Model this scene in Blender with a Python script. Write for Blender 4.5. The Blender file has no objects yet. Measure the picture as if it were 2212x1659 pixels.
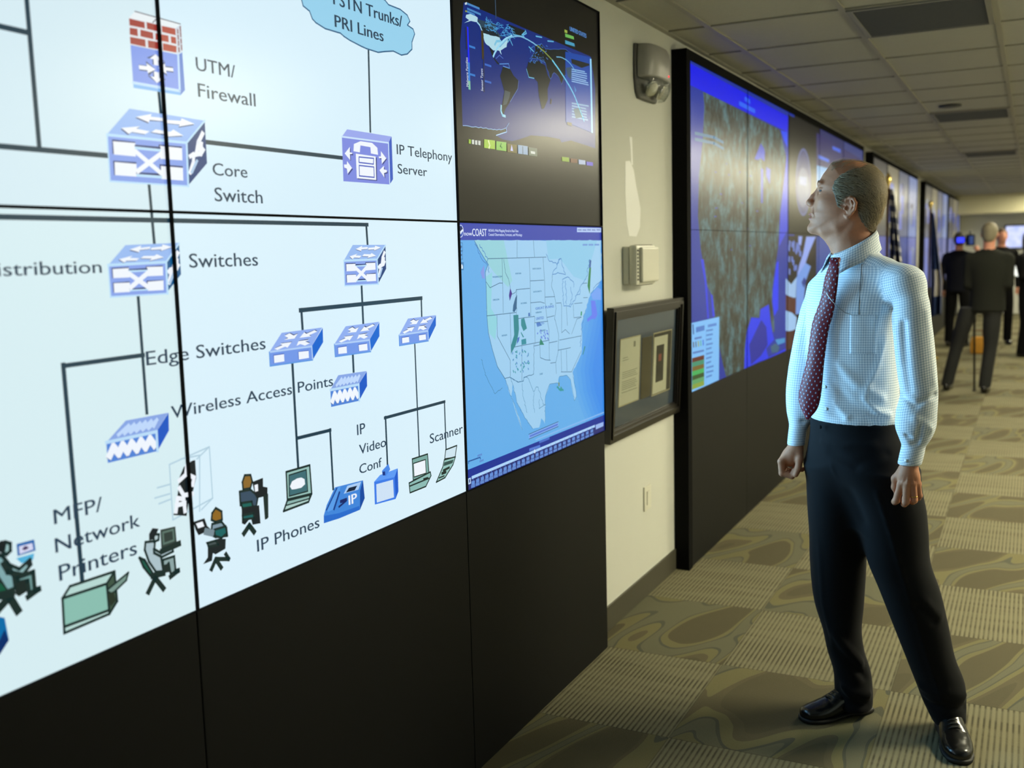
import bpy, bmesh, math, random
import numpy as np
from mathutils import Vector, Matrix
PI = math.pi
scene = bpy.context.scene
C = scene.collection
# ------------------------------------------------------------------ camera, light, exposure
FPX = 2217.64
cam_data = bpy.data.cameras.new('camera')
cam_data.sensor_fit = 'HORIZONTAL'; cam_data.sensor_width = 36.0
cam_data.lens = FPX / 2212.0 * 36.0
cam_data.clip_start = 0.05; cam_data.clip_end = 100
cam = bpy.data.objects.new('camera', cam_data); C.objects.link(cam)
R_ = Vector((0.8927, 0.4499, -0.0265)).normalized(); F_ = Vector((-0.4495, 0.8846, -0.1245)).normalized()
U_ = R_.cross(F_).normalized(); R_ = F_.cross(U_)
cam.matrix_world = Matrix(((R_.x, U_.x, -F_.x, 1.4584), (R_.y, U_.y, -F_.y, -2.5568), (R_.z, U_.z, -F_.z, 1.5547), (0, 0, 0, 1)))
cam_data.dof.use_dof = True; cam_data.dof.focus_distance = 2.85; cam_data.dof.aperture_fstop = 3.0
scene.camera = cam
world = bpy.data.worlds.new('world'); scene.world = world; world.use_nodes = True
world.node_tree.nodes['Background'].inputs[0].default_value = (0.62, 0.60, 0.50, 1)
world.node_tree.nodes['Background'].inputs[1].default_value = 0.0
vs = scene.view_settings
vs.view_transform = 'Standard'; vs.look = 'None'; vs.exposure = 0.0; vs.gamma = 1.0
SCREEN = 1.0                       # brightness of every display
LAMP = 36.0                         # brightness of the ceiling troffers
LAMP_COL = (1.0, 0.94, 0.67)
# ------------------------------------------------------------------ helpers
def lin(c):
    return tuple(((v / 255.0) / 12.92 if v <= 10 else ((v / 255.0 + 0.055) / 1.055) ** 2.4) for v in c[:3])
def tag(o, label=None, cat=None, group=None, kind=None):
    if label: o['label'] = label
    if cat: o['category'] = cat
    if group: o['group'] = group
    if kind: o['kind'] = kind
    return o
def empty(name, loc=(0, 0, 0), rz=0.0):
    o = bpy.data.objects.new(name, None); C.objects.link(o); o.empty_display_size = 0.05
    o.location = loc; o.rotation_euler = (0, 0, rz)
    return o
def mat(name, col=None, rough=0.6, metal=0.0, spec=0.5, emit=None, strength=0.0, linear=None, noise=None, bump=None, sheen=0.0, sss=0.0):
    m = bpy.data.materials.new(name); m.use_nodes = True
    nt = m.node_tree; b = nt.nodes['Principled BSDF']
    c = linear if linear else lin(col)
    b.inputs['Base Color'].default_value = (*c, 1); b.inputs['Roughness'].default_value = rough
    b.inputs['Metallic'].default_value = metal; b.inputs['Specular IOR Level'].default_value = spec
    if sheen: b.inputs['Sheen Weight'].default_value = sheen
    if sss:
        b.inputs['Subsurface Weight'].default_value = sss; b.inputs['Subsurface Radius'].default_value = (0.012, 0.005, 0.003); b.inputs['Subsurface Scale'].default_value = 1.0
    if emit:
        b.inputs['Emission Color'].default_value = (*lin(emit), 1); b.inputs['Emission Strength'].default_value = strength
    if noise:      # (scale, amount)
        tc = nt.nodes.new('ShaderNodeTexCoord'); n = nt.nodes.new('ShaderNodeTexNoise'); n.inputs['Scale'].default_value = noise[0]; n.inputs['Detail'].default_value = 4
        mx = nt.nodes.new('ShaderNodeMix'); mx.data_type = 'RGBA'; mx.inputs['A'].default_value = (*[v * (1 - noise[1]) for v in c], 1); mx.inputs['B'].default_value = (*[min(1, v * (1 + noise[1])) for v in c], 1)
        nt.links.new(tc.outputs['Object'], n.inputs['Vector']); nt.links.new(n.outputs['Fac'], mx.inputs['Factor']); nt.links.new(mx.outputs['Result'], b.inputs['Base Color'])
    if bump:       # (scale, strength, distance)
        tc = nt.nodes.new('ShaderNodeTexCoord'); n = nt.nodes.new('ShaderNodeTexNoise'); n.inputs['Scale'].default_value = bump[0]; n.inputs['Detail'].default_value = 3
        bm_ = nt.nodes.new('ShaderNodeBump'); bm_.inputs['Strength'].default_value = bump[1]; bm_.inputs['Distance'].default_value = bump[2]
        nt.links.new(tc.outputs['Object'], n.inputs['Vector']); nt.links.new(n.outputs['Fac'], bm_.inputs['Height']); nt.links.new(bm_.outputs['Normal'], b.inputs['Normal'])
    return m
class NT:
    """tiny node-graph helper"""
    def __init__(s, m): s.nt = m.node_tree
    def n(s, t, **kw):
        nd = s.nt.nodes.new('ShaderNode' + t)
        for k, v in kw.items(): setattr(nd, k, v)
        return nd
    def l(s, a, b): s.nt.links.new(a, b)
    def math(s, op, a, b=None, c=None):
        nd = s.n('Math', operation=op)
        for i, v in enumerate((a, b, c)):
            if v is None: continue
            if isinstance(v, (int, float)): nd.inputs[i].default_value = v
            else: s.l(v, nd.inputs[i])
        return nd.outputs[0]
    def mix(s, f, a, b):
        nd = s.n('Mix', data_type='RGBA')
        for k, v in (('Factor', f), ('A', a), ('B', b)):
            if isinstance(v, (int, float)): nd.inputs[k].default_value = v
            elif isinstance(v, tuple): nd.inputs[k].default_value = (*v[:3], 1)
            else: s.l(v, nd.inputs[k])
        return nd.outputs['Result']
class MB:
    """collects shapes, links them as ONE mesh object"""
    def __init__(s): s.v = []; s.f = []; s.m = []; s.sm = []
    def add(s, vs, fs, mi=0, smooth=False):
        o = len(s.v); s.v += [tuple(v) for v in vs]; s.f += [tuple(i + o for i in f) for f in fs]
        s.m += [mi] * len(fs); s.sm += [smooth] * len(fs); return s
    def box(s, x0, x1, y0, y1, z0, z1, mi=0, b=0.0):
        if b <= 0:
            v = [(x, y, z) for x in (x0, x1) for y in (y0, y1) for z in (z0, z1)]
            return s.add(v, [(0, 1, 3, 2), (4, 6, 7, 5), (0, 4, 5, 1), (2, 3, 7, 6), (0, 2, 6, 4), (1, 5, 7, 3)], mi)
        bm = bmesh.new(); bmesh.ops.create_cube(bm, size=1.0)
        for v in bm.verts: v.co = Vector(((x0 + x1) / 2 + v.co.x * (x1 - x0), (y0 + y1) / 2 + v.co.y * (y1 - y0), (z0 + z1) / 2 + v.co.z * (z1 - z0)))
        bmesh.ops.bevel(bm, geom=bm.edges[:], offset=b, segments=2, affect='EDGES', profile=0.6)
        return s.bm(bm, mi)
    def bm(s, bm, mi=0, smooth=False):
        bm.verts.index_update(); s.add([v.co[:] for v in bm.verts], [[v.index for v in f.verts] for f in bm.faces], mi, smooth); bm.free(); return s
    def tube(s, pts, r, n=10, mi=0, caps=True):
        pts = [Vector(p) for p in pts]; rs = r if isinstance(r, (list, tuple)) else [r] * len(pts)
        vs, fs = [], []; prev = None
        for i, p in enumerate(pts):
            t = (pts[min(i + 1, len(pts) - 1)] - pts[max(i - 1, 0)]).normalized()
            a = (prev - t * prev.dot(t)) if prev else (Vector((0, 0, 1)).cross(t) if abs(t.z) < 0.9 else Vector((1, 0, 0)).cross(t))
            a.normalize(); prev = a; b = t.cross(a)
            for k in range(n):
                q = 2 * PI * k / n; vs.append(p + (a * math.cos(q) + b * math.sin(q)) * rs[i])
        for i in range(len(pts) - 1):
            for k in range(n): fs.append((i * n + k, i * n + (k + 1) % n, (i + 1) * n + (k + 1) % n, (i + 1) * n + k))
        if caps: fs += [tuple(range(n))[::-1], tuple((len(pts) - 1) * n + k for k in range(n))]
        return s.add(vs, fs, mi, True)
    def lathe(s, prof, n=24, mi=0, org=(0, 0, 0), axis=None):
        m = Matrix.Translation(org)
        if axis is not None: m = m @ Vector((0, 0, 1)).rotation_difference(Vector(axis)).to_matrix().to_4x4()
        vs = [m @ Vector((r * math.cos(2 * PI * k / n), r * math.sin(2 * PI * k / n), z)) for r, z in prof for k in range(n)]
        fs = [(i * n + k, i * n + (k + 1) % n, (i + 1) * n + (k + 1) % n, (i + 1) * n + k) for i in range(len(prof) - 1) for k in range(n)]
        fs += [tuple(range(n))[::-1], tuple((len(prof) - 1) * n + k for k in range(n))]
        return s.add(vs, fs, mi, True)
    def build(s, name, mats, parent=None, loc=None, rot=None):
        me = bpy.data.meshes.new(name); me.from_pydata(s.v, [], s.f)
        for m in (mats if isinstance(mats, (list, tuple)) else [mats]): me.materials.append(m)
        me.polygons.foreach_set('material_index', s.m); me.polygons.foreach_set('use_smooth', s.sm); me.update()
        o = bpy.data.objects.new(name, me); C.objects.link(o)
        if parent: o.parent = parent
        if loc: o.location = loc
        if rot: o.rotation_euler = rot
        return o
def copy_tree(o, parent=None):
    c = o.copy(); C.objects.link(c)
    if parent: c.parent = parent
    for ch in list(o.children): copy_tree(ch, c)
    return c
# ------------------------------------------------------------------ setting
TW, TH, ZB, ZM, ZT = 1.093, 0.781, 0.8715, 1.6525, 2.4335       # display tile, and the heights of the tile edges
WALL_X, CEIL = -0.07, 2.537
M_wall = mat('cream_wall_paint', (206, 206, 196), 0.62, spec=0.35, bump=(180, 0.12, 0.002))
M_base = mat('grey_vinyl_baseboard', (70, 67, 54), 0.5)
M_black = mat('black_laminate', (13, 13, 13), 0.55, spec=0.2, noise=(3, 0.1))
M_blackmatte = mat('black_frame_metal', (16, 16, 15), 0.8, spec=0.05)
M_bezel = mat('black_bezel_plastic', (9, 10, 12), 0.7, spec=0.08)
M_metal = mat('grey_metal', (120, 120, 118), 0.35, metal=0.8)
M_white = mat('white_plastic', (214, 212, 196), 0.4)

def carpet_material():
    m = mat('patterned_carpet_tiles', (96, 92, 72), 0.95, spec=0.1); g = NT(m); bs = m.node_tree.nodes['Principled BSDF']
    geo = g.n('NewGeometry'); sep = g.n('SeparateXYZ'); g.l(geo.outputs['Position'], sep.inputs[0]); X, Y = sep.outputs[0], sep.outputs[1]
    tx = g.math('DIVIDE', g.math('SUBTRACT', X, 0.46 - 6.0), 0.60); ty = g.math('DIVIDE', g.math('SUBTRACT', Y, 0.455 - 6.45), 0.645)
    ix, iy = g.math('FLOOR', tx), g.math('FLOOR', ty); fx, fy = g.math('FRACT', tx), g.math('FRACT', ty)
    chk = g.math('MODULO', g.math('ADD', ix, iy), 2.0)          # 0 / 1 checker
    # ribbed tile: ribs run along the corridor, broken into cross bands
    rib = g.math('SINE', g.math('MULTIPLY', X, 2 * PI / 0.0172)); rib = g.math('ADD', g.math('MULTIPLY', rib, 0.5), 0.5)
    n1 = g.n('TexNoise', noise_dimensions='2D'); n1.inputs['Scale'].default_value = 1.0; n1.inputs['Detail'].default_value = 3
    cmb = g.n('CombineXYZ'); g.l(g.math('MULTIPLY', X, 2.2), cmb.inputs[0]); g.l(g.math('MULTIPLY', Y, 13.0), cmb.inputs[1]); g.l(cmb.outputs[0], n1.inputs['Vector'])
    band = g.n('MapRange'); band.inputs['From Min'].default_value = 0.40; band.inputs['From Max'].default_value = 0.62; band.inputs['To Min'].default_value = 0.52; band.inputs['To Max'].default_value = 1.0; g.l(n1.outputs['Fac'], band.inputs['Value'])
    ribd = g.math('MULTIPLY', g.math('POWER', rib, 2.2), band.outputs[0])
    colA = g.mix(ribd, lin((124, 119, 94)), lin((74, 70, 54)))
    # flowing tile: pools of tan, grey-green and brown with dark edges
    n2 = g.n('TexNoise', noise_dimensions='3D'); n2.inputs['Scale'].default_value = 1.0; n2.inputs['Detail'].default_value = 0.3; n2.inputs['Roughness'].default_value = 0.4; n2.inputs['Distortion'].default_value = 0.15
    c2 = g.n('CombineXYZ'); g.l(g.math('ADD', g.math('MULTIPLY', X, 5.2), g.math('MULTIPLY', Y, -1.7)), c2.inputs[0]); g.l(g.math('MULTIPLY', Y, 1.7), c2.inputs[1]); g.l(g.math('MULTIPLY', g.math('ADD', ix, g.math('MULTIPLY', iy, 7.0)), 3.37), c2.inputs[2]); g.l(c2.outputs[0], n2.inputs['Vector'])
    ramp = g.n('ValToRGB'); cr = ramp.color_ramp; cr.interpolation = 'CONSTANT'
    stops = [(0.0, (94, 88, 67)), (0.40, (113, 107, 76)), (0.445, (84, 85, 73)), (0.457, (103, 101, 81)), (0.535, (84, 85, 72)), (0.547, (114, 108, 76)), (0.60, (94, 88, 67))]
    cr.elements[0].position = 0; cr.elements[0].color = (*lin(stops[0][1]), 1); cr.elements[1].position = stops[1][0]; cr.elements[1].color = (*lin(stops[1][1]), 1)
    for pz, cc in stops[2:]: e = cr.elements.new(pz); e.color = (*lin(cc), 1)
    g.l(n2.outputs['Fac'], ramp.inputs[0])
    fine = g.math('ADD', g.math('MULTIPLY', g.math('SINE', g.math('MULTIPLY', Y, 2 * PI / 0.0088)), 0.5), 0.5)
    brown = g.math('GREATER_THAN', g.math('ABSOLUTE', g.math('SUBTRACT', n2.outputs['Fac'], 0.52)), 0.12)
    colB = g.mix(g.math('MULTIPLY', fine, g.math('ADD', g.math('MULTIPLY', brown, 0.35), 0.12)), ramp.outputs[0], lin((50, 47, 36)))
    col = g.mix(chk, colB, colA)
    # tile joints
    ex = g.math('MINIMUM', fx, g.math('SUBTRACT', 1.0, fx)); ey = g.math('MINIMUM', fy, g.math('SUBTRACT', 1.0, fy))
    j = g.math('LESS_THAN', g.math('MINIMUM', ex, ey), 0.004)
    col = g.mix(g.math('MULTIPLY', j, 0.3), col, lin((48, 45, 34)))
    # yarn grain
    n3 = g.n('TexNoise'); n3.inputs['Scale'].default_value = 420; n3.inputs['Detail'].default_value = 2; g.l(geo.outputs['Position'], n3.inputs['Vector'])
    col = g.mix(g.math('MULTIPLY', g.math('SUBTRACT', n3.outputs['Fac'], 0.35), 0.5), col, lin((58, 55, 42)))
    g.l(col, bs.inputs['Base Color'])
    h = g.math('ADD', g.math('MULTIPLY', g.math('MULTIPLY', ribd, chk), -1.0), g.math('MULTIPLY', n3.outputs['Fac'], 0.8))
    bp = g.n('Bump'); bp.inputs['Strength'].default_value = 0.5; bp.inputs['Distance'].default_value = 0.004; g.l(h, bp.inputs['Height']); g.l(bp.outputs['Normal'], bs.inputs['Normal'])
    return m
M_carpet = carpet_material()
M_tile = mat('mineral_ceiling_tile', (172, 170, 158), 0.9, spec=0.1, noise=(60, 0.06), bump=(160, 0.25, 0.003))
M_tbar = mat('ceiling_grid_bar', (150, 146, 130), 0.5)
X0, X1, Y0, Y1 = WALL_X, 3.6, -6.0, 22.4
MB().box(X0 - 0.2, X1 + 0.2, Y0 - 0.2, Y1 + 0.2, -0.1, 0.0).build('floor', M_carpet)['kind'] = 'structure'
MB().box(X0 - 0.2, X1 + 0.2, Y0 - 0.2, Y1 + 0.2, CEIL + 0.004, CEIL + 0.1).build('ceiling', M_tile)['kind'] = 'structure'
wl = MB().box(X0 - 0.15, X0, Y0 - 0.2, Y1 + 0.2, 0, CEIL + 0.004).build('wall_left', M_wall); wl['kind'] = 'structure'
MB().box(X1, X1 + 0.15, Y0 - 0.2, Y1 + 0.2, 0, CEIL + 0.004).build('wall_right', M_wall)['kind'] = 'structure'
MB().box(X0, X1, Y0 - 0.15, Y0, 0, CEIL + 0.004).build('wall_back', M_wall)['kind'] = 'structure'
MB().box(X0, X1, Y1, Y1 + 0.15, 0, CEIL + 0.004).build('wall_far', M_wall)['kind'] = 'structure'
GX, GY = 0.572, 0.655                                  # ceiling grid pitch
b = MB()
for i in range(-1, 7):
    x = 0.137 + i * GX
    if X0 < x < X1: b.box(x - 0.012, x + 0.012, Y0, Y1, CEIL - 0.004, CEIL + 0.005)
for j in range(-12, 34):
    y = 1.405 + j * GY
    if Y0 < y < Y1: b.box(X0, X1, y - 0.008, y + 0.008, CEIL - 0.003, CEIL + 0.005)
b.box(X0, X0 + 0.025, Y0, Y1, CEIL - 0.004, CEIL + 0.005)
b.build('trim_1', M_tbar)['kind'] = 'structure'
b = MB(); b.box(X0, X0 + 0.009, 1.093, 2.165, 0, 0.104, b=0.003).build('baseboard_left', M_base)['kind'] = 'structure'
b = MB(); b.box(X0, X1, 21.2, Y1, 2.16, CEIL + 0.004).build('trim_2', mat('cream_bulkhead', (214, 208, 172), 0.7))['kind'] = 'structure'
# lighter, smoother patch of irregular outline on the cream wall
def wall_patch(pts):
    n = len(pts); v = [(WALL_X, y, z) for y, z in pts] + [(WALL_X + 0.0006, y, z) for y, z in pts]
    return v, [tuple(range(n, 2 * n))] + [(i, (i + 1) % n, n + (i + 1) % n, n + i) for i in range(n)]
b = MB()
b.add(*wall_patch([(1.545, 1.93), (1.60, 1.935), (1.645, 1.90), (1.675, 1.83), (1.70, 1.79), (1.725, 1.74), (1.715, 1.66), (1.67, 1.62), (1.58, 1.622), (1.55, 1.68), (1.54, 1.80)]))
b.add(*wall_patch([(1.595, 2.035), (1.63, 2.035), (1.632, 1.99), (1.636, 1.92), (1.615, 1.92), (1.61, 1.985)]))
pt = b.build('pale_patch', mat('pale_patch_colour', (232, 232, 228), 0.4), wl)
# what the displays show, in wall-plane millimetres (along the wall, height): P polygon, L stroke, T text, V upright text, S satellite mosaic
PAGE_A = [
["L",[-1372,1989,-1371,1749],9,[30,58,74]],
["L",[-1496,1933,-1374,1931],9,[30,58,74]],
["L",[-1514,1746,-1232,1747],9,[30,58,74]],
["L",[-1091,2047,-1089,2002],8,[30,58,74]],
["L",[-1101,1875,-1098,1808],7,[30,58,74]],
["L",[-985,1791,-535,1792],9,[30,58,74]],
["L",[-408,2063,-415,1864],7,[30,58,74]],
["L",[-1140,1700,-1137,1590],7,[30,58,74]],
["L",[-1605,1636,-1503,1636,-444,1638],9,[30,58,74]],
["L",[-450,1639,-448,1591],8,[30,58,74]],
["L",[-1185,1500,-1184,1282],7,[30,58,74]],
["L",[-1182,1390,-1359,1389],8,[30,58,74]],
["L",[-1359,1391,-1356,1010],9,[30,58,74]],
["L",[-481,1494,-481,1395],8,[30,58,74]],
["L",[-722,1445,-207,1447],10,[30,58,74]],
["L",[-717,1447,-716,1399],8,[30,58,74]],
["L",[-209,1447,-210,1396],7,[30,58,74]],
["L",[-758,1332,-757,1092],8,[30,58,74]],
["L",[-757,1161,-632,1159],8,[30,58,74]],
["L",[-634,1161,-633,1018],7,[30,58,74]],
["L",[-530,1329,-530,1286],8,[30,58,74]],
["L",[-250,1328,-249,1021],6,[30,58,74]],
["L",[-406,1153,-105,1153],8,[30,58,74]],
["L",[-402,1155,-402,1031],7,[30,58,74]],
["L",[-107,1153,-107,1018],6,[30,58,74]],
["P",[-1160,1994,-1145,2008,-1034,2006,-1047,1996],[232,240,244]],
["L",[-1104,1996,-1092,2006],2,[120,110,120]],
["L",[-1145,2008,-1034,2006],2,[110,110,120]],
["P",[-1160,1994,-1047,1996,-1047,1949,-1161,1947],[222,226,232]],
["P",[-1160,1993,-1124,1993,-1124,1982,-1160,1981],[160,58,52]],
["P",[-1119,1994,-1087,1994,-1087,1982,-1119,1982],[160,58,52]],
["P",[-1082,1994,-1048,1995,-1048,1983,-1082,1983],[176,72,60]],
["P",[-1160,1977,-1142,1978,-1142,1965,-1161,1965],[160,58,52]],
["P",[-1135,1978,-1105,1978,-1105,1966,-1136,1966],[160,58,52]],
["P",[-1099,1978,-1067,1979,-1067,1967,-1100,1966],[176,72,60]],
["P",[-1061,1979,-1048,1979,-1048,1967,-1061,1967],[176,72,60]],
["P",[-1161,1961,-1125,1962,-1125,1949,-1161,1949],[160,58,52]],
["P",[-1119,1962,-1087,1963,-1087,1950,-1119,1949],[160,58,52]],
["P",[-1082,1963,-1048,1963,-1049,1951,-1083,1950],[176,72,60]],
["P",[-1047,1996,-1032,2005,-1032,1956,-1047,1949],[205,214,226]],
["L",[-1042,1994,-1042,1988],3,[130,70,70]],
["L",[-1035,2001,-1035,1993],3,[130,70,70]],
["L",[-1042,1984,-1042,1977],3,[130,70,70]],
["L",[-1035,1990,-1035,1983],3,[130,70,70]],
["L",[-1042,1973,-1042,1966],3,[130,70,70]],
["L",[-1035,1978,-1035,1971],3,[130,70,70]],
["L",[-1042,1961,-1042,1954],3,[130,70,70]],
["L",[-1035,1967,-1035,1959],3,[130,70,70]],
["P",[-1161,1947,-1045,1948,-1047,1881,-1161,1881],[122,150,230]],
["P",[-1045,1948,-1034,1954,-1033,1884,-1046,1873],[92,128,205]],
["P",[-1161,1881,-1047,1882,-1046,1873,-1161,1872],[128,182,236]],
["L",[-1045,1948,-1047,1881,-1161,1881],5,[190,220,250]],
["P",[-1144,1905,-1124,1906,-1123,1898,-1105,1912,-1127,1924,-1126,1916,-1145,1915],[48,66,110]],
["P",[-1061,1923,-1080,1922,-1081,1930,-1098,1916,-1077,1904,-1079,1912,-1060,1913],[48,66,110]],
["P",[-1094,1920,-1094,1930,-1080,1930,-1102,1940,-1125,1930,-1111,1930,-1111,1920],[48,66,110]],
["P",[-1111,1908,-1112,1898,-1125,1898,-1103,1888,-1080,1898,-1094,1898,-1094,1908],[48,66,110]],
["P",[-1144,1907,-1125,1908,-1124,1903,-1105,1912,-1126,1920,-1125,1915,-1145,1914],[238,244,252]],
["P",[-1061,1921,-1080,1920,-1081,1926,-1098,1916,-1078,1908,-1079,1914,-1060,1915],[238,244,252]],
["P",[-1097,1920,-1097,1930,-1087,1930,-1102,1940,-1117,1930,-1108,1930,-1108,1920],[238,244,252]],
["P",[-1109,1908,-1109,1898,-1118,1898,-1103,1888,-1088,1898,-1097,1898,-1097,1908],[238,244,252]],
["P",[-1174,1834,-986,1832,-1038,1786,-1229,1784],[150,185,240]],
["P",[-1229,1783,-1038,1785,-1041,1703,-1230,1703],[132,160,232]],
["P",[-1038,1785,-985,1832,-986,1750,-1040,1705],[28,62,120]],
["P",[-1091,1825,-1126,1824,-1124,1829,-1162,1819,-1132,1812,-1129,1817,-1094,1819],[22,40,105]],
["P",[-1089,1826,-1125,1825,-1122,1830,-1160,1821,-1130,1814,-1128,1819,-1092,1820],[238,244,252]],
["P",[-1092,1816,-1054,1817,-1056,1812,-1014,1821,-1049,1828,-1051,1823,-1089,1822],[22,40,105]],
["P",[-1090,1817,-1053,1818,-1055,1814,-1013,1823,-1047,1830,-1050,1825,-1087,1823],[238,244,252]],
["P",[-1132,1797,-1162,1798,-1154,1803,-1198,1796,-1182,1787,-1173,1792,-1143,1791],[22,40,105]],
["P",[-1130,1798,-1161,1800,-1152,1805,-1196,1798,-1180,1789,-1172,1793,-1141,1792],[238,244,252]],
["P",[-1128,1796,-1091,1794,-1099,1790,-1047,1796,-1072,1805,-1080,1800,-1117,1802],[22,40,105]],
["P",[-1126,1797,-1089,1796,-1098,1791,-1045,1798,-1070,1807,-1079,1802,-1115,1803],[238,244,252]],
["P",[-1219,1776,-1166,1776,-1167,1751,-1220,1751],[22,40,105]],
["P",[-1217,1773,-1166,1774,-1167,1750,-1217,1750],[238,244,252]],
["P",[-1110,1776,-1051,1777,-1052,1751,-1111,1751],[22,40,105]],
["P",[-1107,1774,-1051,1774,-1052,1751,-1108,1750],[238,244,252]],
["P",[-1220,1739,-1167,1740,-1167,1714,-1220,1714],[22,40,105]],
["P",[-1217,1737,-1167,1737,-1167,1714,-1218,1714],[238,244,252]],
["P",[-1111,1740,-1052,1740,-1053,1714,-1112,1714],[22,40,105]],
["P",[-1108,1737,-1052,1737,-1053,1713,-1109,1713],[238,244,252]],
["P",[-1168,1771,-1105,1772,-1106,1768,-1168,1768],[22,40,105]],
["P",[-1168,1768,-1106,1768,-1106,1763,-1168,1763],[185,222,250]],
["P",[-1169,1722,-1107,1723,-1107,1719,-1169,1719],[22,40,105]],
["P",[-1169,1719,-1107,1719,-1107,1714,-1169,1714],[185,222,250]],
["L",[-1165,1758,-1109,1724],9,[238,244,252]],
["L",[-1108,1758,-1165,1724],9,[238,244,252]],
["L",[-1034,1729,-1023,1750,-1021,1765,-1031,1760],8,[238,244,252]],
["L",[-1023,1763,-1010,1766,-1002,1767,-994,1776],9,[238,244,252]],
["L",[-1013,1768,-1006,1789,-993,1807],9,[238,244,252]],
["L",[-1029,1730,-1013,1753],6,[170,200,230]],
["L",[-999,1787,-1002,1769],10,[238,244,252]],
["L",[-1229,1783,-1038,1785,-1041,1703],5,[185,222,250]],
["L",[-1229,1783,-1230,1703,-1041,1703],3,[185,222,250]],
["L",[-1038,1785,-985,1832],4,[185,222,250]],
["P",[-512,1860,-322,1860,-337,1843,-534,1841],[150,165,235]],
["P",[-337,1843,-322,1860,-323,1754,-338,1741],[52,88,190]],
["P",[-534,1841,-337,1843,-339,1740,-536,1738],[122,136,222]],
["L",[-534,1841,-337,1843,-339,1740],4,[200,225,250]],
["P",[-490,1811,-487,1828,-459,1837,-410,1837,-388,1827,-386,1810,-417,1811,-418,1826,-460,1827,-464,1810],[238,244,252]],
["P",[-478,1804,-392,1803,-395,1746,-478,1746],[45,60,130]],
["P",[-481,1806,-397,1805,-399,1748,-481,1748],[238,244,252]],
["L",[-468,1799,-406,1800,-408,1786,-469,1786,-468,1799],3,[70,90,190]],
["L",[-469,1779,-407,1779,-407,1754,-470,1754,-469,1779],3,[70,90,190]],
["P",[-523,1801,-501,1817,-502,1805,-492,1805,-492,1801,-502,1801,-502,1787],[50,60,130]],
["P",[-526,1803,-504,1820,-505,1807,-495,1807,-496,1804,-505,1803,-505,1789],[238,244,252]],
["P",[-527,1775,-516,1775,-515,1784,-496,1768,-515,1753,-516,1766,-527,1768],[50,60,130]],
["P",[-531,1777,-519,1778,-518,1786,-499,1771,-518,1756,-520,1768,-530,1770],[238,244,252]],
["P",[-347,1802,-369,1818,-370,1805,-381,1804,-378,1800,-369,1800,-368,1786],[50,60,130]],
["P",[-350,1804,-373,1820,-374,1807,-384,1806,-382,1802,-372,1803,-371,1789],[238,244,252]],
["P",[-379,1771,-359,1782,-359,1774,-346,1772,-347,1767,-359,1765,-358,1754],[50,60,130]],
["P",[-383,1773,-362,1785,-363,1776,-350,1775,-350,1770,-363,1767,-362,1756],[238,244,252]],
["P",[-663,2132,-656,2113,-634,2106,-625,2091,-613,2085,-579,2078,-521,2078,-507,2073,-484,2068,-439,2062,-418,2060,-367,2059,-336,2066,-298,2073,-261,2069,-233,2076,-209,2092,-208,2110,-193,2133,-200,2144,-227,2149,-214,2161,-226,2174,-258,2182,-312,2183,-327,2191,-382,2197,-479,2195,-589,2170,-637,2152],[150,208,236]],
["L",[-663,2132,-656,2113,-634,2106,-625,2091,-613,2085,-579,2078,-521,2078,-507,2073,-484,2068,-439,2062,-418,2060,-367,2059,-336,2066,-298,2073,-261,2069,-233,2076,-209,2092,-208,2110,-193,2133,-200,2144,-227,2149,-214,2161,-226,2174,-258,2182,-312,2183,-327,2191,-382,2197,-479,2195,-589,2170,-637,2152,-663,2132],3.5,[60,104,140]],
["T","PSTN Trunks/",-544,2139,-253,28,[38,62,84],1],
["T","PRI Lines",-542,2089,-342,27,[38,62,84],1],
["P",[-1206,1591,-1075,1595,-1110,1559,-1248,1556],[150,185,240]],
["P",[-1248,1556,-1111,1559,-1113,1500,-1248,1500],[132,160,232]],
["P",[-1111,1559,-1075,1594,-1075,1535,-1113,1503],[20,88,140]],
["P",[-1148,1587,-1172,1585,-1171,1589,-1198,1581,-1177,1577,-1175,1581,-1150,1583],[22,40,105]],
["P",[-1147,1588,-1171,1586,-1169,1590,-1197,1583,-1175,1578,-1174,1582,-1149,1584],[238,244,252]],
["P",[-1148,1581,-1122,1582,-1124,1579,-1094,1586,-1118,1591,-1120,1587,-1146,1585],[22,40,105]],
["P",[-1147,1582,-1121,1583,-1122,1580,-1093,1587,-1117,1592,-1119,1588,-1145,1586],[238,244,252]],
["P",[-1177,1566,-1199,1567,-1193,1571,-1225,1565,-1213,1559,-1207,1562,-1185,1562],[22,40,105]],
["P",[-1176,1567,-1198,1568,-1191,1572,-1223,1566,-1212,1560,-1206,1563,-1183,1563],[238,244,252]],
["P",[-1174,1566,-1147,1565,-1153,1561,-1117,1567,-1134,1573,-1140,1570,-1166,1570],[22,40,105]],
["P",[-1173,1567,-1146,1566,-1152,1562,-1116,1568,-1133,1574,-1139,1571,-1165,1571],[238,244,252]],
["P",[-1241,1551,-1202,1552,-1202,1534,-1241,1533],[22,40,105]],
["P",[-1239,1549,-1202,1550,-1202,1533,-1239,1533],[238,244,252]],
["P",[-1162,1552,-1120,1553,-1121,1535,-1162,1534],[22,40,105]],
["P",[-1160,1551,-1120,1551,-1121,1534,-1160,1534],[238,244,252]],
["P",[-1241,1525,-1202,1526,-1203,1508,-1241,1508],[22,40,105]],
["P",[-1239,1524,-1202,1524,-1203,1507,-1239,1507],[238,244,252]],
["P",[-1162,1526,-1121,1526,-1122,1508,-1163,1508],[22,40,105]],
["P",[-1160,1524,-1121,1525,-1122,1507,-1161,1507],[238,244,252]],
["P",[-1203,1548,-1158,1549,-1158,1546,-1203,1546],[22,40,105]],
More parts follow.
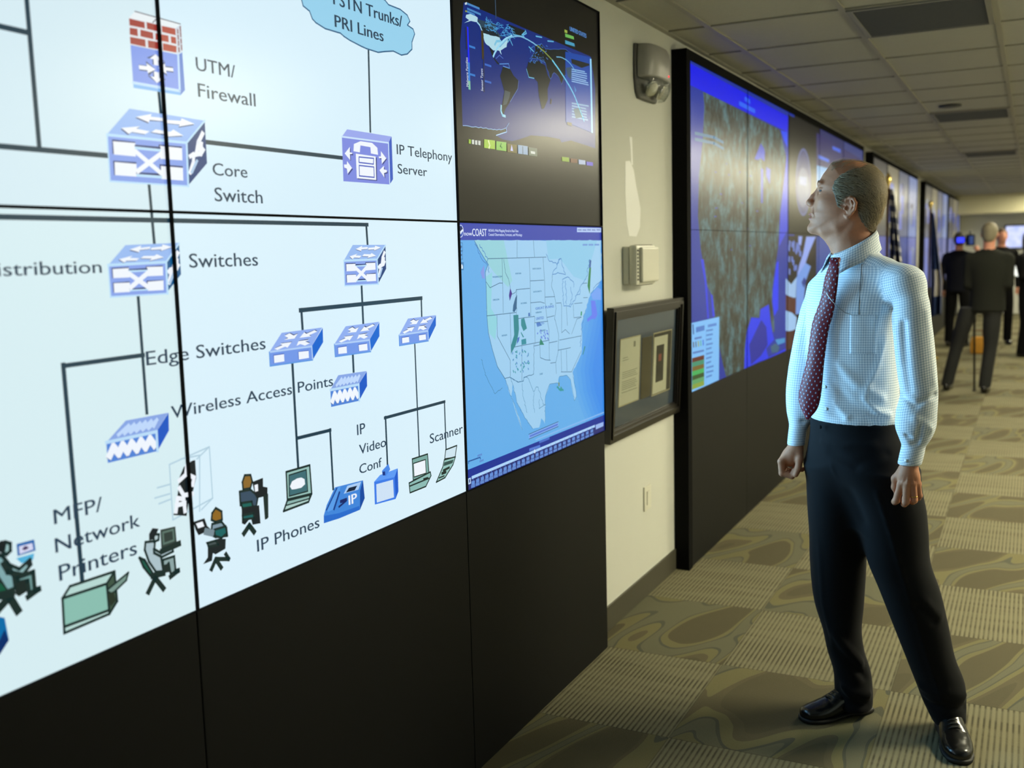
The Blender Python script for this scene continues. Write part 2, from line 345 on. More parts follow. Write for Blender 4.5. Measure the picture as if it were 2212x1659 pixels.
["P",[-1203,1546,-1158,1546,-1158,1543,-1203,1542],[185,222,250]],
["P",[-1204,1513,-1159,1514,-1159,1511,-1204,1511],[22,40,105]],
["P",[-1204,1511,-1159,1511,-1159,1508,-1204,1508],[185,222,250]],
["L",[-1201,1539,-1161,1515],9,[238,244,252]],
["L",[-1160,1539,-1201,1515],9,[238,244,252]],
["L",[-1108,1520,-1101,1535,-1099,1545,-1106,1541],8,[238,244,252]],
["L",[-1101,1544,-1092,1546,-1086,1547,-1081,1553],9,[238,244,252]],
["L",[-1093,1547,-1089,1563,-1080,1576],9,[238,244,252]],
["L",[-1105,1520,-1094,1537],6,[170,200,230]],
["L",[-1084,1562,-1086,1548],10,[238,244,252]],
["L",[-1248,1556,-1111,1559,-1113,1500],5,[185,222,250]],
["L",[-1248,1556,-1248,1500,-1113,1500],3,[185,222,250]],
["L",[-1111,1559,-1075,1594],4,[185,222,250]],
["P",[-510,1589,-372,1589,-410,1554,-549,1552],[150,185,240]],
["P",[-549,1552,-410,1553,-409,1492,-550,1493],[132,160,232]],
["P",[-410,1553,-370,1588,-371,1529,-409,1493],[28,62,120]],
["P",[-448,1583,-474,1582,-472,1586,-500,1578,-477,1573,-476,1577,-450,1578],[22,40,105]],
["P",[-447,1584,-473,1583,-471,1587,-499,1579,-476,1574,-475,1578,-449,1579],[238,244,252]],
["P",[-448,1576,-421,1577,-422,1574,-392,1581,-417,1586,-419,1582,-446,1581],[22,40,105]],
["P",[-447,1577,-420,1578,-421,1575,-391,1582,-416,1587,-418,1583,-445,1582],[238,244,252]],
["P",[-477,1562,-500,1563,-494,1566,-526,1561,-514,1554,-508,1558,-485,1557],[22,40,105]],
["P",[-476,1563,-499,1564,-492,1568,-525,1562,-513,1555,-507,1559,-484,1558],[238,244,252]],
["P",[-474,1561,-447,1560,-453,1556,-416,1561,-433,1568,-439,1565,-466,1565],[22,40,105]],
["P",[-473,1562,-446,1561,-452,1557,-414,1562,-432,1569,-438,1566,-465,1567],[238,244,252]],
["P",[-542,1546,-502,1546,-502,1528,-542,1528],[22,40,105]],
["P",[-540,1544,-502,1544,-502,1527,-540,1527],[238,244,252]],
["P",[-461,1547,-418,1547,-418,1528,-461,1528],[22,40,105]],
["P",[-459,1545,-418,1545,-418,1528,-459,1527],[238,244,252]],
["P",[-542,1519,-502,1519,-502,1501,-542,1501],[22,40,105]],
["P",[-540,1518,-502,1518,-502,1500,-540,1500],[238,244,252]],
["P",[-461,1519,-418,1520,-418,1501,-461,1501],[22,40,105]],
["P",[-459,1518,-418,1518,-418,1500,-458,1500],[238,244,252]],
["P",[-503,1543,-457,1543,-457,1541,-503,1540],[22,40,105]],
["P",[-503,1540,-457,1541,-457,1537,-503,1537],[185,222,250]],
["P",[-503,1507,-457,1507,-457,1504,-503,1504],[22,40,105]],
["P",[-503,1504,-457,1504,-457,1501,-503,1501],[185,222,250]],
["L",[-501,1533,-458,1508],9,[238,244,252]],
["L",[-459,1533,-501,1508],9,[238,244,252]],
["L",[-405,1512,-398,1528,-396,1538,-404,1534],8,[238,244,252]],
["L",[-398,1537,-388,1539,-382,1541,-377,1547],9,[238,244,252]],
["L",[-390,1541,-385,1557,-376,1570],9,[238,244,252]],
["L",[-401,1512,-390,1530],6,[170,200,230]],
["L",[-380,1555,-382,1542],10,[238,244,252]],
["L",[-549,1552,-410,1553,-409,1492],5,[185,222,250]],
["L",[-549,1552,-550,1493,-409,1492],3,[185,222,250]],
["L",[-410,1553,-370,1588],4,[185,222,250]],
["P",[-789,1400,-645,1401,-687,1361,-833,1362],[142,172,238]],
["P",[-833,1362,-687,1361,-686,1330,-833,1332],[112,150,230]],
["P",[-687,1361,-643,1400,-644,1367,-686,1330],[10,98,205]],
["P",[-805,1366,-778,1371,-771,1368,-755,1378,-793,1378,-787,1375,-814,1369],[22,40,105]],
["P",[-807,1364,-780,1369,-772,1366,-757,1377,-796,1377,-789,1373,-816,1368],[238,244,252]],
["P",[-672,1398,-702,1393,-708,1396,-727,1385,-686,1386,-693,1389,-663,1395],[22,40,105]],
["P",[-674,1397,-704,1391,-711,1395,-729,1384,-687,1384,-694,1387,-664,1393],[238,244,252]],
["P",[-778,1395,-766,1389,-779,1386,-744,1385,-734,1395,-748,1393,-760,1398],[22,40,105]],
["P",[-780,1393,-768,1387,-783,1384,-746,1384,-734,1394,-749,1391,-762,1397],[238,244,252]],
["P",[-692,1371,-708,1375,-694,1379,-732,1378,-738,1369,-725,1372,-709,1367],[22,40,105]],
["P",[-693,1369,-709,1374,-694,1377,-733,1377,-741,1367,-727,1370,-711,1365],[238,244,252]],
["P",[-821,1355,-785,1355,-785,1337,-821,1337],[60,95,190]],
["P",[-819,1353,-785,1353,-785,1337,-819,1337],[238,244,252]],
["P",[-737,1354,-699,1354,-699,1336,-737,1336],[60,95,190]],
["P",[-735,1353,-699,1352,-699,1336,-735,1336],[238,244,252]],
["L",[-833,1362,-687,1361,-686,1330],4,[175,205,245]],
["L",[-833,1362,-833,1332,-686,1330],3,[90,150,225]],
["P",[-554,1397,-413,1398,-458,1356,-602,1358],[142,172,238]],
["P",[-602,1358,-458,1356,-455,1327,-601,1329],[112,150,230]],
["P",[-458,1356,-412,1397,-414,1362,-455,1327],[10,98,205]],
["P",[-574,1362,-546,1367,-540,1364,-523,1374,-561,1374,-554,1371,-582,1365],[22,40,105]],
["P",[-575,1360,-548,1365,-541,1362,-525,1373,-563,1373,-557,1369,-584,1364],[238,244,252]],
["P",[-439,1395,-469,1390,-475,1393,-495,1382,-455,1382,-461,1385,-431,1391],[22,40,105]],
["P",[-441,1394,-471,1388,-478,1391,-496,1380,-456,1380,-463,1384,-433,1390],[238,244,252]],
["P",[-543,1391,-532,1386,-546,1383,-512,1382,-500,1392,-514,1389,-526,1395],[22,40,105]],
["P",[-546,1389,-534,1384,-549,1381,-513,1380,-501,1391,-516,1388,-527,1393],[238,244,252]],
["P",[-462,1366,-477,1371,-463,1375,-500,1374,-507,1364,-494,1367,-479,1362],[22,40,105]],
["P",[-463,1365,-478,1370,-463,1373,-502,1373,-511,1362,-496,1366,-481,1361],[238,244,252]],
["P",[-590,1351,-554,1351,-554,1333,-589,1334],[60,95,190]],
["P",[-588,1349,-554,1349,-554,1333,-588,1334],[238,244,252]],
["P",[-507,1350,-470,1350,-468,1332,-506,1333],[60,95,190]],
["P",[-505,1348,-469,1348,-468,1332,-504,1333],[238,244,252]],
["L",[-602,1358,-458,1356,-455,1327],4,[175,205,245]],
["L",[-602,1358,-601,1329,-455,1327],3,[90,150,225]],
["P",[-279,1397,-138,1397,-182,1357,-325,1357],[142,172,238]],
["P",[-325,1357,-182,1357,-181,1330,-325,1330],[112,150,230]],
["P",[-182,1357,-137,1397,-139,1369,-181,1330],[10,98,205]],
["P",[-297,1361,-270,1367,-264,1364,-247,1374,-284,1374,-278,1371,-305,1365],[22,40,105]],
["P",[-299,1359,-272,1365,-264,1362,-249,1373,-287,1372,-280,1369,-307,1364],[238,244,252]],
["P",[-164,1395,-194,1389,-200,1392,-219,1382,-179,1382,-186,1385,-156,1391],[22,40,105]],
["P",[-166,1394,-196,1388,-202,1391,-221,1380,-180,1380,-187,1384,-157,1389],[238,244,252]],
["P",[-268,1391,-256,1385,-270,1383,-236,1382,-225,1392,-239,1389,-251,1395],[22,40,105]],
["P",[-270,1389,-259,1384,-274,1381,-238,1380,-225,1391,-240,1388,-252,1393],[238,244,252]],
["P",[-186,1367,-201,1372,-188,1375,-224,1374,-231,1364,-218,1368,-202,1363],[22,40,105]],
["P",[-187,1365,-202,1370,-188,1373,-226,1373,-234,1362,-220,1366,-205,1361],[238,244,252]],
["P",[-313,1351,-278,1351,-277,1335,-313,1335],[60,95,190]],
["P",[-311,1349,-278,1349,-277,1335,-311,1335],[238,244,252]],
["P",[-231,1351,-194,1351,-193,1335,-230,1335],[60,95,190]],
["P",[-229,1349,-194,1349,-193,1335,-228,1335],[238,244,252]],
["L",[-325,1357,-182,1357,-181,1330],4,[175,205,245]],
["L",[-325,1357,-325,1330,-181,1330],3,[90,150,225]],
["P",[-593,1284,-476,1281,-512,1252,-626,1253],[135,165,228]],
["P",[-626,1253,-512,1252,-513,1212,-626,1213],[78,130,215]],
["P",[-512,1252,-476,1280,-477,1244,-513,1213],[20,85,195]],
["L",[-601,1261,-580,1274,-589,1263],7,[190,215,250]],
["L",[-587,1261,-566,1274,-575,1263],7,[190,215,250]],
["L",[-573,1261,-552,1273,-561,1263],7,[190,215,250]],
["L",[-559,1261,-538,1273,-546,1263],7,[190,215,250]],
["L",[-544,1261,-523,1273,-532,1262],7,[190,215,250]],
["L",[-530,1261,-508,1273,-517,1262],7,[190,215,250]],
["L",[-620,1224,-610,1239,-601,1224,-590,1239,-580,1223,-570,1239,-560,1223,-549,1239,-539,1223,-529,1238,-518,1223],12,[22,40,105]],
["L",[-620,1226,-610,1241,-600,1226,-590,1241,-580,1225,-570,1241,-560,1225,-549,1241,-539,1225,-529,1240,-518,1225],14,[238,244,252]],
["L",[-626,1253,-512,1252,-513,1212],6,[185,220,248]],
["P",[-1235,1276,-1132,1275,-1164,1244,-1282,1244],[135,165,228]],
["P",[-1282,1244,-1164,1244,-1165,1207,-1282,1207],[78,130,215]],
["P",[-1164,1244,-1131,1275,-1133,1241,-1164,1208],[20,85,195]],
["L",[-1254,1253,-1229,1266,-1241,1255],7,[190,215,250]],
["L",[-1240,1253,-1216,1266,-1228,1255],7,[190,215,250]],
["L",[-1226,1253,-1202,1266,-1214,1255],7,[190,215,250]],
["L",[-1212,1253,-1189,1266,-1199,1255],7,[190,215,250]],
["L",[-1197,1253,-1175,1266,-1185,1255],7,[190,215,250]],
["L",[-1183,1253,-1161,1266,-1170,1255],7,[190,215,250]],
["L",[-1277,1217,-1267,1231,-1256,1217,-1246,1231,-1236,1217,-1225,1231,-1214,1217,-1203,1231,-1193,1217,-1181,1231,-1171,1217],12,[22,40,105]],
["L",[-1277,1219,-1267,1233,-1256,1219,-1246,1233,-1236,1219,-1225,1233,-1214,1219,-1203,1233,-1193,1219,-1181,1233,-1171,1219],14,[238,244,252]],
["L",[-1282,1244,-1164,1244,-1165,1207],6,[185,220,248]],
["T","UTM/",-1000,1926,-890,25,[38,62,84],0],
["T","Firewall",-999,1876,-833,26,[38,62,84],0],
["T","Core",-972,1728,-871,24,[38,62,84],0],
["T","Switch",-971,1677,-828,27,[38,62,84],0],
["T","Switches",-1052,1547,-854,27,[38,62,84],0],
["T","Edge Switches",-1177,1370,-845,26,[38,62,84],0],
["T","Distribution",-1505,1543,-1264,22,[38,62,84],0],
["T","IP Telephony",-301,1818,-20,25,[38,62,84],0],
["T","Server",-300,1770,-157,24,[38,62,84],0],
["T","Wireless Access Points",-1125,1262,-615,24,[38,62,84],0],
["T","IP",-528,1129,-494,26,[38,62,84],0],
["T","Video",-523,1080,-406,24,[38,62,84],0],
["T","Conf",-526,1032,-429,23,[38,62,84],0],
["T","Scanner",-193,1049,-11,26,[38,62,84],0],
["T","IP Phones",-908,941,-693,26,[38,62,84],0],
["T","MFP/",-1403,1125,-1302,25,[38,62,84],0],
["T","Network",-1405,1076,-1220,25,[38,62,84],0],
["T","Printers",-1402,1026,-1232,27,[38,62,84],0],
["P",[-1382,1011,-1286,1009,-1305,992,-1399,995],[182,216,210]],
["P",[-1399,995,-1305,992,-1304,936,-1401,934],[138,190,176]],
["P",[-1305,992,-1286,1009,-1285,953,-1304,936],[62,84,68]],
["P",[-1400,945,-1305,943,-1304,936,-1401,934],[182,216,210]],
["L",[-1382,1011,-1286,1009,-1285,953,-1304,936,-1401,934,-1399,995,-1382,1011],5,[24,44,42]],
["L",[-1399,995,-1305,992,-1304,936],5,[24,44,42]],
["L",[-1305,992,-1286,1009],5,[24,44,42]],
["L",[-1401,945,-1305,943],5,[24,44,42]],
["P",[-1304,981,-1272,994,-1255,998,-1261,985,-1294,970],[120,150,140]],
["L",[-1304,981,-1255,998,-1261,985,-1295,970,-1303,976],4,[24,44,42]],
["P",[-1305,972,-1292,974,-1287,956,-1300,948],[40,52,40]],
["P",[-1210,1043,-1187,1039,-1190,1023,-1175,1005,-1172,976,-1190,980,-1205,1004,-1213,1029],[172,194,202]],
["L",[-1210,1043,-1187,1039,-1190,1023,-1175,1005,-1172,976,-1190,980,-1205,1004,-1213,1029,-1210,1043],5,[24,44,42]],
["P",[-1190,1053,-1176,1049,-1178,1039,-1189,1038],[178,200,204]],
["L",[-1190,1053,-1176,1049,-1178,1039,-1189,1038,-1190,1053],5,[24,44,42]],
["P",[-1200,1056,-1191,1065,-1176,1060,-1181,1053,-1191,1043,-1201,1044],[20,30,36]],
["P",[-1172,1057,-1134,1054,-1133,1021,-1173,1019],[48,62,58]],
["L",[-1166,1050,-1140,1049,-1140,1028,-1166,1028,-1166,1050],4,[90,115,105]],
["P",[-1191,1025,-1174,1012,-1145,1014,-1144,1007,-1173,1004,-1191,1017],[172,194,202]],
["L",[-1191,1025,-1174,1012,-1145,1014,-1144,1007,-1173,1004,-1191,1017,-1191,1025],5,[24,44,42]],
["L",[-1172,1015,-1127,1018],12,[24,44,42]],
["P",[-1171,998,-1142,997,-1141,967,-1154,965,-1157,988,-1171,979],[140,165,165]],
["L",[-1171,998,-1142,997,-1141,967,-1154,965,-1157,988,-1171,979,-1171,998],5,[24,44,42]],
["L",[-1141,967,-1134,966,-1155,960],10,[24,44,42]],
["P",[-1172,988,-1157,987,-1157,970,-1171,972],[30,44,42]],
["P",[-1227,1018,-1215,1010,-1195,974,-1204,977,-1219,998],[20,92,74]],
["L",[-1227,1018,-1215,1010,-1195,974,-1204,977,-1219,998,-1227,1018],5,[24,44,42]],
["L",[-1199,975,-1171,972],12,[24,44,42]],
["L",[-1212,947,-1193,969,-1174,942],11,[24,44,42]],
["P",[-1036,1034,-1009,1032,-996,1016,-995,999,-1028,1005,-1041,1013],[128,152,166]],
["L",[-1036,1034,-1009,1032,-996,1016,-995,999,-1028,1005,-1041,1013,-1036,1034],5,[24,44,42]],
["P",[-1034,1056,-1023,1064,-1007,1053,-1007,1036,-1026,1036,-1037,1043],[142,102,34]],
["L",[-1034,1056,-1023,1064,-1007,1053,-1007,1036,-1026,1036,-1037,1043,-1034,1056],5,[24,44,42]],
["P",[-1031,1021,-998,1020,-996,1005,-1012,999,-1030,1008],[20,98,98]],
["L",[-1031,1021,-998,1020,-996,1005,-1012,999,-1030,1008,-1031,1021],5,[24,44,42]],
["P",[-1087,1051,-1056,1051,-1050,1034,-1040,1024,-1075,1021,-1082,1034],[18,26,32]],
["P",[-1080,1046,-1062,1046,-1058,1035,-1075,1035],[238,244,252]],
["L",[-1038,1016,-1054,1023],14,[120,140,150]],
["P",[-1057,1002,-1021,1000,-1000,994,-1003,974,-1032,970,-1039,975,-1043,960,-1068,960,-1054,970,-1052,992],[24,34,38]],
["P",[-1052,999,-1029,998,-1022,988,-1050,991],[70,84,86]],
["L",[-1052,999,-1029,998,-1022,988,-1050,991,-1052,999],5,[24,44,42]],
["L",[-1046,943,-1032,960,-1018,938],10,[24,44,42]],
["L",[-1030,960,-995,950,-1003,963],9,[24,44,42]],
["P",[-951,1082,-918,1079,-904,1067,-897,1056,-903,1039,-951,1053],[56,78,98]],
["L",[-951,1082,-918,1079,-904,1067,-897,1056,-903,1039,-951,1053,-951,1082],5,[24,44,42]],
["P",[-941,1100,-933,1113,-915,1110,-911,1095,-918,1082,-940,1084],[140,104,44]],
["L",[-941,1100,-933,1113,-915,1110,-911,1095,-918,1082,-940,1084,-941,1100],5,[24,44,42]],
["P",[-911,1094,-877,1096,-878,1077,-864,1072,-866,1055,-897,1056,-906,1068],[18,28,34]],
["P",[-905,1086,-894,1086,-894,1071,-904,1071],[238,244,252]],
["L",[-875,1054,-874,1008],9,[24,44,42]],
["L",[-867,1056,-870,1009],7,[24,44,42]],
["P",[-948,1057,-916,1053,-914,1041,-946,1045],[20,98,90]],
["L",[-948,1057,-916,1053,-914,1041,-946,1045,-948,1057],5,[24,44,42]],
["P",[-948,1045,-894,1040,-893,1000,-918,1003,-922,1020,-941,1009,-950,1014],[20,30,36]],
["P",[-947,1030,-913,1027,-912,1016,-945,1021],[24,96,96]],
["L",[-947,1030,-913,1027,-912,1016,-945,1021,-947,1030],5,[24,44,42]],
["L",[-946,991,-928,1004,-914,986],12,[24,44,42]],
["L",[-1138,1176,-1030,1191,-1030,1086,-1139,1068,-1138,1176],3,[176,206,222]],
["L",[-1108,1181,-1058,1179,-1068,1068],3,[176,206,222]],
["L",[-1030,1191,-1066,1173],3,[176,206,222]],
["L",[-1030,1086,-1063,1070],3,[176,206,222]],
["L",[-1172,1138,-1139,1138],3,[176,206,222]],
["L",[-1180,1120,-1142,1120],3,[176,206,222]],
["L",[-1171,1107,-1141,1109],3,[176,206,222]],
["P",[-1080,1172,-1071,1172,-1071,1137,-1082,1112,-1095,1095,-1103,1067,-1137,1077,-1130,1092,-1122,1116,-1115,1146,-1102,1164],[18,28,34]],
["L",[-1116,1140,-1096,1149,-1077,1138,-1082,1124],9,[238,244,252]],
["L",[-1117,1126,-1107,1109,-1084,1107],9,[238,244,252]],
["L",[-1130,1082,-1123,1107,-1108,1102,-1106,1077],9,[238,244,252]],
["L",[-1128,1094,-1105,1093],9,[238,244,252]],
["L",[-1094,1164,-1098,1148],9,[238,244,252]],
["P",[-800,1093,-717,1092,-715,1025,-801,1031],[150,192,186]],
["L",[-800,1093,-717,1092,-715,1025,-801,1031,-800,1093],5,[24,44,42]],
["P",[-791,1084,-730,1084,-729,1034,-794,1037],[62,108,116]],
["L",[-791,1084,-730,1084,-729,1034,-794,1037,-791,1084],3,[24,44,42]],
["P",[-790,1058,-782,1068,-764,1071,-749,1070,-738,1064,-737,1052,-751,1047,-769,1048,-784,1050],[238,244,252]],
["P",[-801,1030,-715,1025,-728,1009,-816,1008],[172,206,200]],
["L",[-801,1030,-715,1025,-728,1009,-816,1008,-801,1030],5,[24,44,42]],
["P",[-801,1028,-722,1023,-725,1016,-807,1019],[140,180,174]],
["L",[-801,1028,-722,1023,-725,1016,-807,1019,-801,1028],3,[24,44,42]],
["P",[-675,964,-662,986,-627,1021,-513,1014,-509,968,-531,944,-617,943,-676,946],[64,134,218]],
["P",[-531,944,-509,968,-513,1014,-527,991],[20,74,160]],
["P",[-663,975,-620,1017,-605,1019,-612,1004,-635,970,-659,969],[88,156,232]],
["L",[-663,975,-620,1017],4,[22,62,140]],
["L",[-635,970,-611,1005],6,[20,58,134]],
["P",[-594,998,-578,1014,-521,1012,-534,995],[170,205,245]],
["P",[-585,999,-572,1008,-538,1006,-549,997],[16,34,60]],
["P",[-675,963,-616,956,-533,954,-533,944,-617,943,-676,946],[40,108,205]],
["T","IP",-576,966,-543,23,[238,244,252],1],
["L",[-615,971,-586,979],5,[22,40,105]],
["L",[-607,982,-585,982],8,[22,40,105]],
["P",[-466,1000,-439,1012,-357,1013,-373,991],[92,154,244]],
["P",[-374,992,-357,1013,-358,952,-373,935],[30,92,205]],
["P",[-466,1000,-373,993,-372,935,-467,942],[60,124,232]],
["P",[-457,992,-381,988,-380,941,-458,945],[206,226,246]],
["P",[-429,1021,-399,1033,-392,1017,-413,1004,-428,1009],[72,136,230]],
["P",[-428,1018,-416,1017,-415,1007,-426,1008],[20,50,130]],
["P",[-286,1024,-208,1023,-204,968,-285,966],[122,168,162]],
["L",[-286,1024,-208,1023,-204,968,-285,966,-286,1024],4,[24,44,42]],
["P",[-281,1011,-220,1010,-219,972,-280,974],[238,244,252]],
["L",[-281,1011,-220,1010,-219,972,-280,974,-281,1011],3,[24,44,42]],
["P",[-306,963,-197,971,-194,960,-223,936,-303,936],[138,186,180]],
["L",[-306,963,-197,971,-194,960,-223,936,-303,936,-306,963],4,[24,44,42]],
["L",[-305,954,-205,955],4,[24,44,42]],
["P",[-235,961,-209,960,-211,955,-234,954],[20,40,40]],
["P",[-111,1017,-48,1018,-60,986,-118,992],[205,228,240]],
["L",[-111,1017,-48,1018,-60,986,-118,992,-111,1017],4,[24,44,42]],
["P",[-121,990,-58,987,-73,967,-120,939,-168,936,-130,972],[148,196,190]],
["L",[-121,990,-58,987,-73,967,-120,939,-168,936,-130,972,-121,990],4,[24,44,42]],
["P",[-121,983,-69,981,-76,972,-126,973],[50,80,78]],
["L",[-127,961,-95,963],7,[24,44,42]],
["L",[-135,954,-115,954],8,[24,44,42]],
["L",[-152,945,-124,945],4,[24,44,42]],
["P",[-1519,1106,-1504,1099,-1496,1085,-1495,1073,-1487,1061,-1486,1040,-1502,1039,-1515,1065,-1521,1080],[126,168,172]],
["L",[-1519,1106,-1504,1099,-1496,1085,-1495,1073,-1487,1061,-1486,1040,-1502,1039,-1515,1065,-1521,1080,-1519,1106],7,[24,44,42]],
["P",[-1497,1120,-1488,1115,-1489,1103,-1496,1099,-1502,1103],[150,188,188]],
["L",[-1497,1120,-1488,1115,-1489,1103,-1496,1099,-1502,1103,-1497,1120],6,[24,44,42]],
["P",[-1511,1121,-1504,1124,-1497,1122,-1497,1112,-1504,1103,-1511,1108],[18,28,32]],
["P",[-1480,1088,-1446,1087,-1449,1077,-1471,1077],[84,178,218]],
["P",[-1477,1111,-1444,1110,-1443,1091,-1477,1091],[30,100,172]],
["P",[-1473,1106,-1448,1105,-1447,1094,-1473,1093],[214,216,242]],
["P",[-1468,1100,-1462,1104,-1455,1100,-1457,1098,-1464,1097],[62,40,90]],
["L",[-1504,1086,-1497,1070,-1479,1061],9,[24,44,42]],
["P",[-1493,1081,-1476,1069,-1455,1079,-1454,1070,-1470,1058,-1490,1068],[140,178,180]],
["L",[-1493,1081,-1476,1069,-1455,1079,-1454,1070,-1470,1058,-1490,1068,-1493,1081],6,[24,44,42]],
["P",[-1463,1078,-1454,1079,-1454,1070,-1461,1069],[24,38,40]],
["P",[-1481,1056,-1451,1057,-1451,1025,-1462,1023,-1463,1045,-1481,1047],[112,154,152]],
["L",[-1481,1056,-1451,1057,-1451,1025,-1462,1023,-1463,1045,-1481,1047,-1481,1056],8,[24,44,42]],
["L",[-1450,1026,-1443,1025,-1465,1018],10,[24,44,42]],
["P",[-1484,1048,-1467,1047,-1466,1028,-1481,1024,-1488,1031],[26,40,38]],
["P",[-1518,1060,-1510,1054,-1500,1037,-1511,1035,-1519,1041],[14,88,62]],
["L",[-1520,1015,-1498,1029,-1485,1001],14,[24,44,42]],
["L",[-1514,1036,-1493,1034],14,[24,44,42]],
["P",[-1539,1013,-1510,998,-1506,959,-1524,942,-1546,942],[0,106,168]],
["P",[-1512,979,-1506,959,-1524,942,-1535,941,-1525,962],[0,44,104]]]
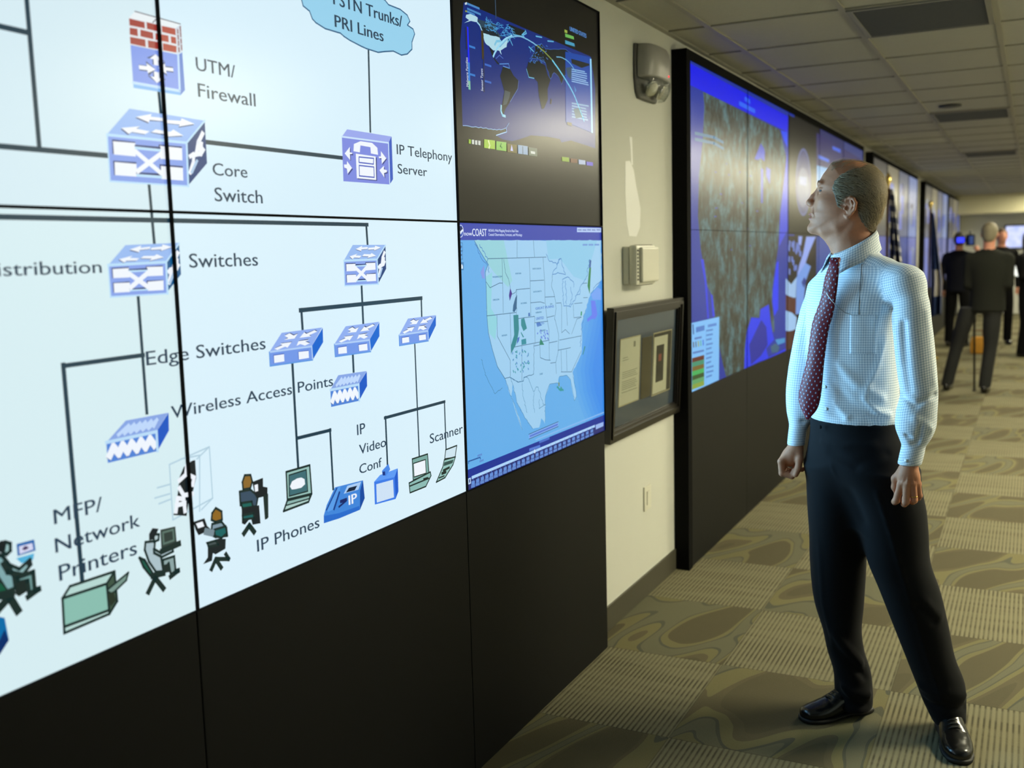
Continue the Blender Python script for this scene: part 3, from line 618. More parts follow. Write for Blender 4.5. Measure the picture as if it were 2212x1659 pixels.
PAGE_B = [
["P",[76,2266,1010,2262,1035,2208,1052,2152,1043,1938,957,1942,819,1947,737,1934,723,1944,623,1943,496,1936,410,1916,360,1906,296,1906,251,1914,322,1931,318,1941,282,1932,141,1926,47,1922,48,2149],[6,38,120]],
["P",[153,2235,271,2240,273,2224,315,2207,187,2200,167,2220],[38,64,84]],
["P",[166,2216,269,2221,291,2207,187,2201],[16,30,40]],
["P",[349,2256,472,2258,466,2243,428,2229,395,2231,376,2245],[14,22,26]],
["L",[472,2259,480,2251,454,2241,462,2237,387,2231,376,2245],4,[96,176,214]],
["L",[238,2247,237,2249,233,2243],1.5,[70,150,205]],
["L",[363,2224,376,2228,374,2224],1.5,[70,150,205]],
["L",[227,2247,221,2243,218,2240,227,2242,231,2243,242,2243,247,2244],1.5,[70,150,205]],
["L",[343,2246,335,2243,344,2243,354,2243,359,2242],1.5,[70,150,205]],
["L",[357,2250,362,2248,367,2251],1.5,[70,150,205]],
["L",[281,2249,289,2248,298,2247,292,2248],1.5,[70,150,205]],
["L",[363,2233,371,2232,379,2230,372,2231],1.5,[70,150,205]],
["L",[304,2237,293,2235,299,2236,310,2239,318,2238,324,2240],1.5,[70,150,205]],
["L",[204,2228,197,2225,207,2227,212,2227],1.5,[70,150,205]],
["L",[379,2247,378,2248,386,2248,394,2247],1.5,[70,150,205]],
["L",[259,2224,253,2222,261,2223,266,2225,274,2225,281,2228],1.5,[70,150,205]],
["L",[207,2242,218,2242,208,2240],1.5,[70,150,205]],
["L",[227,2234,221,2232,213,2228,221,2228,226,2228,236,2230,243,2231,249,2231],1.5,[70,150,205]],
["L",[328,2218,322,2218,311,2215,320,2216,327,2217,331,2216,339,2216,344,2216,354,2216],1.5,[70,150,205]],
["L",[269,2217,274,2214,270,2217],1.5,[70,150,205]],
["L",[276,2246,273,2240,274,2244,280,2247],1.5,[70,150,205]],
["L",[205,2244,217,2246,207,2244],1.5,[70,150,205]],
["L",[376,2238,367,2240,370,2236],1.5,[70,150,205]],
["L",[319,2247,312,2246,304,2243,306,2241,314,2240,319,2239],1.5,[70,150,205]],
["L",[218,2232,229,2233,237,2234,242,2232],1.5,[70,150,205]],
["L",[238,2237,229,2234,223,2233,230,2233,234,2231,239,2229],1.5,[70,150,205]],
["L",[347,2235,338,2235,331,2233,340,2234,348,2233],1.5,[70,150,205]],
["L",[236,2220,225,2221,229,2220,237,2219,244,2219,251,2219,259,2219],1.5,[70,150,205]],
["L",[378,2239,386,2240,396,2240,398,2236],1.5,[70,150,205]],
["L",[285,2249,283,2247,276,2242,285,2242,291,2243,300,2244,308,2245],1.5,[70,150,205]],
["L",[255,2227,264,2228,267,2227,275,2227],1.5,[70,150,205]],
["L",[313,2228,308,2223,307,2221,315,2225,323,2226,331,2229,339,2231],1.5,[70,150,205]],
["L",[373,2219,380,2223,388,2221,397,2221],1.5,[70,150,205]],
["L",[374,2229,365,2229,358,2228,366,2227,371,2227,380,2227,387,2227],1.5,[70,150,205]],
["L",[331,2219,322,2221,330,2221,339,2222,345,2222,355,2223],1.5,[70,150,205]],
["L",[356,2249,365,2248,371,2248,379,2249],1.5,[70,150,205]],
["L",[357,2246,365,2248,370,2247,374,2244,380,2244],1.5,[70,150,205]],
["L",[281,2233,270,2232,265,2233,271,2232,279,2233,287,2232,292,2231],1.5,[70,150,205]],
["L",[353,2231,340,2229,347,2229,356,2230,367,2230,372,2230],1.5,[70,150,205]],
["L",[197,2220,203,2223,210,2226,207,2219],1.5,[70,150,205]],
["L",[339,2241,330,2239,341,2241,346,2242,354,2243,365,2246],1.5,[70,150,205]],
["L",[216,2229,221,2229,230,2230,226,2225,222,2223],1.5,[70,150,205]],
["L",[338,2251,347,2253,354,2256,348,2251,345,2248,340,2244],1.5,[70,150,205]],
["L",[271,2223,267,2219,259,2216,269,2221],1.5,[70,150,205]],
["L",[284,2239,288,2235,293,2240,301,2243],1.5,[70,150,205]],
["L",[252,2232,252,2229,260,2233],1.5,[70,150,205]],
["L",[239,2221,234,2216,241,2217,251,2219,254,2219,264,2220],1.5,[70,150,205]],
["L",[318,2231,312,2224,317,2224,326,2224],1.5,[70,150,205]],
["L",[250,2220,261,2220,256,2220],1.5,[70,150,205]],
["L",[337,2240,344,2243,339,2241,331,2238],1.5,[70,150,205]],
["L",[343,2246,351,2249,360,2250,356,2246],1.5,[70,150,205]],
["L",[309,2249,307,2243,307,2243],1.5,[70,150,205]],
["L",[254,2240,248,2240,239,2241,247,2240,252,2239,261,2240,267,2239,273,2240,278,2238],1.5,[70,150,205]],
["L",[341,2224,351,2226,360,2229,359,2226,353,2222],1.5,[70,150,205]],
["L",[299,2219,306,2217,310,2214,303,2214,294,2212],1.5,[70,150,205]],
["L",[317,2226,322,2222,320,2218],1.5,[70,150,205]],
["L",[269,2230,274,2231,284,2230,271,2229],1.5,[70,150,205]],
["L",[253,2229,259,2229,269,2228,274,2227,264,2227,259,2227],1.5,[70,150,205]],
["L",[345,2243,344,2246,344,2243,343,2238],1.5,[70,150,205]],
["L",[321,2230,317,2224,326,2228,335,2231],1.5,[70,150,205]],
["L",[206,2215,213,2215,220,2214,226,2214,219,2216],1.5,[70,150,205]],
["L",[212,2242,209,2238,204,2234,210,2236,220,2236,226,2239,234,2239],1.5,[70,150,205]],
["L",[223,2242,220,2239,217,2235,220,2235],1.5,[70,150,205]],
["L",[319,2233,330,2235,338,2237,329,2233],1.5,[70,150,205]],
["L",[215,2249,210,2251,210,2247,207,2244,208,2240],1.5,[70,150,205]],
["P",[88,2234,123,2244,156,2239,153,2225,114,2222,74,2209,104,2222,84,2226],[176,214,226]],
["L",[153,2225,167,2220,187,2200],5,[150,205,225]],
["P",[187,2201,200,2202,211,2202,219,2203,233,2202,242,2203,255,2204,267,2206,277,2206,292,2206,296,2199,307,2196,321,2199,332,2204,347,2209,344,2201,339,2194,337,2186,323,2181,308,2174,296,2169,299,2164,302,2157,293,2162,288,2167,275,2166,262,2164,250,2162,242,2163,230,2167,222,2170,212,2171,203,2173,196,2177,192,2182,189,2189,190,2194],[172,214,228]],
["L",[259,2180,271,2192,299,2197],7,[120,190,220]],
["P",[221,2168,251,2160,246,2144,264,2136,287,2128,306,2127,271,2126,242,2142],[14,22,26]],
["L",[265,2141,288,2154,311,2148],2.5,[80,110,190]],
["P",[310,2125,353,2126,380,2107,415,2096,407,2070,377,2048,351,2024,318,1999,301,1976,286,1989,313,2051,288,2093],[14,22,26]],
["P",[317,2055,354,2054,348,2038,327,2014,303,2008],[58,70,78]],
["L",[290,2005,288,1990,297,1978,315,1977],8,[150,205,225]],
["L",[310,2125,353,2125,348,2138,287,2128],2.5,[90,150,220]],
["L",[415,2096,407,2070,351,2024],2,[80,110,190]],
["P",[488,2164,554,2181,617,2172,634,2144,656,2132,631,2098,631,2064,600,2032,581,2028,561,2067,554,2111,524,2120,489,2117,473,2140],[14,22,26]],
["P",[653,2071,662,2068,657,2052,647,2053],[14,22,26]],
["L",[473,2140,489,2117,528,2119],3,[96,176,214]],
["P",[539,2222,553,2228,573,2232,592,2238,598,2234,614,2229,620,2225,641,2229,658,2230,674,2233,688,2236,710,2239,726,2241,742,2245,761,2248,784,2251,796,2250,811,2247,830,2247,845,2244,862,2243,880,2243,896,2241,909,2239,927,2238,943,2234,962,2236,975,2234,999,2232,978,2227,958,2221,937,2215,914,2208,894,2199,873,2193,864,2183,862,2177,854,2166,847,2156,840,2149,810,2149,797,2152,785,2159,779,2165,767,2154,761,2145,754,2136,744,2127,741,2134,732,2140,729,2146,719,2152,701,2157,686,2159,672,2151,666,2141,655,2134,647,2140,644,2147,642,2154,634,2159,625,2166,624,2172,619,2180,604,2182,591,2182,573,2184,564,2186,546,2183,525,2181,507,2181,520,2191,536,2201,540,2209,539,2215],[14,22,26]],
["L",[539,2222,553,2228,573,2232,592,2238,598,2234,614,2229,620,2225,641,2229,658,2230,674,2233,688,2236,710,2239,726,2241,742,2245,761,2248,784,2251,796,2250,811,2247,830,2247,845,2244,862,2243,880,2243,896,2241,909,2239,927,2238,943,2234,962,2236,975,2234,999,2232,978,2227,958,2221,937,2215,914,2208,894,2199,873,2193,864,2183,862,2177,854,2166,847,2156,840,2149,810,2149,797,2152,785,2159,779,2165,767,2154,761,2145,754,2136,744,2127,741,2134,732,2140,729,2146,719,2152,701,2157,686,2159,672,2151,666,2141,655,2134,647,2140,644,2147,642,2154,634,2159,625,2166,624,2172,619,2180,604,2182,591,2182,573,2184,564,2186,546,2183,525,2181,507,2181,520,2191,536,2201,540,2209,539,2215,539,2222],1.6,[62,104,176]],
["L",[536,2174,542,2172],3,[54,110,180]],
["L",[582,2177,592,2176],3,[54,110,180]],
["L",[571,2191,577,2190],3,[54,110,180]],
["L",[565,2222,575,2222],3,[54,110,180]],
["L",[511,2212,521,2215],3,[54,110,180]],
["L",[550,2188,559,2190],3,[54,110,180]],
["L",[550,2203,541,2198],3,[54,110,180]],
["L",[503,2165,497,2166],3,[54,110,180]],
["L",[607,2188,603,2187],3,[54,110,180]],
["L",[560,2187,555,2183],3,[54,110,180]],
["L",[627,2198,638,2195],3,[54,110,180]],
["L",[548,2178,556,2178],3,[54,110,180]],
["L",[515,2186,525,2189],3,[54,110,180]],
["L",[581,2180,585,2184],3,[54,110,180]],
["L",[581,2218,591,2217],3,[54,110,180]],
["L",[538,2174,543,2175],3,[54,110,180]],
["L",[605,2184,615,2181],3,[54,110,180]],
["L",[583,2192,587,2192],3,[54,110,180]],
["L",[627,2220,619,2216],3,[54,110,180]],
["L",[563,2198,567,2200],3,[54,110,180]],
["L",[528,2220,535,2217],3,[54,110,180]],
["L",[590,2228,602,2226],3,[54,110,180]],
["L",[567,2231,576,2231],3,[54,110,180]],
["L",[581,2232,588,2237],3,[54,110,180]],
["L",[562,2222,561,2217],3,[54,110,180]],
["L",[594,2187,592,2187],3,[54,110,180]],
["L",[579,2231,578,2226],3,[54,110,180]],
["L",[595,2184,592,2181],3,[54,110,180]],
["L",[600,2194,600,2197],3,[54,110,180]],
["L",[503,2169,514,2172],3,[54,110,180]],
["L",[597,2212,601,2208],3,[54,110,180]],
["L",[541,2190,538,2189],3,[54,110,180]],
["L",[506,2206,503,2201],3,[54,110,180]],
["L",[517,2179,510,2173],3,[54,110,180]],
["L",[524,2218,519,2213],3,[54,110,180]],
["L",[584,2181,586,2184],3,[54,110,180]],
["L",[544,2200,556,2205],3,[54,110,180]],
["L",[531,2176,524,2170],3,[54,110,180]],
["L",[538,2193,543,2189],3,[54,110,180]],
["L",[510,2172,505,2169],3,[54,110,180]],
["L",[504,2176,500,2177],3,[54,110,180]],
["L",[507,2202,505,2197],3,[54,110,180]],
["L",[578,2211,590,2215],3,[54,110,180]],
["L",[527,2168,538,2168],3,[54,110,180]],
["L",[626,2237,637,2236],3,[54,110,180]],
["L",[584,2184,577,2185],3,[54,110,180]],
["L",[362,2211,377,2198],4,[96,176,214]],
["L",[495,2212,529,2203],4,[96,176,214]],
["L",[471,2255,445,2240],4,[96,176,214]],
["L",[549,2254,594,2258],4,[96,176,214]],
["L",[639,2254,686,2260],4,[96,176,214]],
["L",[346,2202,362,2215],4,[96,176,214]],
["L",[48,1923,58,1924,69,1925,81,1925,86,1925,98,1924,111,1925,121,1927,129,1927,141,1926,156,1929,167,1927,175,1928,189,1930,199,1928,212,1929,220,1930,233,1929,243,1931,255,1930,272,1934,282,1933,295,1936,303,1938,320,1943,326,1949,333,1954,339,1959],1.8,[150,190,230]],
["L",[251,1914,322,1931,318,1941],3,[150,190,230]],
["P",[783,2243,1015,2259,1021,1991,777,2006],[10,66,160]],
["P",[832,2227,997,2234,997,2228,925,2209,837,2212],[14,22,26]],
["P",[785,2189,836,2200,829,2155,799,2163],[44,74,100]],
["L",[836,2192,953,2200],3.5,[140,184,226]],
["L",[835,2185,970,2195],3.5,[140,184,226]],
["L",[835,2178,973,2187],3.5,[140,184,226]],
["L",[835,2172,972,2179],3.5,[140,184,226]],
["L",[834,2165,963,2170],3.5,[140,184,226]],
["L",[834,2158,982,2165],3.5,[140,184,226]],
["L",[834,2151,986,2158],3.5,[140,184,226]],
["L",[833,2076,983,2083],5,[120,164,200]],
["L",[833,2067,958,2071],5,[120,164,200]],
["L",[832,2058,962,2061],5,[120,164,200]],
["L",[832,2049,963,2051],5,[120,164,200]],
["L",[831,2039,963,2041],5,[120,164,200]],
["L",[831,2030,974,2033],5,[120,164,200]],
["P",[845,2058,908,2069,923,2038,864,2027],[40,84,110]],
["P",[854,2139,874,2125,863,2116],[50,130,200]],
["P",[786,2008,827,2008,826,1996,786,1998],[36,30,22]],
["P",[1004,2253,1018,2254,1021,1991,1005,1991],[150,214,246]],
["L",[246,2144,249,2147,252,2151,256,2155,261,2160,266,2164,270,2169,274,2172,279,2176,284,2180,288,2183,293,2187,298,2190,303,2193,308,2196,313,2199,318,2202,324,2205,330,2208,337,2211,346,2214,354,2217,363,2220,370,2223,375,2225],7,[150,208,232]],
["L",[290,2179,296,2182,305,2188,315,2194,326,2201,337,2207,346,2212,355,2216,363,2219,372,2221,380,2223,388,2225,395,2227,402,2228,409,2230,415,2231,422,2232,429,2233,437,2234,445,2234,455,2234,465,2234,475,2233,485,2233,496,2232,506,2231,518,2230,530,2229,540,2227,550,2226,556,2226],4,[120,180,214]],
["L",[556,2226,563,2224,572,2223,584,2220,596,2218,608,2216,619,2213,630,2210,641,2207,652,2204,663,2201,672,2198,678,2196],4,[132,150,70]],
["L",[674,2197,682,2194,692,2189,705,2184,719,2178,734,2171,749,2164,764,2157,780,2149,797,2140,814,2131,831,2121,847,2110,864,2097,881,2081,899,2065,915,2049,929,2036,939,2026],6,[110,200,232]],
["L",[708,2214,712,2214,719,2215,726,2216,734,2217,743,2218,752,2218,761,2218,770,2217,780,2217,791,2216,801,2214,811,2212,822,2209,833,2205,845,2200,856,2195,865,2191,872,2188],3,[110,180,220]],
["L",[93,2198,94,2100],10,[18,34,240]],
["L",[94,2100,93,2044],10,[50,130,220]],
["L",[93,2048,93,2033],12,[120,190,160]],
["L",[84,2195,85,2142],9,[40,40,60]],
["L",[180,2201,181,2131],14,[64,52,20]],
["L",[185,2132,181,2034],6,[40,44,60]],
["V","Malware Families",88,2035,2116,10,[220,232,240]],
["V","Sensor Types",176,2034,2098,10,[220,232,240]],
["L",[101,2150,132,2150],6,[50,120,200]],
["L",[95,2072,127,2072],6,[50,120,200]],
["L",[192,2113,229,2113],6,[50,100,190]],
["L",[189,2065,226,2065],6,[50,100,190]],
["T","UNITED STATES",825,2320,972,14,[84,134,200],1],
["P",[780,2316,803,2316,803,2307,780,2306],[150,170,70]],
["P",[784,2303,857,2306,862,2296,785,2292],[104,176,84]],
["P",[783,2281,862,2283,867,2273,784,2269],[66,150,184]],
["L",[96,2266,166,2266],6,[70,130,190]],
["L",[96,2252,172,2251],6,[70,130,190]],
["L",[95,2244,136,2243],6,[70,130,190]],
["P",[81,2265,93,2270,93,2263,82,2260],[200,216,224]],
["P",[82,2245,93,2246,93,2242,82,2241],[150,160,50]],
["L",[269,2312,270,2260],6,[50,70,90]],
["P",[79,1888,93,1888,92,1876,78,1876],[150,184,60]],
["P",[97,1888,111,1889,111,1876,97,1876],[200,206,200]],
["P",[116,1888,131,1889,130,1876,116,1876],[200,206,200]],
["P",[136,1889,150,1889,149,1876,135,1877],[200,206,200]],
["P",[173,1896,242,1898,240,1872,171,1871],[154,192,58]],
["P",[250,1897,317,1899,316,1872,248,1871],[124,182,76]],
["P",[322,1896,388,1897,388,1871,322,1870],[92,80,26]],
["P",[397,1898,467,1899,467,1872,397,1871],[134,160,190]],
["P",[473,1897,537,1898,537,1872,474,1871],[92,104,92]],
["P",[735,1885,797,1887,797,1872,736,1871],[124,156,44]],
["P",[811,1885,870,1887,869,1873,811,1871],[96,52,36]],
["P",[882,1886,943,1887,945,1872,883,1870],[154,170,200]],
["P",[954,1884,1015,1885,1017,1872,956,1871],[88,74,196]],
["L",[200,1893,207,1881,202,1873],6,[230,236,180]],
["L",[282,1892,276,1884,286,1880],5,[60,120,50]],
["P",[353,1895,362,1876,344,1876],[190,190,240]],
["L",[431,1894,431,1874],5,[60,80,100]],
["L",[492,1882,518,1882],8,[200,206,200]]]
PAGE_C = [
["P",[-14,1659,1114,1680,1110,1585,-19,1588],[54,70,172]],
["P",[-18,1601,1132,1601,1154,1027,1141,718,-65,895],[98,172,232]],
["P",[1019,1601,948,1437,879,1302,822,1204,793,1139,815,1061,865,991,916,927,1186,884,1214,1601],[91,166,232]],
["P",[1059,1601,986,1436,916,1300,858,1201,829,1135,852,1056,902,986,954,921,1186,884,1214,1601],[83,161,232]],
["P",[1099,1601,1025,1434,954,1297,895,1197,866,1131,889,1051,940,980,993,914,1186,884,1214,1601],[76,155,232]],
["P",[1140,1601,1065,1433,993,1294,933,1194,903,1126,926,1046,979,974,1033,908,1186,884,1214,1601],[69,149,232]],
["P",[1181,1601,1105,1431,1032,1292,972,1190,941,1122,965,1041,1018,969,1074,902,1186,884,1214,1601],[61,144,232]],
["P",[1224,1601,1147,1430,1072,1289,1011,1186,979,1118,1004,1036,1058,963,1115,895,1186,884,1214,1601],[54,138,232]],
["P",[97,1600,103,1593,114,1586,117,1576,127,1569,136,1562,146,1553,154,1545,163,1539,175,1530,169,1522,165,1513,156,1506,159,1498,159,1488,159,1479,161,1469,160,1462,163,1453,163,1446,161,1437,161,1428,160,1420,158,1409,160,1401,156,1394,162,1386,159,1376,160,1367,164,1358,160,1351,163,1341,166,1334,166,1325,166,1316,173,1306,179,1293,185,1284,187,1275,192,1264,194,1256,201,1246,207,1237,213,1224,217,1217,226,1207,234,1199,243,1191,257,1182,264,1174,268,1173,275,1163,276,1154,287,1143,287,1134,296,1122,305,1112,311,1101,319,1092,327,1082,331,1074,339,1064,345,1053,353,1043,359,1035,365,1024,369,1012,372,1004,375,993,369,1005,364,1015,360,1024,354,1035,343,1047,334,1058,331,1069,324,1081,320,1091,314,1100,307,1112,308,1120,315,1132,314,1140,319,1150,322,1139,323,1132,331,1120,337,1111,340,1100,341,1092,349,1081,358,1071,374,1061,381,1049,394,1038,400,1027,416,1018,430,1006,445,993,455,984,478,983,505,980,514,990,518,998,523,1009,541,997,552,985,551,993,557,1003,556,1014,554,1024,555,1037,559,1048,556,1060,557,1069,561,1081,569,1089,581,1096,589,1107,597,1116,622,1114,646,1113,668,1110,667,1122,676,1132,709,1129,744,1129,760,1116,776,1107,778,1095,780,1086,787,1073,789,1064,793,1054,801,1040,807,1028,823,1042,821,1054,821,1065,811,1077,810,1085,803,1096,803,1111,803,1120,794,1133,804,1143,820,1149,831,1159,845,1167,858,1178,875,1191,882,1203,881,1213,884,1226,887,1237,887,1249,887,1258,888,1270,885,1279,882,1288,880,1299,890,1310,901,1318,901,1328,918,1335,922,1347,936,1357,935,1367,949,1375,953,1387,969,1397,974,1406,993,1412,1011,1419,1029,1426,1050,1434,1064,1442,1082,1450,1087,1459,1086,1470,1085,1480,1084,1491,1081,1504,1086,1513,1086,1524,1085,1536,1090,1547,1082,1557,1082,1570,1084,1579,1085,1590,1087,1602,1063,1600,1028,1601,1004,1601,974,1603,947,1600,924,1601,895,1600,876,1602,849,1600,826,1601,798,1602,775,1602,749,1601,728,1600,696,1602,675,1601,655,1602,630,1601,606,1600,584,1599,559,1600,542,1601,515,1600,500,1601,478,1601,452,1600,433,1601,416,1600,397,1601,376,1602,354,1601,337,1600,316,1600,295,1601,274,1601,256,1600,237,1599,221,1601,200,1601,185,1602,170,1601,149,1601,131,1601,117,1602],[156,204,238]],
["P",[97,1601,283,1601,334,1475,304,1456,265,1477,214,1504,176,1529],[146,206,218]],
["P",[162,1493,201,1505,187,1397,226,1362,209,1299,169,1324,159,1376],[140,208,222]],
["P",[594,1601,1047,1601,927,1455,821,1473,704,1539,608,1537],[140,200,232]],
["L",[97,1598,127,1569,176,1529,157,1506,160,1462,159,1376,165,1325,186,1275,218,1216,265,1174],3,[70,128,170]],
["L",[176,1546,591,1545],2.0,[52,100,140]],
["L",[269,1544,268,1470,266,1379],2.0,[52,100,140]],
["L",[460,1542,463,1470,462,1353],2.0,[52,100,140]],
["L",[566,1544,574,1467,575,1399,585,1345],2.0,[52,100,140]],
["L",[463,1470,570,1469],2.0,[52,100,140]],
["L",[362,1446,459,1446],2.0,[52,100,140]],
["L",[280,1542,281,1534,283,1527,284,1518,288,1510,288,1502,297,1492,308,1482,311,1474,315,1465,318,1458,319,1449,324,1441,332,1433,355,1438,362,1447,363,1437,359,1430,363,1420,358,1411,358,1402,359,1393,361,1385,357,1375,358,1367],2.0,[52,100,140]],
["L",[464,1399,537,1398,570,1392],2.0,[52,100,140]],
["L",[159,1376,354,1374],2.0,[52,100,140]],
["L",[224,1374,223,1309,305,1227,303,1177],2.0,[52,100,140]],
["L",[313,1375,313,1246],2.0,[52,100,140]],
["L",[359,1354,490,1353],2.0,[52,100,140]],
["L",[490,1353,489,1262],2.0,[52,100,140]],
["L",[493,1332,593,1330],2.0,[52,100,140]],
["L",[585,1345,600,1301,598,1197],2.0,[52,100,140]],
["L",[314,1266,598,1265],2.0,[52,100,140]],
["L",[390,1268,384,1153],2.0,[52,100,140]],
["L",[481,1263,479,1254,482,1244,481,1235,476,1228,479,1218,477,1209,478,1200,474,1192,477,1181,472,1172,473,1164,455,1162,436,1164,418,1162,399,1162,395,1150,360,1151,340,1158,321,1166,301,1174,284,1174,265,1174],2.0,[52,100,140]],
["L",[480,1256,521,1256],2.0,[52,100,140]],
["L",[525,1256,527,1213,564,1202,607,1196],2.0,[52,100,140]],
["L",[574,1412,653,1410],2.0,[52,100,140]],
["L",[585,1343,645,1345],2.0,[52,100,140]],
["L",[601,1256,667,1256],2.0,[52,100,140]],
["L",[606,1186,650,1184,653,1145],2.0,[52,100,140]],
["L",[638,1486,635,1476,637,1467,630,1457,629,1446,633,1438,643,1429,648,1419,652,1410,657,1399,660,1390,659,1379,663,1369,658,1360,656,1352,651,1344,648,1334,656,1326,660,1316,664,1308,670,1298,672,1290,678,1281,679,1271,677,1262,677,1254,674,1244,674,1236,675,1226,671,1217,667,1209,660,1201,657,1193,650,1184],2.0,[52,100,140]],
["L",[685,1258,878,1257],2.0,[52,100,140]],
["L",[670,1224,780,1223],2.0,[52,100,140]],
["L",[697,1222,698,1145],2.0,[52,100,140]],
["L",[743,1219,744,1144],2.0,[52,100,140]],
["L",[161,1477,184,1459,247,1471,268,1470],2.0,[52,100,140]],
["L",[665,1387,705,1386,709,1374],2.0,[52,100,140]],
["L",[709,1374,705,1282,737,1291,773,1273],2.0,[52,100,140]],
["L",[750,1370,756,1304],2.0,[52,100,140]],
["L",[811,1376,814,1327,882,1326],2.0,[52,100,140]],
["L",[792,1271,842,1321,881,1324],2.0,[52,100,140]],
["L",[821,1377,894,1376],2.0,[52,100,140]],
["L",[897,1446,942,1446],2.0,[52,100,140]],
["L",[904,1394,945,1393],2.0,[52,100,140]],
["L",[375,1600,372,1548],2.0,[52,100,140]],
["L",[495,1600,500,1547],2.0,[52,100,140]],
["L",[693,1146,785,1136,876,1203],2.0,[52,100,140]],
["L",[592,1555,601,1547,608,1536,616,1531,640,1530,643,1526,668,1525,677,1519,684,1525,696,1534,713,1539,719,1531,718,1523,719,1516,727,1509,735,1504,734,1495,747,1487,747,1482,736,1484,713,1487,697,1488,684,1491,666,1487,638,1486,642,1493,649,1499,664,1505,673,1507,678,1516,680,1521,691,1525,691,1535,704,1539],2.6,[74,132,196]],
["L",[720,1466,739,1470,755,1472,765,1474,781,1470,789,1463,799,1461,817,1454,821,1446,819,1436],2.6,[74,132,196]],
["L",[722,1462,727,1457,719,1451,723,1439,719,1436,721,1427,723,1423,727,1412,721,1410,725,1398,721,1396,728,1385,726,1382,728,1374,742,1374,773,1371,787,1367,792,1374,808,1379,808,1385,827,1389,836,1399,832,1403,844,1407,851,1414,867,1421,873,1429,876,1433,886,1441,902,1446,913,1452,922,1459,930,1461,939,1470,948,1474,950,1485,943,1490,948,1499,957,1501,957,1509,970,1515,961,1526,971,1531],2.6,[74,132,196]],
["L",[748,1460,742,1456,749,1449,742,1442,748,1434,752,1428,753,1418,747,1413,751,1408,755,1400,750,1391,744,1387,751,1379],2.6,[74,132,196]],
["L",[775,1370,779,1376,791,1380,789,1390,802,1396,801,1402,804,1410,797,1418,794,1421,791,1428,791,1437],2.6,[74,132,196]],
["L",[846,1408,872,1408,878,1418,876,1426],2.6,[74,132,196]],
["L",[922,1347,918,1337,909,1333,902,1325,903,1314,901,1307,890,1303,891,1295,889,1286,879,1281,887,1273,883,1265,878,1256,874,1247,878,1241,866,1236,875,1227,867,1219],2.6,[74,132,196]],
["L",[976,1407,990,1411,1003,1418,1002,1424,1019,1431,1033,1437,1047,1440,1065,1444,1077,1450],2.6,[74,132,196]],
["L",[127,1588,129,1581,140,1578,144,1570,151,1568,160,1560,160,1554,171,1550,175,1543,168,1537,177,1529,178,1522,180,1518,174,1513,180,1505],2.6,[74,132,196]],
["L",[98,1590,107,1584,111,1580,114,1577,115,1570,118,1564,127,1560,128,1554,136,1547,143,1541,154,1536,163,1533,168,1528],2.6,[74,132,196]],
["L",[266,1174,268,1169,273,1163,274,1159,280,1152,283,1149,286,1142,288,1137,293,1132,295,1128,297,1122,298,1117,306,1112,307,1107,315,1100,315,1097,319,1093,324,1087,328,1081,331,1075,331,1073,333,1066,337,1062,342,1054,346,1049,350,1045,348,1040,351,1037,355,1029,360,1025,359,1021,365,1014,367,1008,371,1002,376,997,376,993],1.8,[70,128,170]],
["L",[299,1176,302,1172,309,1166,308,1161,313,1157,317,1150,322,1143,323,1140,326,1135,325,1130,326,1125,334,1119,336,1112,337,1109,339,1103,340,1097,343,1092,343,1087,351,1081,353,1077,362,1070,365,1067,368,1059,374,1056,379,1051,386,1045,391,1038,395,1033,400,1028,409,1023,416,1018,420,1010,429,1006,433,1001,443,995,450,988,455,984],1.8,[70,128,170]],
["L",[385,1145,384,1139,385,1136,386,1130,384,1125,391,1118,388,1113,388,1108,388,1102,391,1098,393,1093,397,1086,401,1083,403,1077,400,1072,406,1067,409,1059,412,1054,410,1050,415,1044],1.8,[70,128,170]],
["L",[299,1175,311,1169,316,1167,328,1161,336,1160,343,1156,355,1151,369,1152,377,1151,393,1151,398,1157,400,1161,414,1161,424,1159,433,1153,438,1147,437,1144,444,1139,449,1131,452,1126,456,1121,460,1118,464,1111,471,1105,477,1109,482,1114,489,1119,503,1117,507,1112,507,1106,513,1101,520,1095,523,1089,520,1084,524,1078,530,1071,536,1067,539,1059,539,1055,560,1048],1.8,[70,128,170]],
["L",[559,1049,556,1054,557,1060,556,1066,559,1073,559,1077,567,1084,569,1088,572,1092,574,1097,579,1100,584,1106,593,1112,596,1115,610,1115,622,1114,642,1113,655,1112,669,1109,674,1115,678,1120,678,1124,680,1132,698,1131,709,1130,724,1130,741,1129,753,1122,760,1118,770,1112,775,1107,776,1102,780,1093,782,1089,786,1083,788,1077,791,1069,791,1064,794,1058,797,1052,798,1046,805,1041,802,1033,806,1029,813,1034,818,1039,825,1042,825,1047,824,1055,821,1060,817,1067,817,1072,816,1080,809,1086,810,1091,804,1098,804,1104,802,1109,796,1117,799,1121,797,1127,795,1134],1.8,[70,128,170]],
["L",[472,1102,473,1097,470,1091,467,1088,468,1082,463,1078,468,1071,464,1067,463,1063,467,1057,467,1051,472,1047,471,1040,472,1036],1.8,[70,128,170]],
["L",[512,1074,508,1069,507,1065,509,1058,513,1053,510,1048,508,1043,521,1046,531,1047,541,1049,555,1049],1.8,[70,128,170]],
["L",[554,1043,557,1038,556,1032,551,1029,557,1023,554,1017,555,1011,555,1008,554,1000,553,995,552,991],1.8,[70,128,170]],
["L",[115,1249,121,1245,120,1240,122,1235,125,1231,127,1224,128,1221,133,1215,135,1209,138,1206,136,1201,143,1196,148,1190,151,1186,154,1182,158,1176,163,1171,169,1165,170,1163,178,1157,182,1151,187,1146,189,1141,196,1135,203,1137,210,1139,217,1142,230,1142,238,1145,246,1147],1.8,[70,128,170]],
["P",[335,1367,370,1366,372,1319,361,1292,344,1270,313,1248,313,1273,337,1304],[36,132,144]],
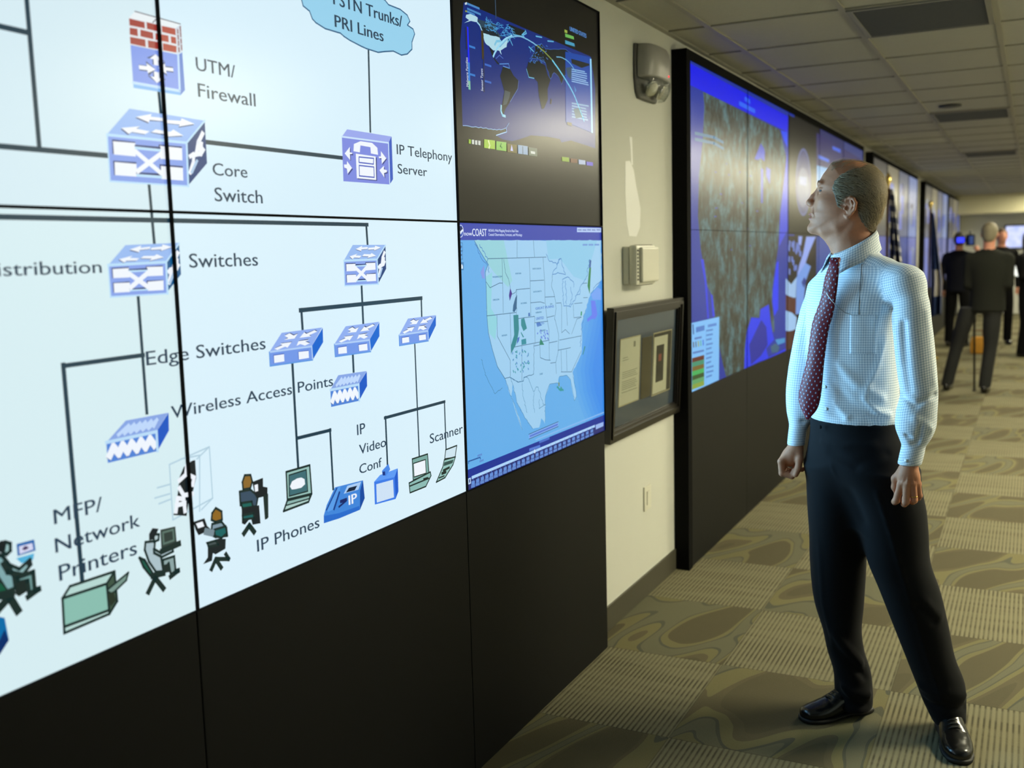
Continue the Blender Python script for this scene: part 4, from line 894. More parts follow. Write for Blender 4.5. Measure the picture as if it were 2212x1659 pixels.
["P",[389,1351,412,1353,430,1318,404,1311,388,1331],[40,136,148]],
["P",[386,1311,407,1292,399,1291,385,1306],[40,136,148]],
["P",[387,1285,421,1286,423,1268,388,1268],[46,140,158]],
["P",[308,1430,318,1453,330,1435,313,1413],[62,34,140]],
["P",[352,1421,365,1430,359,1387,343,1376,331,1379,336,1398],[40,96,140]],
["P",[361,1292,375,1296,368,1282,352,1273],[50,96,190]],
["P",[531,1278,547,1264,559,1253,521,1256],[34,130,110]],
["P",[965,1502,982,1502,973,1453,965,1405,946,1435],[40,128,76]],
["P",[969,1531,986,1527,978,1500,962,1502],[52,96,160]],
["P",[975,1381,1018,1377,1037,1324,1013,1309,977,1312,940,1303,936,1315,983,1327],[96,122,236]],
["P",[976,1402,1039,1427,1079,1417,1078,1377,995,1382],[110,160,240]],
["P",[443,1367,454,1368,456,1356,442,1356],[60,110,180]],
["P",[501,1330,529,1331,545,1319,508,1317],[80,130,200]],
["P",[127,1507,149,1528,152,1487,136,1489],[128,150,226]],
["P",[878,1345,890,1345,887,1331,875,1330],[50,150,110]],
["P",[906,1217,916,1215,895,1189,885,1186],[50,140,150]],
["L",[342,1212,341,1210],5,[60,150,170]],
["L",[436,1234,435,1229],5,[60,150,170]],
["L",[323,1250,322,1246],5,[84,140,200]],
["L",[434,1212,430,1210],5,[84,140,200]],
["L",[337,1187,339,1184],5,[60,150,170]],
["L",[374,1244,370,1240],5,[84,140,200]],
["L",[345,1233,347,1232],5,[60,150,170]],
["L",[375,1184,376,1182],5,[60,150,170]],
["L",[391,1209,395,1208],5,[84,140,200]],
["L",[347,1215,349,1213],5,[84,140,200]],
["L",[346,1204,347,1201],5,[84,140,200]],
["L",[431,1187,434,1184],5,[84,140,200]],
["L",[351,1232,352,1229],5,[84,140,200]],
["L",[387,1191,387,1186],5,[60,150,170]],
["L",[427,1206,433,1204],5,[60,150,170]],
["L",[393,1248,397,1243],5,[60,150,170]],
["L",[407,1247,411,1245],5,[60,150,170]],
["L",[353,1252,353,1247],5,[60,150,170]],
["L",[396,1197,397,1192],5,[60,150,170]],
["L",[428,1228,428,1227],5,[84,140,200]],
["L",[328,1227,324,1225],5,[60,150,170]],
["L",[352,1196,357,1190],5,[60,150,170]],
["L",[405,1197,401,1196],5,[60,150,170]],
["L",[436,1210,437,1209],5,[84,140,200]],
["L",[400,1206,400,1202],5,[60,150,170]],
["L",[327,1227,324,1226],5,[84,140,200]],
["L",[380,1205,377,1202],5,[60,150,170]],
["L",[394,1252,390,1250],5,[84,140,200]],
["L",[413,1207,419,1205],5,[84,140,200]],
["L",[385,1235,387,1233],5,[84,140,200]],
["L",[441,1205,437,1202],5,[60,150,170]],
["L",[350,1214,351,1211],5,[84,140,200]],
["L",[436,1236,433,1231],5,[84,140,200]],
["L",[405,1212,407,1210],5,[60,150,170]],
["L",[356,1194,359,1191],5,[60,150,170]],
["L",[342,1250,348,1249],5,[60,150,170]],
["L",[323,1192,327,1187],5,[60,150,170]],
["L",[347,1239,352,1236],5,[60,150,170]],
["L",[394,1184,394,1180],5,[84,140,200]],
["L",[417,1243,413,1242],5,[60,150,170]],
["L",[542,1282,542,1277],5,[90,120,214]],
["L",[534,1295,536,1294],5,[90,120,214]],
["L",[535,1282,536,1279],5,[90,120,214]],
["L",[589,1288,592,1285],5,[90,120,214]],
["L",[511,1296,507,1295],5,[90,120,214]],
["L",[529,1303,528,1299],5,[90,120,214]],
["L",[571,1275,569,1272],5,[90,120,214]],
["L",[584,1290,590,1288],5,[90,120,214]],
["L",[586,1274,593,1269],5,[90,120,214]],
["L",[568,1290,570,1285],5,[90,120,214]],
["L",[555,1285,560,1282],5,[90,120,214]],
["L",[534,1305,539,1301],5,[90,120,214]],
["L",[564,1296,560,1294],5,[90,120,214]],
["L",[583,1291,582,1289],5,[90,120,214]],
["L",[581,1299,585,1297],5,[90,120,214]],
["L",[566,1279,565,1275],5,[90,120,214]],
["L",[657,1098,663,1095],7,[50,150,150]],
["L",[662,1096,668,1093],7,[50,150,150]],
["L",[685,1089,691,1087],7,[50,150,150]],
["L",[681,1085,687,1082],7,[50,150,150]],
["L",[688,1086,695,1084],7,[50,150,150]],
["L",[701,1083,707,1080],7,[50,150,150]],
["L",[686,1092,693,1089],7,[50,150,150]],
["L",[671,1089,677,1086],7,[50,150,150]],
["L",[689,1085,695,1082],7,[50,150,150]],
["P",[668,1113,677,1110,675,1097,667,1100],[120,140,80]],
["T","WASHINGTON",201,1488,262,5,[70,128,170],0],
["T","OREGON",199,1419,240,5,[70,128,170],0],
["T","MONTANA",356,1494,397,5,[70,128,170],0],
["T","WYOMING",388,1398,433,5,[70,128,170],0],
["T","NORTH DAKOTA",482,1506,547,5,[70,128,170],0],
["T","SOUTH DAKOTA",483,1431,547,5,[70,128,170],0],
["T","NEBRASKA",498,1362,544,5,[70,128,170],0],
["T","NEVADA",251,1306,287,5,[70,128,170],0],
["T","KANSAS",532,1299,570,6,[70,128,170],0],
["T","TEXAS",516,1155,541,6,[70,128,170],0],
["T","IOWA",613,1384,630,5,[70,128,170],0],
["T","GREAT PLAINS",497,1374,642,8,[66,112,196],0],
["T","UNITED",499,1340,559,9,[66,112,196],0],
["T","STATES",503,1323,561,8,[66,112,196],0],
["T","now",34,1614,81,12,[216,226,246],0],
["T","COAST",82,1613,171,21,[222,232,250],0],
["T","NOAA's Web Mapping Portal to Real-Time",183,1626,384,8,[190,204,238],0],
["T","Coastal Observations, Forecasts, and Warnings",182,1614,410,8,[190,204,238],0],
["P",[31,1626,30,1622,29,1619,27,1615,24,1612,21,1610,17,1609,14,1608,10,1609,7,1610,4,1612,2,1615,0,1618,-1,1622,-1,1626,0,1630,1,1634,3,1637,6,1640,9,1642,12,1644,16,1644,20,1644,23,1642,26,1640,28,1638,30,1634,31,1630],[214,226,246]],
["P",[28,1626,28,1623,27,1619,25,1616,22,1614,20,1612,17,1611,14,1610,11,1611,8,1612,6,1614,4,1616,2,1619,2,1623,1,1626,2,1630,3,1633,5,1636,7,1638,10,1640,13,1642,16,1642,19,1642,22,1641,24,1639,26,1636,27,1633,28,1630],[44,80,180]],
["P",[3,1633,9,1639,22,1639,28,1633,20,1627,14,1622,9,1627],[22,40,100]],
["L",[3,1628,10,1625,15,1621,20,1626,28,1630],6,[222,232,248]],
["P",[856,1646,1087,1647,1086,1631,855,1630],[178,204,244]],
["L",[865,1638,896,1638],5,[120,140,200]],
["L",[908,1638,940,1638],5,[120,140,200]],
["L",[952,1639,984,1639],5,[120,140,200]],
["L",[996,1639,1029,1639],5,[120,140,200]],
["L",[1042,1640,1076,1640],5,[120,140,200]],
["L",[908,1585,948,1585],6,[110,150,214]],
["L",[963,1585,1004,1585],6,[110,150,214]],
["L",[1020,1585,1062,1585],6,[110,150,214]],
["L",[5,1594,23,1593,23,1571,3,1572,5,1594],2,[60,120,180]],
["L",[3,1570,21,1569,21,1547,2,1548,3,1570],2,[60,120,180]],
["L",[10,1582,17,1582],4,[50,90,150]],
["L",[14,1586,13,1578],2.5,[50,90,150]],
["L",[9,1559,16,1559],4,[50,90,150]],
["P",[5,1539,26,1538,25,1516,4,1516],[56,124,184]],
["P",[9,1528,15,1534,21,1528,21,1520,8,1520],[210,230,246]],
["P",[-5,935,1097,935,1104,871,5,872,-17,874],[10,44,148]],
["P",[-7,903,1095,900,1104,863,5,869],[30,40,112]],
["P",[422,971,659,976,658,959,424,955],[126,172,240]],
["L",[422,971,659,976],2.5,[52,100,140]],
["L",[424,955,658,959],2.5,[52,100,140]],
["L",[432,963,652,967],6,[84,120,210]],
["L",[36,907,989,907],9,[170,210,248]],
["P",[11,909,27,909,27,891,11,891],[190,216,246]],
["P",[16,905,23,905,22,895,16,895],[20,44,120]],
["L",[41,902,42,898],3,[90,130,220]],
["L",[35,891,46,890],11,[96,140,214]],
["L",[31,881,48,880],9,[92,132,204]],
["L",[70,902,70,898],3,[90,130,220]],
["L",[63,891,74,891],11,[96,140,214]],
["L",[59,881,76,880],9,[92,132,204]],
["L",[98,903,99,898],3,[90,130,220]],
["L",[92,891,103,891],11,[96,140,214]],
["L",[87,881,105,880],9,[92,132,204]],
["L",[127,903,128,898],3,[90,130,220]],
["L",[121,891,132,891],11,[96,140,214]],
["L",[116,881,134,880],9,[92,132,204]],
["L",[157,903,158,898],3,[90,130,220]],
["L",[150,891,162,891],11,[96,140,214]],
["L",[145,881,164,880],9,[92,132,204]],
["L",[187,903,188,898],3,[90,130,220]],
["L",[180,891,192,891],11,[96,140,214]],
["L",[175,881,194,880],9,[92,132,204]],
["L",[217,903,218,898],3,[90,130,220]],
["L",[211,891,222,891],11,[96,140,214]],
["L",[206,881,225,880],9,[92,132,204]],
["L",[248,904,249,899],3,[90,130,220]],
["L",[242,891,254,891],11,[96,140,214]],
["L",[237,881,256,880],9,[92,132,204]],
["L",[280,904,281,899],3,[90,130,220]],
["L",[273,891,285,891],11,[96,140,214]],
["L",[268,881,288,880],9,[92,132,204]],
["L",[312,904,313,899],3,[90,130,220]],
["L",[305,891,318,891],11,[96,140,214]],
["L",[300,881,320,880],9,[92,132,204]],
["L",[345,904,346,899],3,[90,130,220]],
["L",[338,892,350,891],11,[96,140,214]],
["L",[333,881,353,880],9,[92,132,204]],
["L",[378,904,379,899],3,[90,130,220]],
["L",[371,892,384,891],11,[96,140,214]],
["L",[366,881,387,880],9,[92,132,204]],
["L",[412,905,413,899],3,[90,130,220]],
["L",[405,892,418,892],11,[96,140,214]],
["L",[400,881,421,880],9,[92,132,204]],
["L",[447,905,448,900],3,[90,130,220]],
["L",[440,892,453,892],11,[96,140,214]],
["L",[434,881,456,880],9,[92,132,204]],
["L",[482,905,483,900],3,[90,130,220]],
["L",[475,892,488,892],11,[96,140,214]],
["L",[469,880,491,880],9,[92,132,204]],
["L",[518,905,519,900],3,[90,130,220]],
["L",[510,892,524,892],11,[96,140,214]],
["L",[505,880,527,880],9,[92,132,204]],
["L",[554,905,556,900],3,[90,130,220]],
["L",[547,892,561,892],11,[96,140,214]],
["L",[541,880,564,880],9,[92,132,204]],
["L",[592,906,593,900],3,[90,130,220]],
["L",[584,892,598,892],11,[96,140,214]],
["L",[578,880,601,880],9,[92,132,204]],
["L",[630,906,631,900],3,[90,130,220]],
["L",[622,892,636,892],11,[96,140,214]],
["L",[616,880,639,880],9,[92,132,204]],
["L",[668,906,670,901],3,[90,130,220]],
["L",[660,892,675,892],11,[96,140,214]],
["L",[654,880,678,880],9,[92,132,204]],
["L",[708,906,709,901],3,[90,130,220]],
["L",[699,893,714,892],11,[96,140,214]],
["L",[693,880,718,880],9,[92,132,204]],
["L",[748,907,749,901],3,[90,130,220]],
["L",[739,893,755,892],11,[96,140,214]],
["L",[733,880,758,880],9,[92,132,204]],
["L",[789,907,790,901],3,[90,130,220]],
["L",[780,893,796,893],11,[96,140,214]],
["L",[774,880,799,880],9,[92,132,204]],
["L",[830,907,832,901],3,[90,130,220]],
["L",[822,893,838,893],11,[96,140,214]],
["L",[815,880,841,880],9,[92,132,204]],
["L",[873,907,875,902],3,[90,130,220]],
["L",[864,893,880,893],11,[96,140,214]],
["L",[858,880,884,880],9,[92,132,204]],
["L",[917,908,918,902],3,[90,130,220]],
["L",[908,893,924,893],11,[96,140,214]],
["L",[901,880,928,880],9,[92,132,204]],
["L",[961,908,963,902],3,[90,130,220]],
["L",[952,893,969,893],11,[96,140,214]],
["L",[945,880,973,880],9,[92,132,204]],
["P",[999,910,1078,909,1077,893,1000,892],[150,180,236]],
["L",[462,913,465,902],5,[230,240,250]],
["L",[503,931,579,931],8,[70,110,200]],
["L",[426,919,503,917],9,[80,120,210]],
["L",[16,953,16,959,87,958,89,953],4,[40,90,160]],
["L",[73,965,97,965],6,[90,140,210]],
["L",[85,946,106,946],6,[90,140,210]],
["L",[475,944,1082,945],5,[130,180,236]]]
PAGE_D = [
["P",[2209,2457,4583,2455,4630,1220,2187,1145],[16,44,150]],
["P",[2208,2421,4395,2404,4377,2303,2207,2321],[4,14,226]],
["P",[3255,2394,3377,2390,3383,2367,3255,2370],[30,90,236]],
["P",[3133,2355,3494,2350,3494,2326,3133,2331],[30,96,236]],
["S",[2442,2318,4158,2297,4226,2232,4342,2139,4285,2016,4161,1773,4120,1561,4034,1429,3961,1302,3951,1219,4003,1125,4031,1032,3980,1019,3916,1097,3865,1209,3653,1191,3620,1142,3411,1159,3306,1083,3270,989,3250,870,2861,874,2790,957,2720,1059,2633,1214,2579,1331,2507,1375,2457,1461,2392,1563,2349,1718,2369,1910,2433,2081,2464,2250]],
["P",[3637,2170,3712,2149,3740,2128,3734,2071,3639,2085,3572,2069,3484,2069],[40,62,190]],
["P",[3640,2027,3701,2023,3690,1825,3650,1824],[40,62,190]],
["P",[3777,2043,3891,2034,3878,1945,3778,1988],[40,62,190]],
["P",[4170,2295,4377,2303,4381,2202,4278,2236],[14,64,236]],
["P",[4381,2202,4398,1673,4139,1561,4172,1773,4297,2016],[40,60,210]],
["P",[3974,1302,4071,1462,4135,1472,4131,1163,4016,1124,3958,1218],[10,44,236]],
["P",[2571,1332,2604,1323,2644,1213,2603,1216],[20,44,220]],
["P",[2392,1510,2445,1509,2507,1366,2537,1211,2505,1213,2460,1399],[20,44,214]],
["P",[3642,1192,3865,1209,3916,1097,3981,1014,4019,976,3798,940,3860,878,4368,887,4369,851,3612,878,3256,874,3270,989,3316,1080,3415,1156,3620,1139],[12,44,226]],
["P",[3370,1000,3666,1126,3796,1073,3834,959,3658,909,3413,881],[6,26,150]],
["P",[3920,940,4045,951,4177,916,4125,886,3946,898],[50,90,120]],
["P",[4045,974,4338,961,4339,931,4124,933],[60,140,200]],
["P",[2209,1208,2729,1206,2719,874,2204,871],[120,186,242]],
["P",[2243,1037,2448,1033,2448,1010,2242,1015],[92,36,30]],
["P",[2242,1016,2448,1011,2447,989,2242,993],[60,140,110]],
["P",[2242,994,2447,989,2447,967,2242,971],[112,92,42]],
["P",[2242,972,2447,968,2447,945,2241,949],[64,170,90]],
["P",[2241,950,2447,946,2447,924,2241,928],[46,78,38]],
["P",[2241,929,2447,925,2446,902,2241,906],[90,156,100]],
["P",[2241,907,2446,903,2446,880,2240,884],[130,156,62]],
["L",[2489,1151,2606,1148],9,[80,130,200]],
["L",[2489,1128,2602,1125],9,[80,130,200]],
["L",[2488,1105,2582,1103],9,[80,130,200]],
["L",[2488,1081,2600,1078],9,[80,130,200]],
["L",[2488,1058,2578,1057],9,[80,130,200]],
["L",[2488,1034,2600,1031],9,[80,130,200]],
["L",[2487,1011,2577,1010],9,[80,130,200]],
["L",[2487,987,2569,987],9,[80,130,200]],
["L",[2487,963,2615,959],9,[80,130,200]],
["L",[2487,940,2611,935],9,[80,130,200]],
["L",[2486,916,2583,915],9,[80,130,200]],
["L",[2266,1108,2269,1093],16,[84,60,70]],
["L",[2306,1107,2309,1091],16,[70,90,120]],
["L",[2347,1106,2350,1090],16,[150,160,60]],
["L",[2388,1105,2391,1089],16,[90,170,150]],
["L",[2430,1104,2433,1088],16,[40,90,210]],
["L",[2319,1169,2445,1169],26,[70,120,196]],
["L",[2260,1193,2267,1158],18,[40,80,150]],
["L",[2521,1173,2669,1171],14,[80,130,206]],
["L",[2481,1157,2478,881],3,[90,140,210]],
["L",[2258,1061,2440,1056],10,[80,120,190]],
["L",[2288,1128,2402,1126],10,[80,120,190]],
["L",[2310,2108,2634,2117,2811,2106],14,[60,110,150]],
["L",[2310,2080,2634,2088,2811,2075],14,[60,110,150]],
["L",[3195,1810,3212,1808],6,[50,70,170]],
["L",[2638,1722,2675,1724],6,[50,70,170]],
["L",[3320,1668,3334,1668],6,[50,70,170]],
["L",[3532,1772,3574,1774],6,[50,70,170]],
["L",[2909,1948,2936,1947],6,[50,70,170]],
["L",[3371,1573,3398,1571],6,[50,70,170]],
["L",[2747,1840,2778,1840],6,[50,70,170]],
["L",[3140,1974,3160,1976],6,[50,70,170]],
["L",[2961,1554,2979,1551],6,[50,70,170]],
["L",[3797,2034,3827,2035],6,[50,70,170]],
["L",[2658,1765,2695,1767],6,[50,70,170]],
["L",[3376,1968,3411,1967],6,[50,70,170]],
["L",[2867,2002,2880,2002],6,[50,70,170]],
["L",[2652,1947,2677,1946],6,[50,70,170]],
["P",[4386,2416,5346,2418,5389,1644,4412,1643],[14,14,16]],
["P",[5177,2022,5173,1968,5155,1916,5124,1869,5081,1829,5031,1799,4974,1780,4915,1773,4856,1778,4800,1794,4751,1820,4709,1855,4677,1898,4657,1945,4649,1996,4653,2046,4670,2095,4698,2140,4736,2179,4783,2210,4836,2231,4894,2241,4953,2240,5011,2227,5063,2203,5109,2168,5144,2125,5167,2075],[74,84,150]],
["P",[5147,2021,5143,1970,5127,1922,5100,1879,5062,1842,5017,1814,4967,1796,4914,1790,4862,1794,4812,1809,4767,1833,4730,1866,4701,1906,4683,1950,4675,1997,4679,2044,4694,2090,4719,2132,4753,2168,4795,2196,4843,2216,4895,2225,4948,2224,4999,2211,5046,2188,5086,2156,5118,2116,5138,2070],[52,56,110]],
["P",[5104,1981,5101,1949,5087,1918,5063,1890,5032,1867,4994,1849,4952,1837,4908,1832,4863,1835,4822,1844,4784,1859,4753,1879,4729,1904,4714,1933,4708,1962,4712,1993,4725,2022,4746,2049,4775,2072,4811,2091,4852,2103,4895,2109,4940,2109,4982,2101,5022,2087,5055,2066,5081,2041,5097,2012],[96,104,140]],
["P",[4777,2043,5022,2047,5016,1986,4771,1988],[120,134,180]],
["P",[5374,2391,7557,2355,7630,1668,5416,1644],[44,40,96]],
["P",[5462,2238,5916,2235,5917,2209,5464,2211],[70,110,220]],
["P",[5403,2156,6041,2165,6052,2008,5412,1995],[104,160,214]],
["P",[6059,2350,6442,2353,6445,2323,6061,2324],[64,100,214]],
["P",[4412,1634,5389,1634,5437,775,4437,869],[24,18,20]],
["P",[5416,1634,7633,1643,7748,557,5464,772],[60,80,150]],
["P",[4446,1418,4497,1409,4490,1372,4438,1382],[96,120,196]],
["P",[4743,1582,4798,1574,4791,1536,4735,1545],[96,120,196]],
["P",[4770,1405,4826,1396,4818,1357,4762,1368],[96,120,196]],
["P",[4660,1552,4714,1544,4706,1506,4652,1515],[96,120,196]],
["P",[4444,1605,4495,1598,4488,1561,4437,1570],[96,120,196]],
["P",[4608,1438,4661,1430,4654,1392,4600,1402],[96,120,196]],
["P",[4686,1564,4741,1557,4733,1518,4679,1528],[96,120,196]],
["P",[4754,1606,4809,1598,4801,1559,4746,1569],[96,120,196]],
["P",[4675,1577,4730,1570,4722,1531,4668,1541],[96,120,196]],
["P",[4424,1573,4476,1566,4468,1528,4417,1538],[96,120,196]],
["P",[4754,1565,4810,1558,4802,1519,4747,1528],[96,120,196]],
["P",[4430,1501,4482,1494,4474,1456,4423,1466],[96,120,196]],
["P",[4568,1477,4621,1468,4613,1430,4560,1441],[96,120,196]],
["P",[4665,1441,4720,1432,4712,1394,4658,1404],[96,120,196]],
["P",[4808,1534,4864,1526,4857,1487,4800,1497],[96,120,196]],
["P",[4684,1591,4738,1584,4731,1545,4676,1555],[96,120,196]],
["P",[4523,1597,4576,1590,4568,1552,4516,1561],[96,120,196]],
["P",[4784,1535,4840,1527,4833,1488,4777,1498],[96,120,196]],
["P",[4724,1396,4779,1387,4772,1348,4716,1359],[96,120,196]],
["P",[4579,1569,4632,1562,4625,1524,4572,1533],[96,120,196]],
["P",[4525,1498,4578,1491,4570,1453,4518,1463],[96,120,196]],
["P",[4579,1604,4632,1596,4625,1558,4572,1568],[96,120,196]],
["P",[4749,1633,4888,1632,4844,1566,4751,1585],[140,160,226]],
["P",[5032,1630,5390,1632,5137,1517,4993,1433,4715,1347,4780,1428,4917,1510],[140,162,232]],
["P",[4348,1354,4525,1309,4700,1352,4675,1211,4499,1220,4351,1251],[150,186,226]],
["P",[4351,1245,4676,1205,4710,1092,4355,1144],[76,30,30]],
["P",[4355,1141,4561,1114,4711,1073,4684,994,4507,990,4359,1007],[150,190,232]],
["P",[4359,1000,4714,986,4720,854,4363,863],[64,30,30]],
["P",[4700,1352,5009,1444,5211,1415,5016,1310,4929,1091,4680,1094],[110,150,222]],
["P",[4871,1309,4965,1344,5048,1316,4953,1268],[40,60,140]]]
# ------------------------------------------------------------------ video walls
def screen_material(name, base, rough=0.26):
    m = mat(name, base, rough, spec=0.22); g = NT(m); bs = m.node_tree.nodes['Principled BSDF']
    a = g.n('Attribute', attribute_name='picture'); g.l(a.outputs['Color'], bs.inputs['Emission Color']); bs.inputs['Emission Strength'].default_value = SCREEN
    return m
M_screen = screen_material('display_glass', (12, 11, 10))
def mosaic_material():
    m = mat('display_glass_satellite_mosaic', (14, 13, 12), 0.27, spec=0.26); g = NT(m); bs = m.node_tree.nodes['Principled BSDF']
    geo = g.n('NewGeometry'); mp = g.n('Mapping'); mp.inputs['Scale'].default_value = (1, 2.6, 2.2); g.l(geo.outputs['Position'], mp.inputs[0])
    n = g.n('TexNoise'); n.inputs['Scale'].default_value = 3.2; n.inputs['Detail'].default_value = 10; n.inputs['Roughness'].default_value = 0.74; g.l(mp.outputs[0], n.inputs['Vector'])
    r = g.n('ValToRGB'); cr = r.color_ramp
    cr.elements[0].position = 0.28; cr.elements[0].color = (*lin((24, 28, 26)), 1); cr.elements[1].position = 0.78; cr.elements[1].color = (*lin((130, 176, 186)), 1)
    for p_, c_ in ((0.40, (30, 36, 34)), (0.47, (56, 60, 54)), (0.53, (60, 86, 90)), (0.60, (86, 126, 134)), (0.67, (72, 88, 78))): e = cr.elements.new(p_); e.color = (*lin(c_), 1)
    g.l(n.outputs['Fac'], r.inputs[0]); g.l(r.outputs[0], bs.inputs['Emission Color']); bs.inputs['Emission Strength'].default_value = SCREEN * 0.8
    return m
M_mosaic = mosaic_material()
_glyphs = {}
def glyphs(s):
    if s not in _glyphs:
        cu = bpy.data.curves.new('lettering', 'FONT'); cu.body = s; cu.resolution_u = 3
        o = bpy.data.objects.new('lettering', cu); C.objects.link(o)
        me = o.evaluated_get(bpy.context.evaluated_depsgraph_get()).to_mesh(); me.calc_loop_triangles()
        v = [(p.co.x, p.co.y) for p in me.vertices]; t = [tuple(q.vertices) for q in me.loop_triangles]
        o.to_mesh_clear(); C.objects.unlink(o); bpy.data.objects.remove(o); bpy.data.curves.remove(cu)
        _glyphs[s] = (v, t)
    return _glyphs[s]
CAP = max(y for x, y in glyphs('H')[0])
def flat_shapes(items):
    """expand the page description into flat polygons [(points, colour or None for mosaic)] in metres, back to front"""
    out = []
    for it in items:
        k = it[0]
        if k == 'P' or k == 'S':
            p = it[1]; out.append(([[(p[i] / 1000, p[i + 1] / 1000) for i in range(0, len(p), 2)]], it[2] if k == 'P' else None))
        elif k == 'L':
            p = it[1]; q = [Vector((p[i] / 1000, p[i + 1] / 1000)) for i in range(0, len(p), 2)]; w = it[2] / 2000; qs = []
            for a, bb in zip(q, q[1:]):
                d = bb - a
                if d.length < 1e-6: continue
                d = d.normalized(); n = Vector((-d.y, d.x)) * w; a2, b2 = a - d * w * 0.8, bb + d * w * 0.8
                qs.append([tuple(a2 + n), tuple(a2 - n), tuple(b2 - n), tuple(b2 + n)])
            out.append((qs, it[3]))
        elif k == 'T':
            _, s, y0, z0, y1, cap, col, bold = it; v, t = glyphs(s); x0 = min(x for x, y in v); x1 = max(x for x, y in v)
            sx = (y1 - y0) / 1000 / (x1 - x0); sy = cap / 1000 / CAP
            pv = [(y0 / 1000 + (x - x0) * sx, z0 / 1000 + y * sy) for x, y in v]
            out.append(([[pv[i] for i in q] for q in t], col))
            out.append(([[(pv[i][0] + (0.0020 if bold else 0.0009), pv[i][1]) for i in q] for q in t], col))
        elif k == 'V':
            _, s, y0, z0, z1, w, col = it; v, t = glyphs(s); x0 = min(x for x, y in v); x1 = max(x for x, y in v); sx = (z1 - z0) / 1000 / (x1 - x0)
            pv = [(y0 / 1000 - y * 0.0125 / CAP, z0 / 1000 + (x - x0) * sx) for x, y in v]
            out.append(([[pv[i] for i in q] for q in t], col))
    return out
def clip(poly, lo, hi, ax):
    for side, lim in ((1, lo), (-1, hi)):
        res = []
        for i in range(len(poly)):
            a, bq = poly[i - 1], poly[i]; da, db = side * (a[ax] - lim), side * (bq[ax] - lim)
            if (da < 0) != (db < 0):
                t = da / (da - db); res.append((a[0] + (bq[0] - a[0]) * t, a[1] + (bq[1] - a[1]) * t))
            if db >= 0: res.append(bq)
        poly = res
        if len(poly) < 3: return []
    return poly
def screen_mesh(name, y0, y1, z0, z1, back, shapes, parent):
    """one lit panel: the backdrop and, a hair apart, every flat shape of its page that falls on it; local to the panel's base"""
    V, Fc, col, mi = [], [], [], []
    def put(poly, c, x, k):
        if sum(poly[i - 1][0] * poly[i][1] - poly[i][0] * poly[i - 1][1] for i in range(len(poly))) < 0: poly = poly[::-1]
        o = len(V); V.extend((x, p[0] - y0, p[1] - z0) for p in poly); Fc.append(tuple(range(o, o + len(poly)))); mi.append(k); col.append((*lin(c), 1) if c else (0, 0, 0, 1))
    put([(y0, z0), (y1, z0), (y1, z1), (y0, z1)], back, 0.0, 0)
    d = 0.0
    for polys, c in shapes:
        hit = False
        for p in polys:
            q = clip(clip(p, y0, y1, 0), z0, z1, 1)
            if q:
                if not hit: d += 5e-6; hit = True
                put(q, c, d, 0 if c else 1)
    me = bpy.data.meshes.new(name); me.from_pydata(V, [], Fc); me.materials.append(M_screen); me.materials.append(M_mosaic)
    at = me.color_attributes.new('picture', 'FLOAT_COLOR', 'CORNER')
    at.data.foreach_set('color', [ch for f, c in zip(Fc, col) for _ in f for ch in c]); me.polygons.foreach_set('material_index', mi); me.update()
    o = bpy.data.objects.new(name, me); C.objects.link(o); o.parent = parent
    return o
def display_panel(y, z, back, shapes, label, group, w=0.0026):
    r = empty('display_panel', (0, y, z)); tag(r, label, 'screen', group)
    MB().box(WALL_X + 0.012, -0.0005, 0.004, TW - 0.004, 0.004, TH - 0.004).build('housing', M_blackmatte, r)
    b = MB(); q = 0.006 if w > 0.002 else 0.0022; b.box(-0.012, q, 0.0003, w, 0.0003, TH - 0.0003); b.box(-0.012, q, TW - w, TW - 0.0003, 0.0003, TH - 0.0003); b.box(-0.012, q, w, TW - w, 0.0003, w); b.box(-0.012, q, w, TW - w, TH - w, TH - 0.0003)
    b.build('bezel', M_bezel, r)
    s = screen_mesh('screen', y + w, y + TW - w, z + w, z + TH - w, back, shapes, r); s.location = (0, w, w)
    return r
def base_panel(y0, y1, label, group):
    r = empty('base_panel', (0, y0, 0)); tag(r, label, 'panel', group)
    MB().box(WALL_X + 0.012, 0.0, 0.0015, y1 - y0 - 0.0015, 0.0, ZB - 0.002, b=0.002).build('front_board', M_black, r)
    return r
SA, SB, SC, SD_ = flat_shapes(PAGE_A), flat_shapes(PAGE_B), flat_shapes(PAGE_C), flat_shapes(PAGE_D)
G1 = 'display panels of the near video wall'
display_panel(-3 * TW, ZM, (196, 230, 236), [], 'blank bright upper display panel left of the core switch drawing', G1)
display_panel(-3 * TW, ZB, (196, 230, 236), [], 'blank bright lower display panel left of the printer drawing', G1)
display_panel(-2 * TW, ZM, (213, 235, 243), SA, 'upper left display panel showing the left half of the core switch drawing', G1)
display_panel(-2 * TW, ZB, (214, 237, 242), SA, 'lower display panel at the left edge showing the printer under MFP/ Network Printers', G1)
display_panel(-1 * TW, ZM, (214, 238, 250), SA, 'upper display panel showing UTM/Firewall, IP Telephony Server and a blue cloud', G1)
display_panel(-1 * TW, ZB, (217, 240, 251), SA, 'lower display panel showing Edge Switches, IP Phones and Scanner icons', G1)
display_panel(0, ZM, (14, 13, 11), SB, 'mostly black display panel showing a dark blue world map with a bright arc', G1)
display_panel(0, ZB, (98, 172, 232), SC, 'display panel showing a light blue weather map of the country with a purple banner', G1)
G2 = 'black panels under the near video wall'
for k, lb in ((-3, 'black base panel under the blank lower display, farthest left'), (-2, 'black base panel under the printer drawing at the lower left corner'), (-1, 'wide black base panel under the Edge Switches display'), (0, 'black base panel under the light blue weather map, beside the cream wall')):
    base_panel(k * TW, (k + 1) * TW, lb, G2)
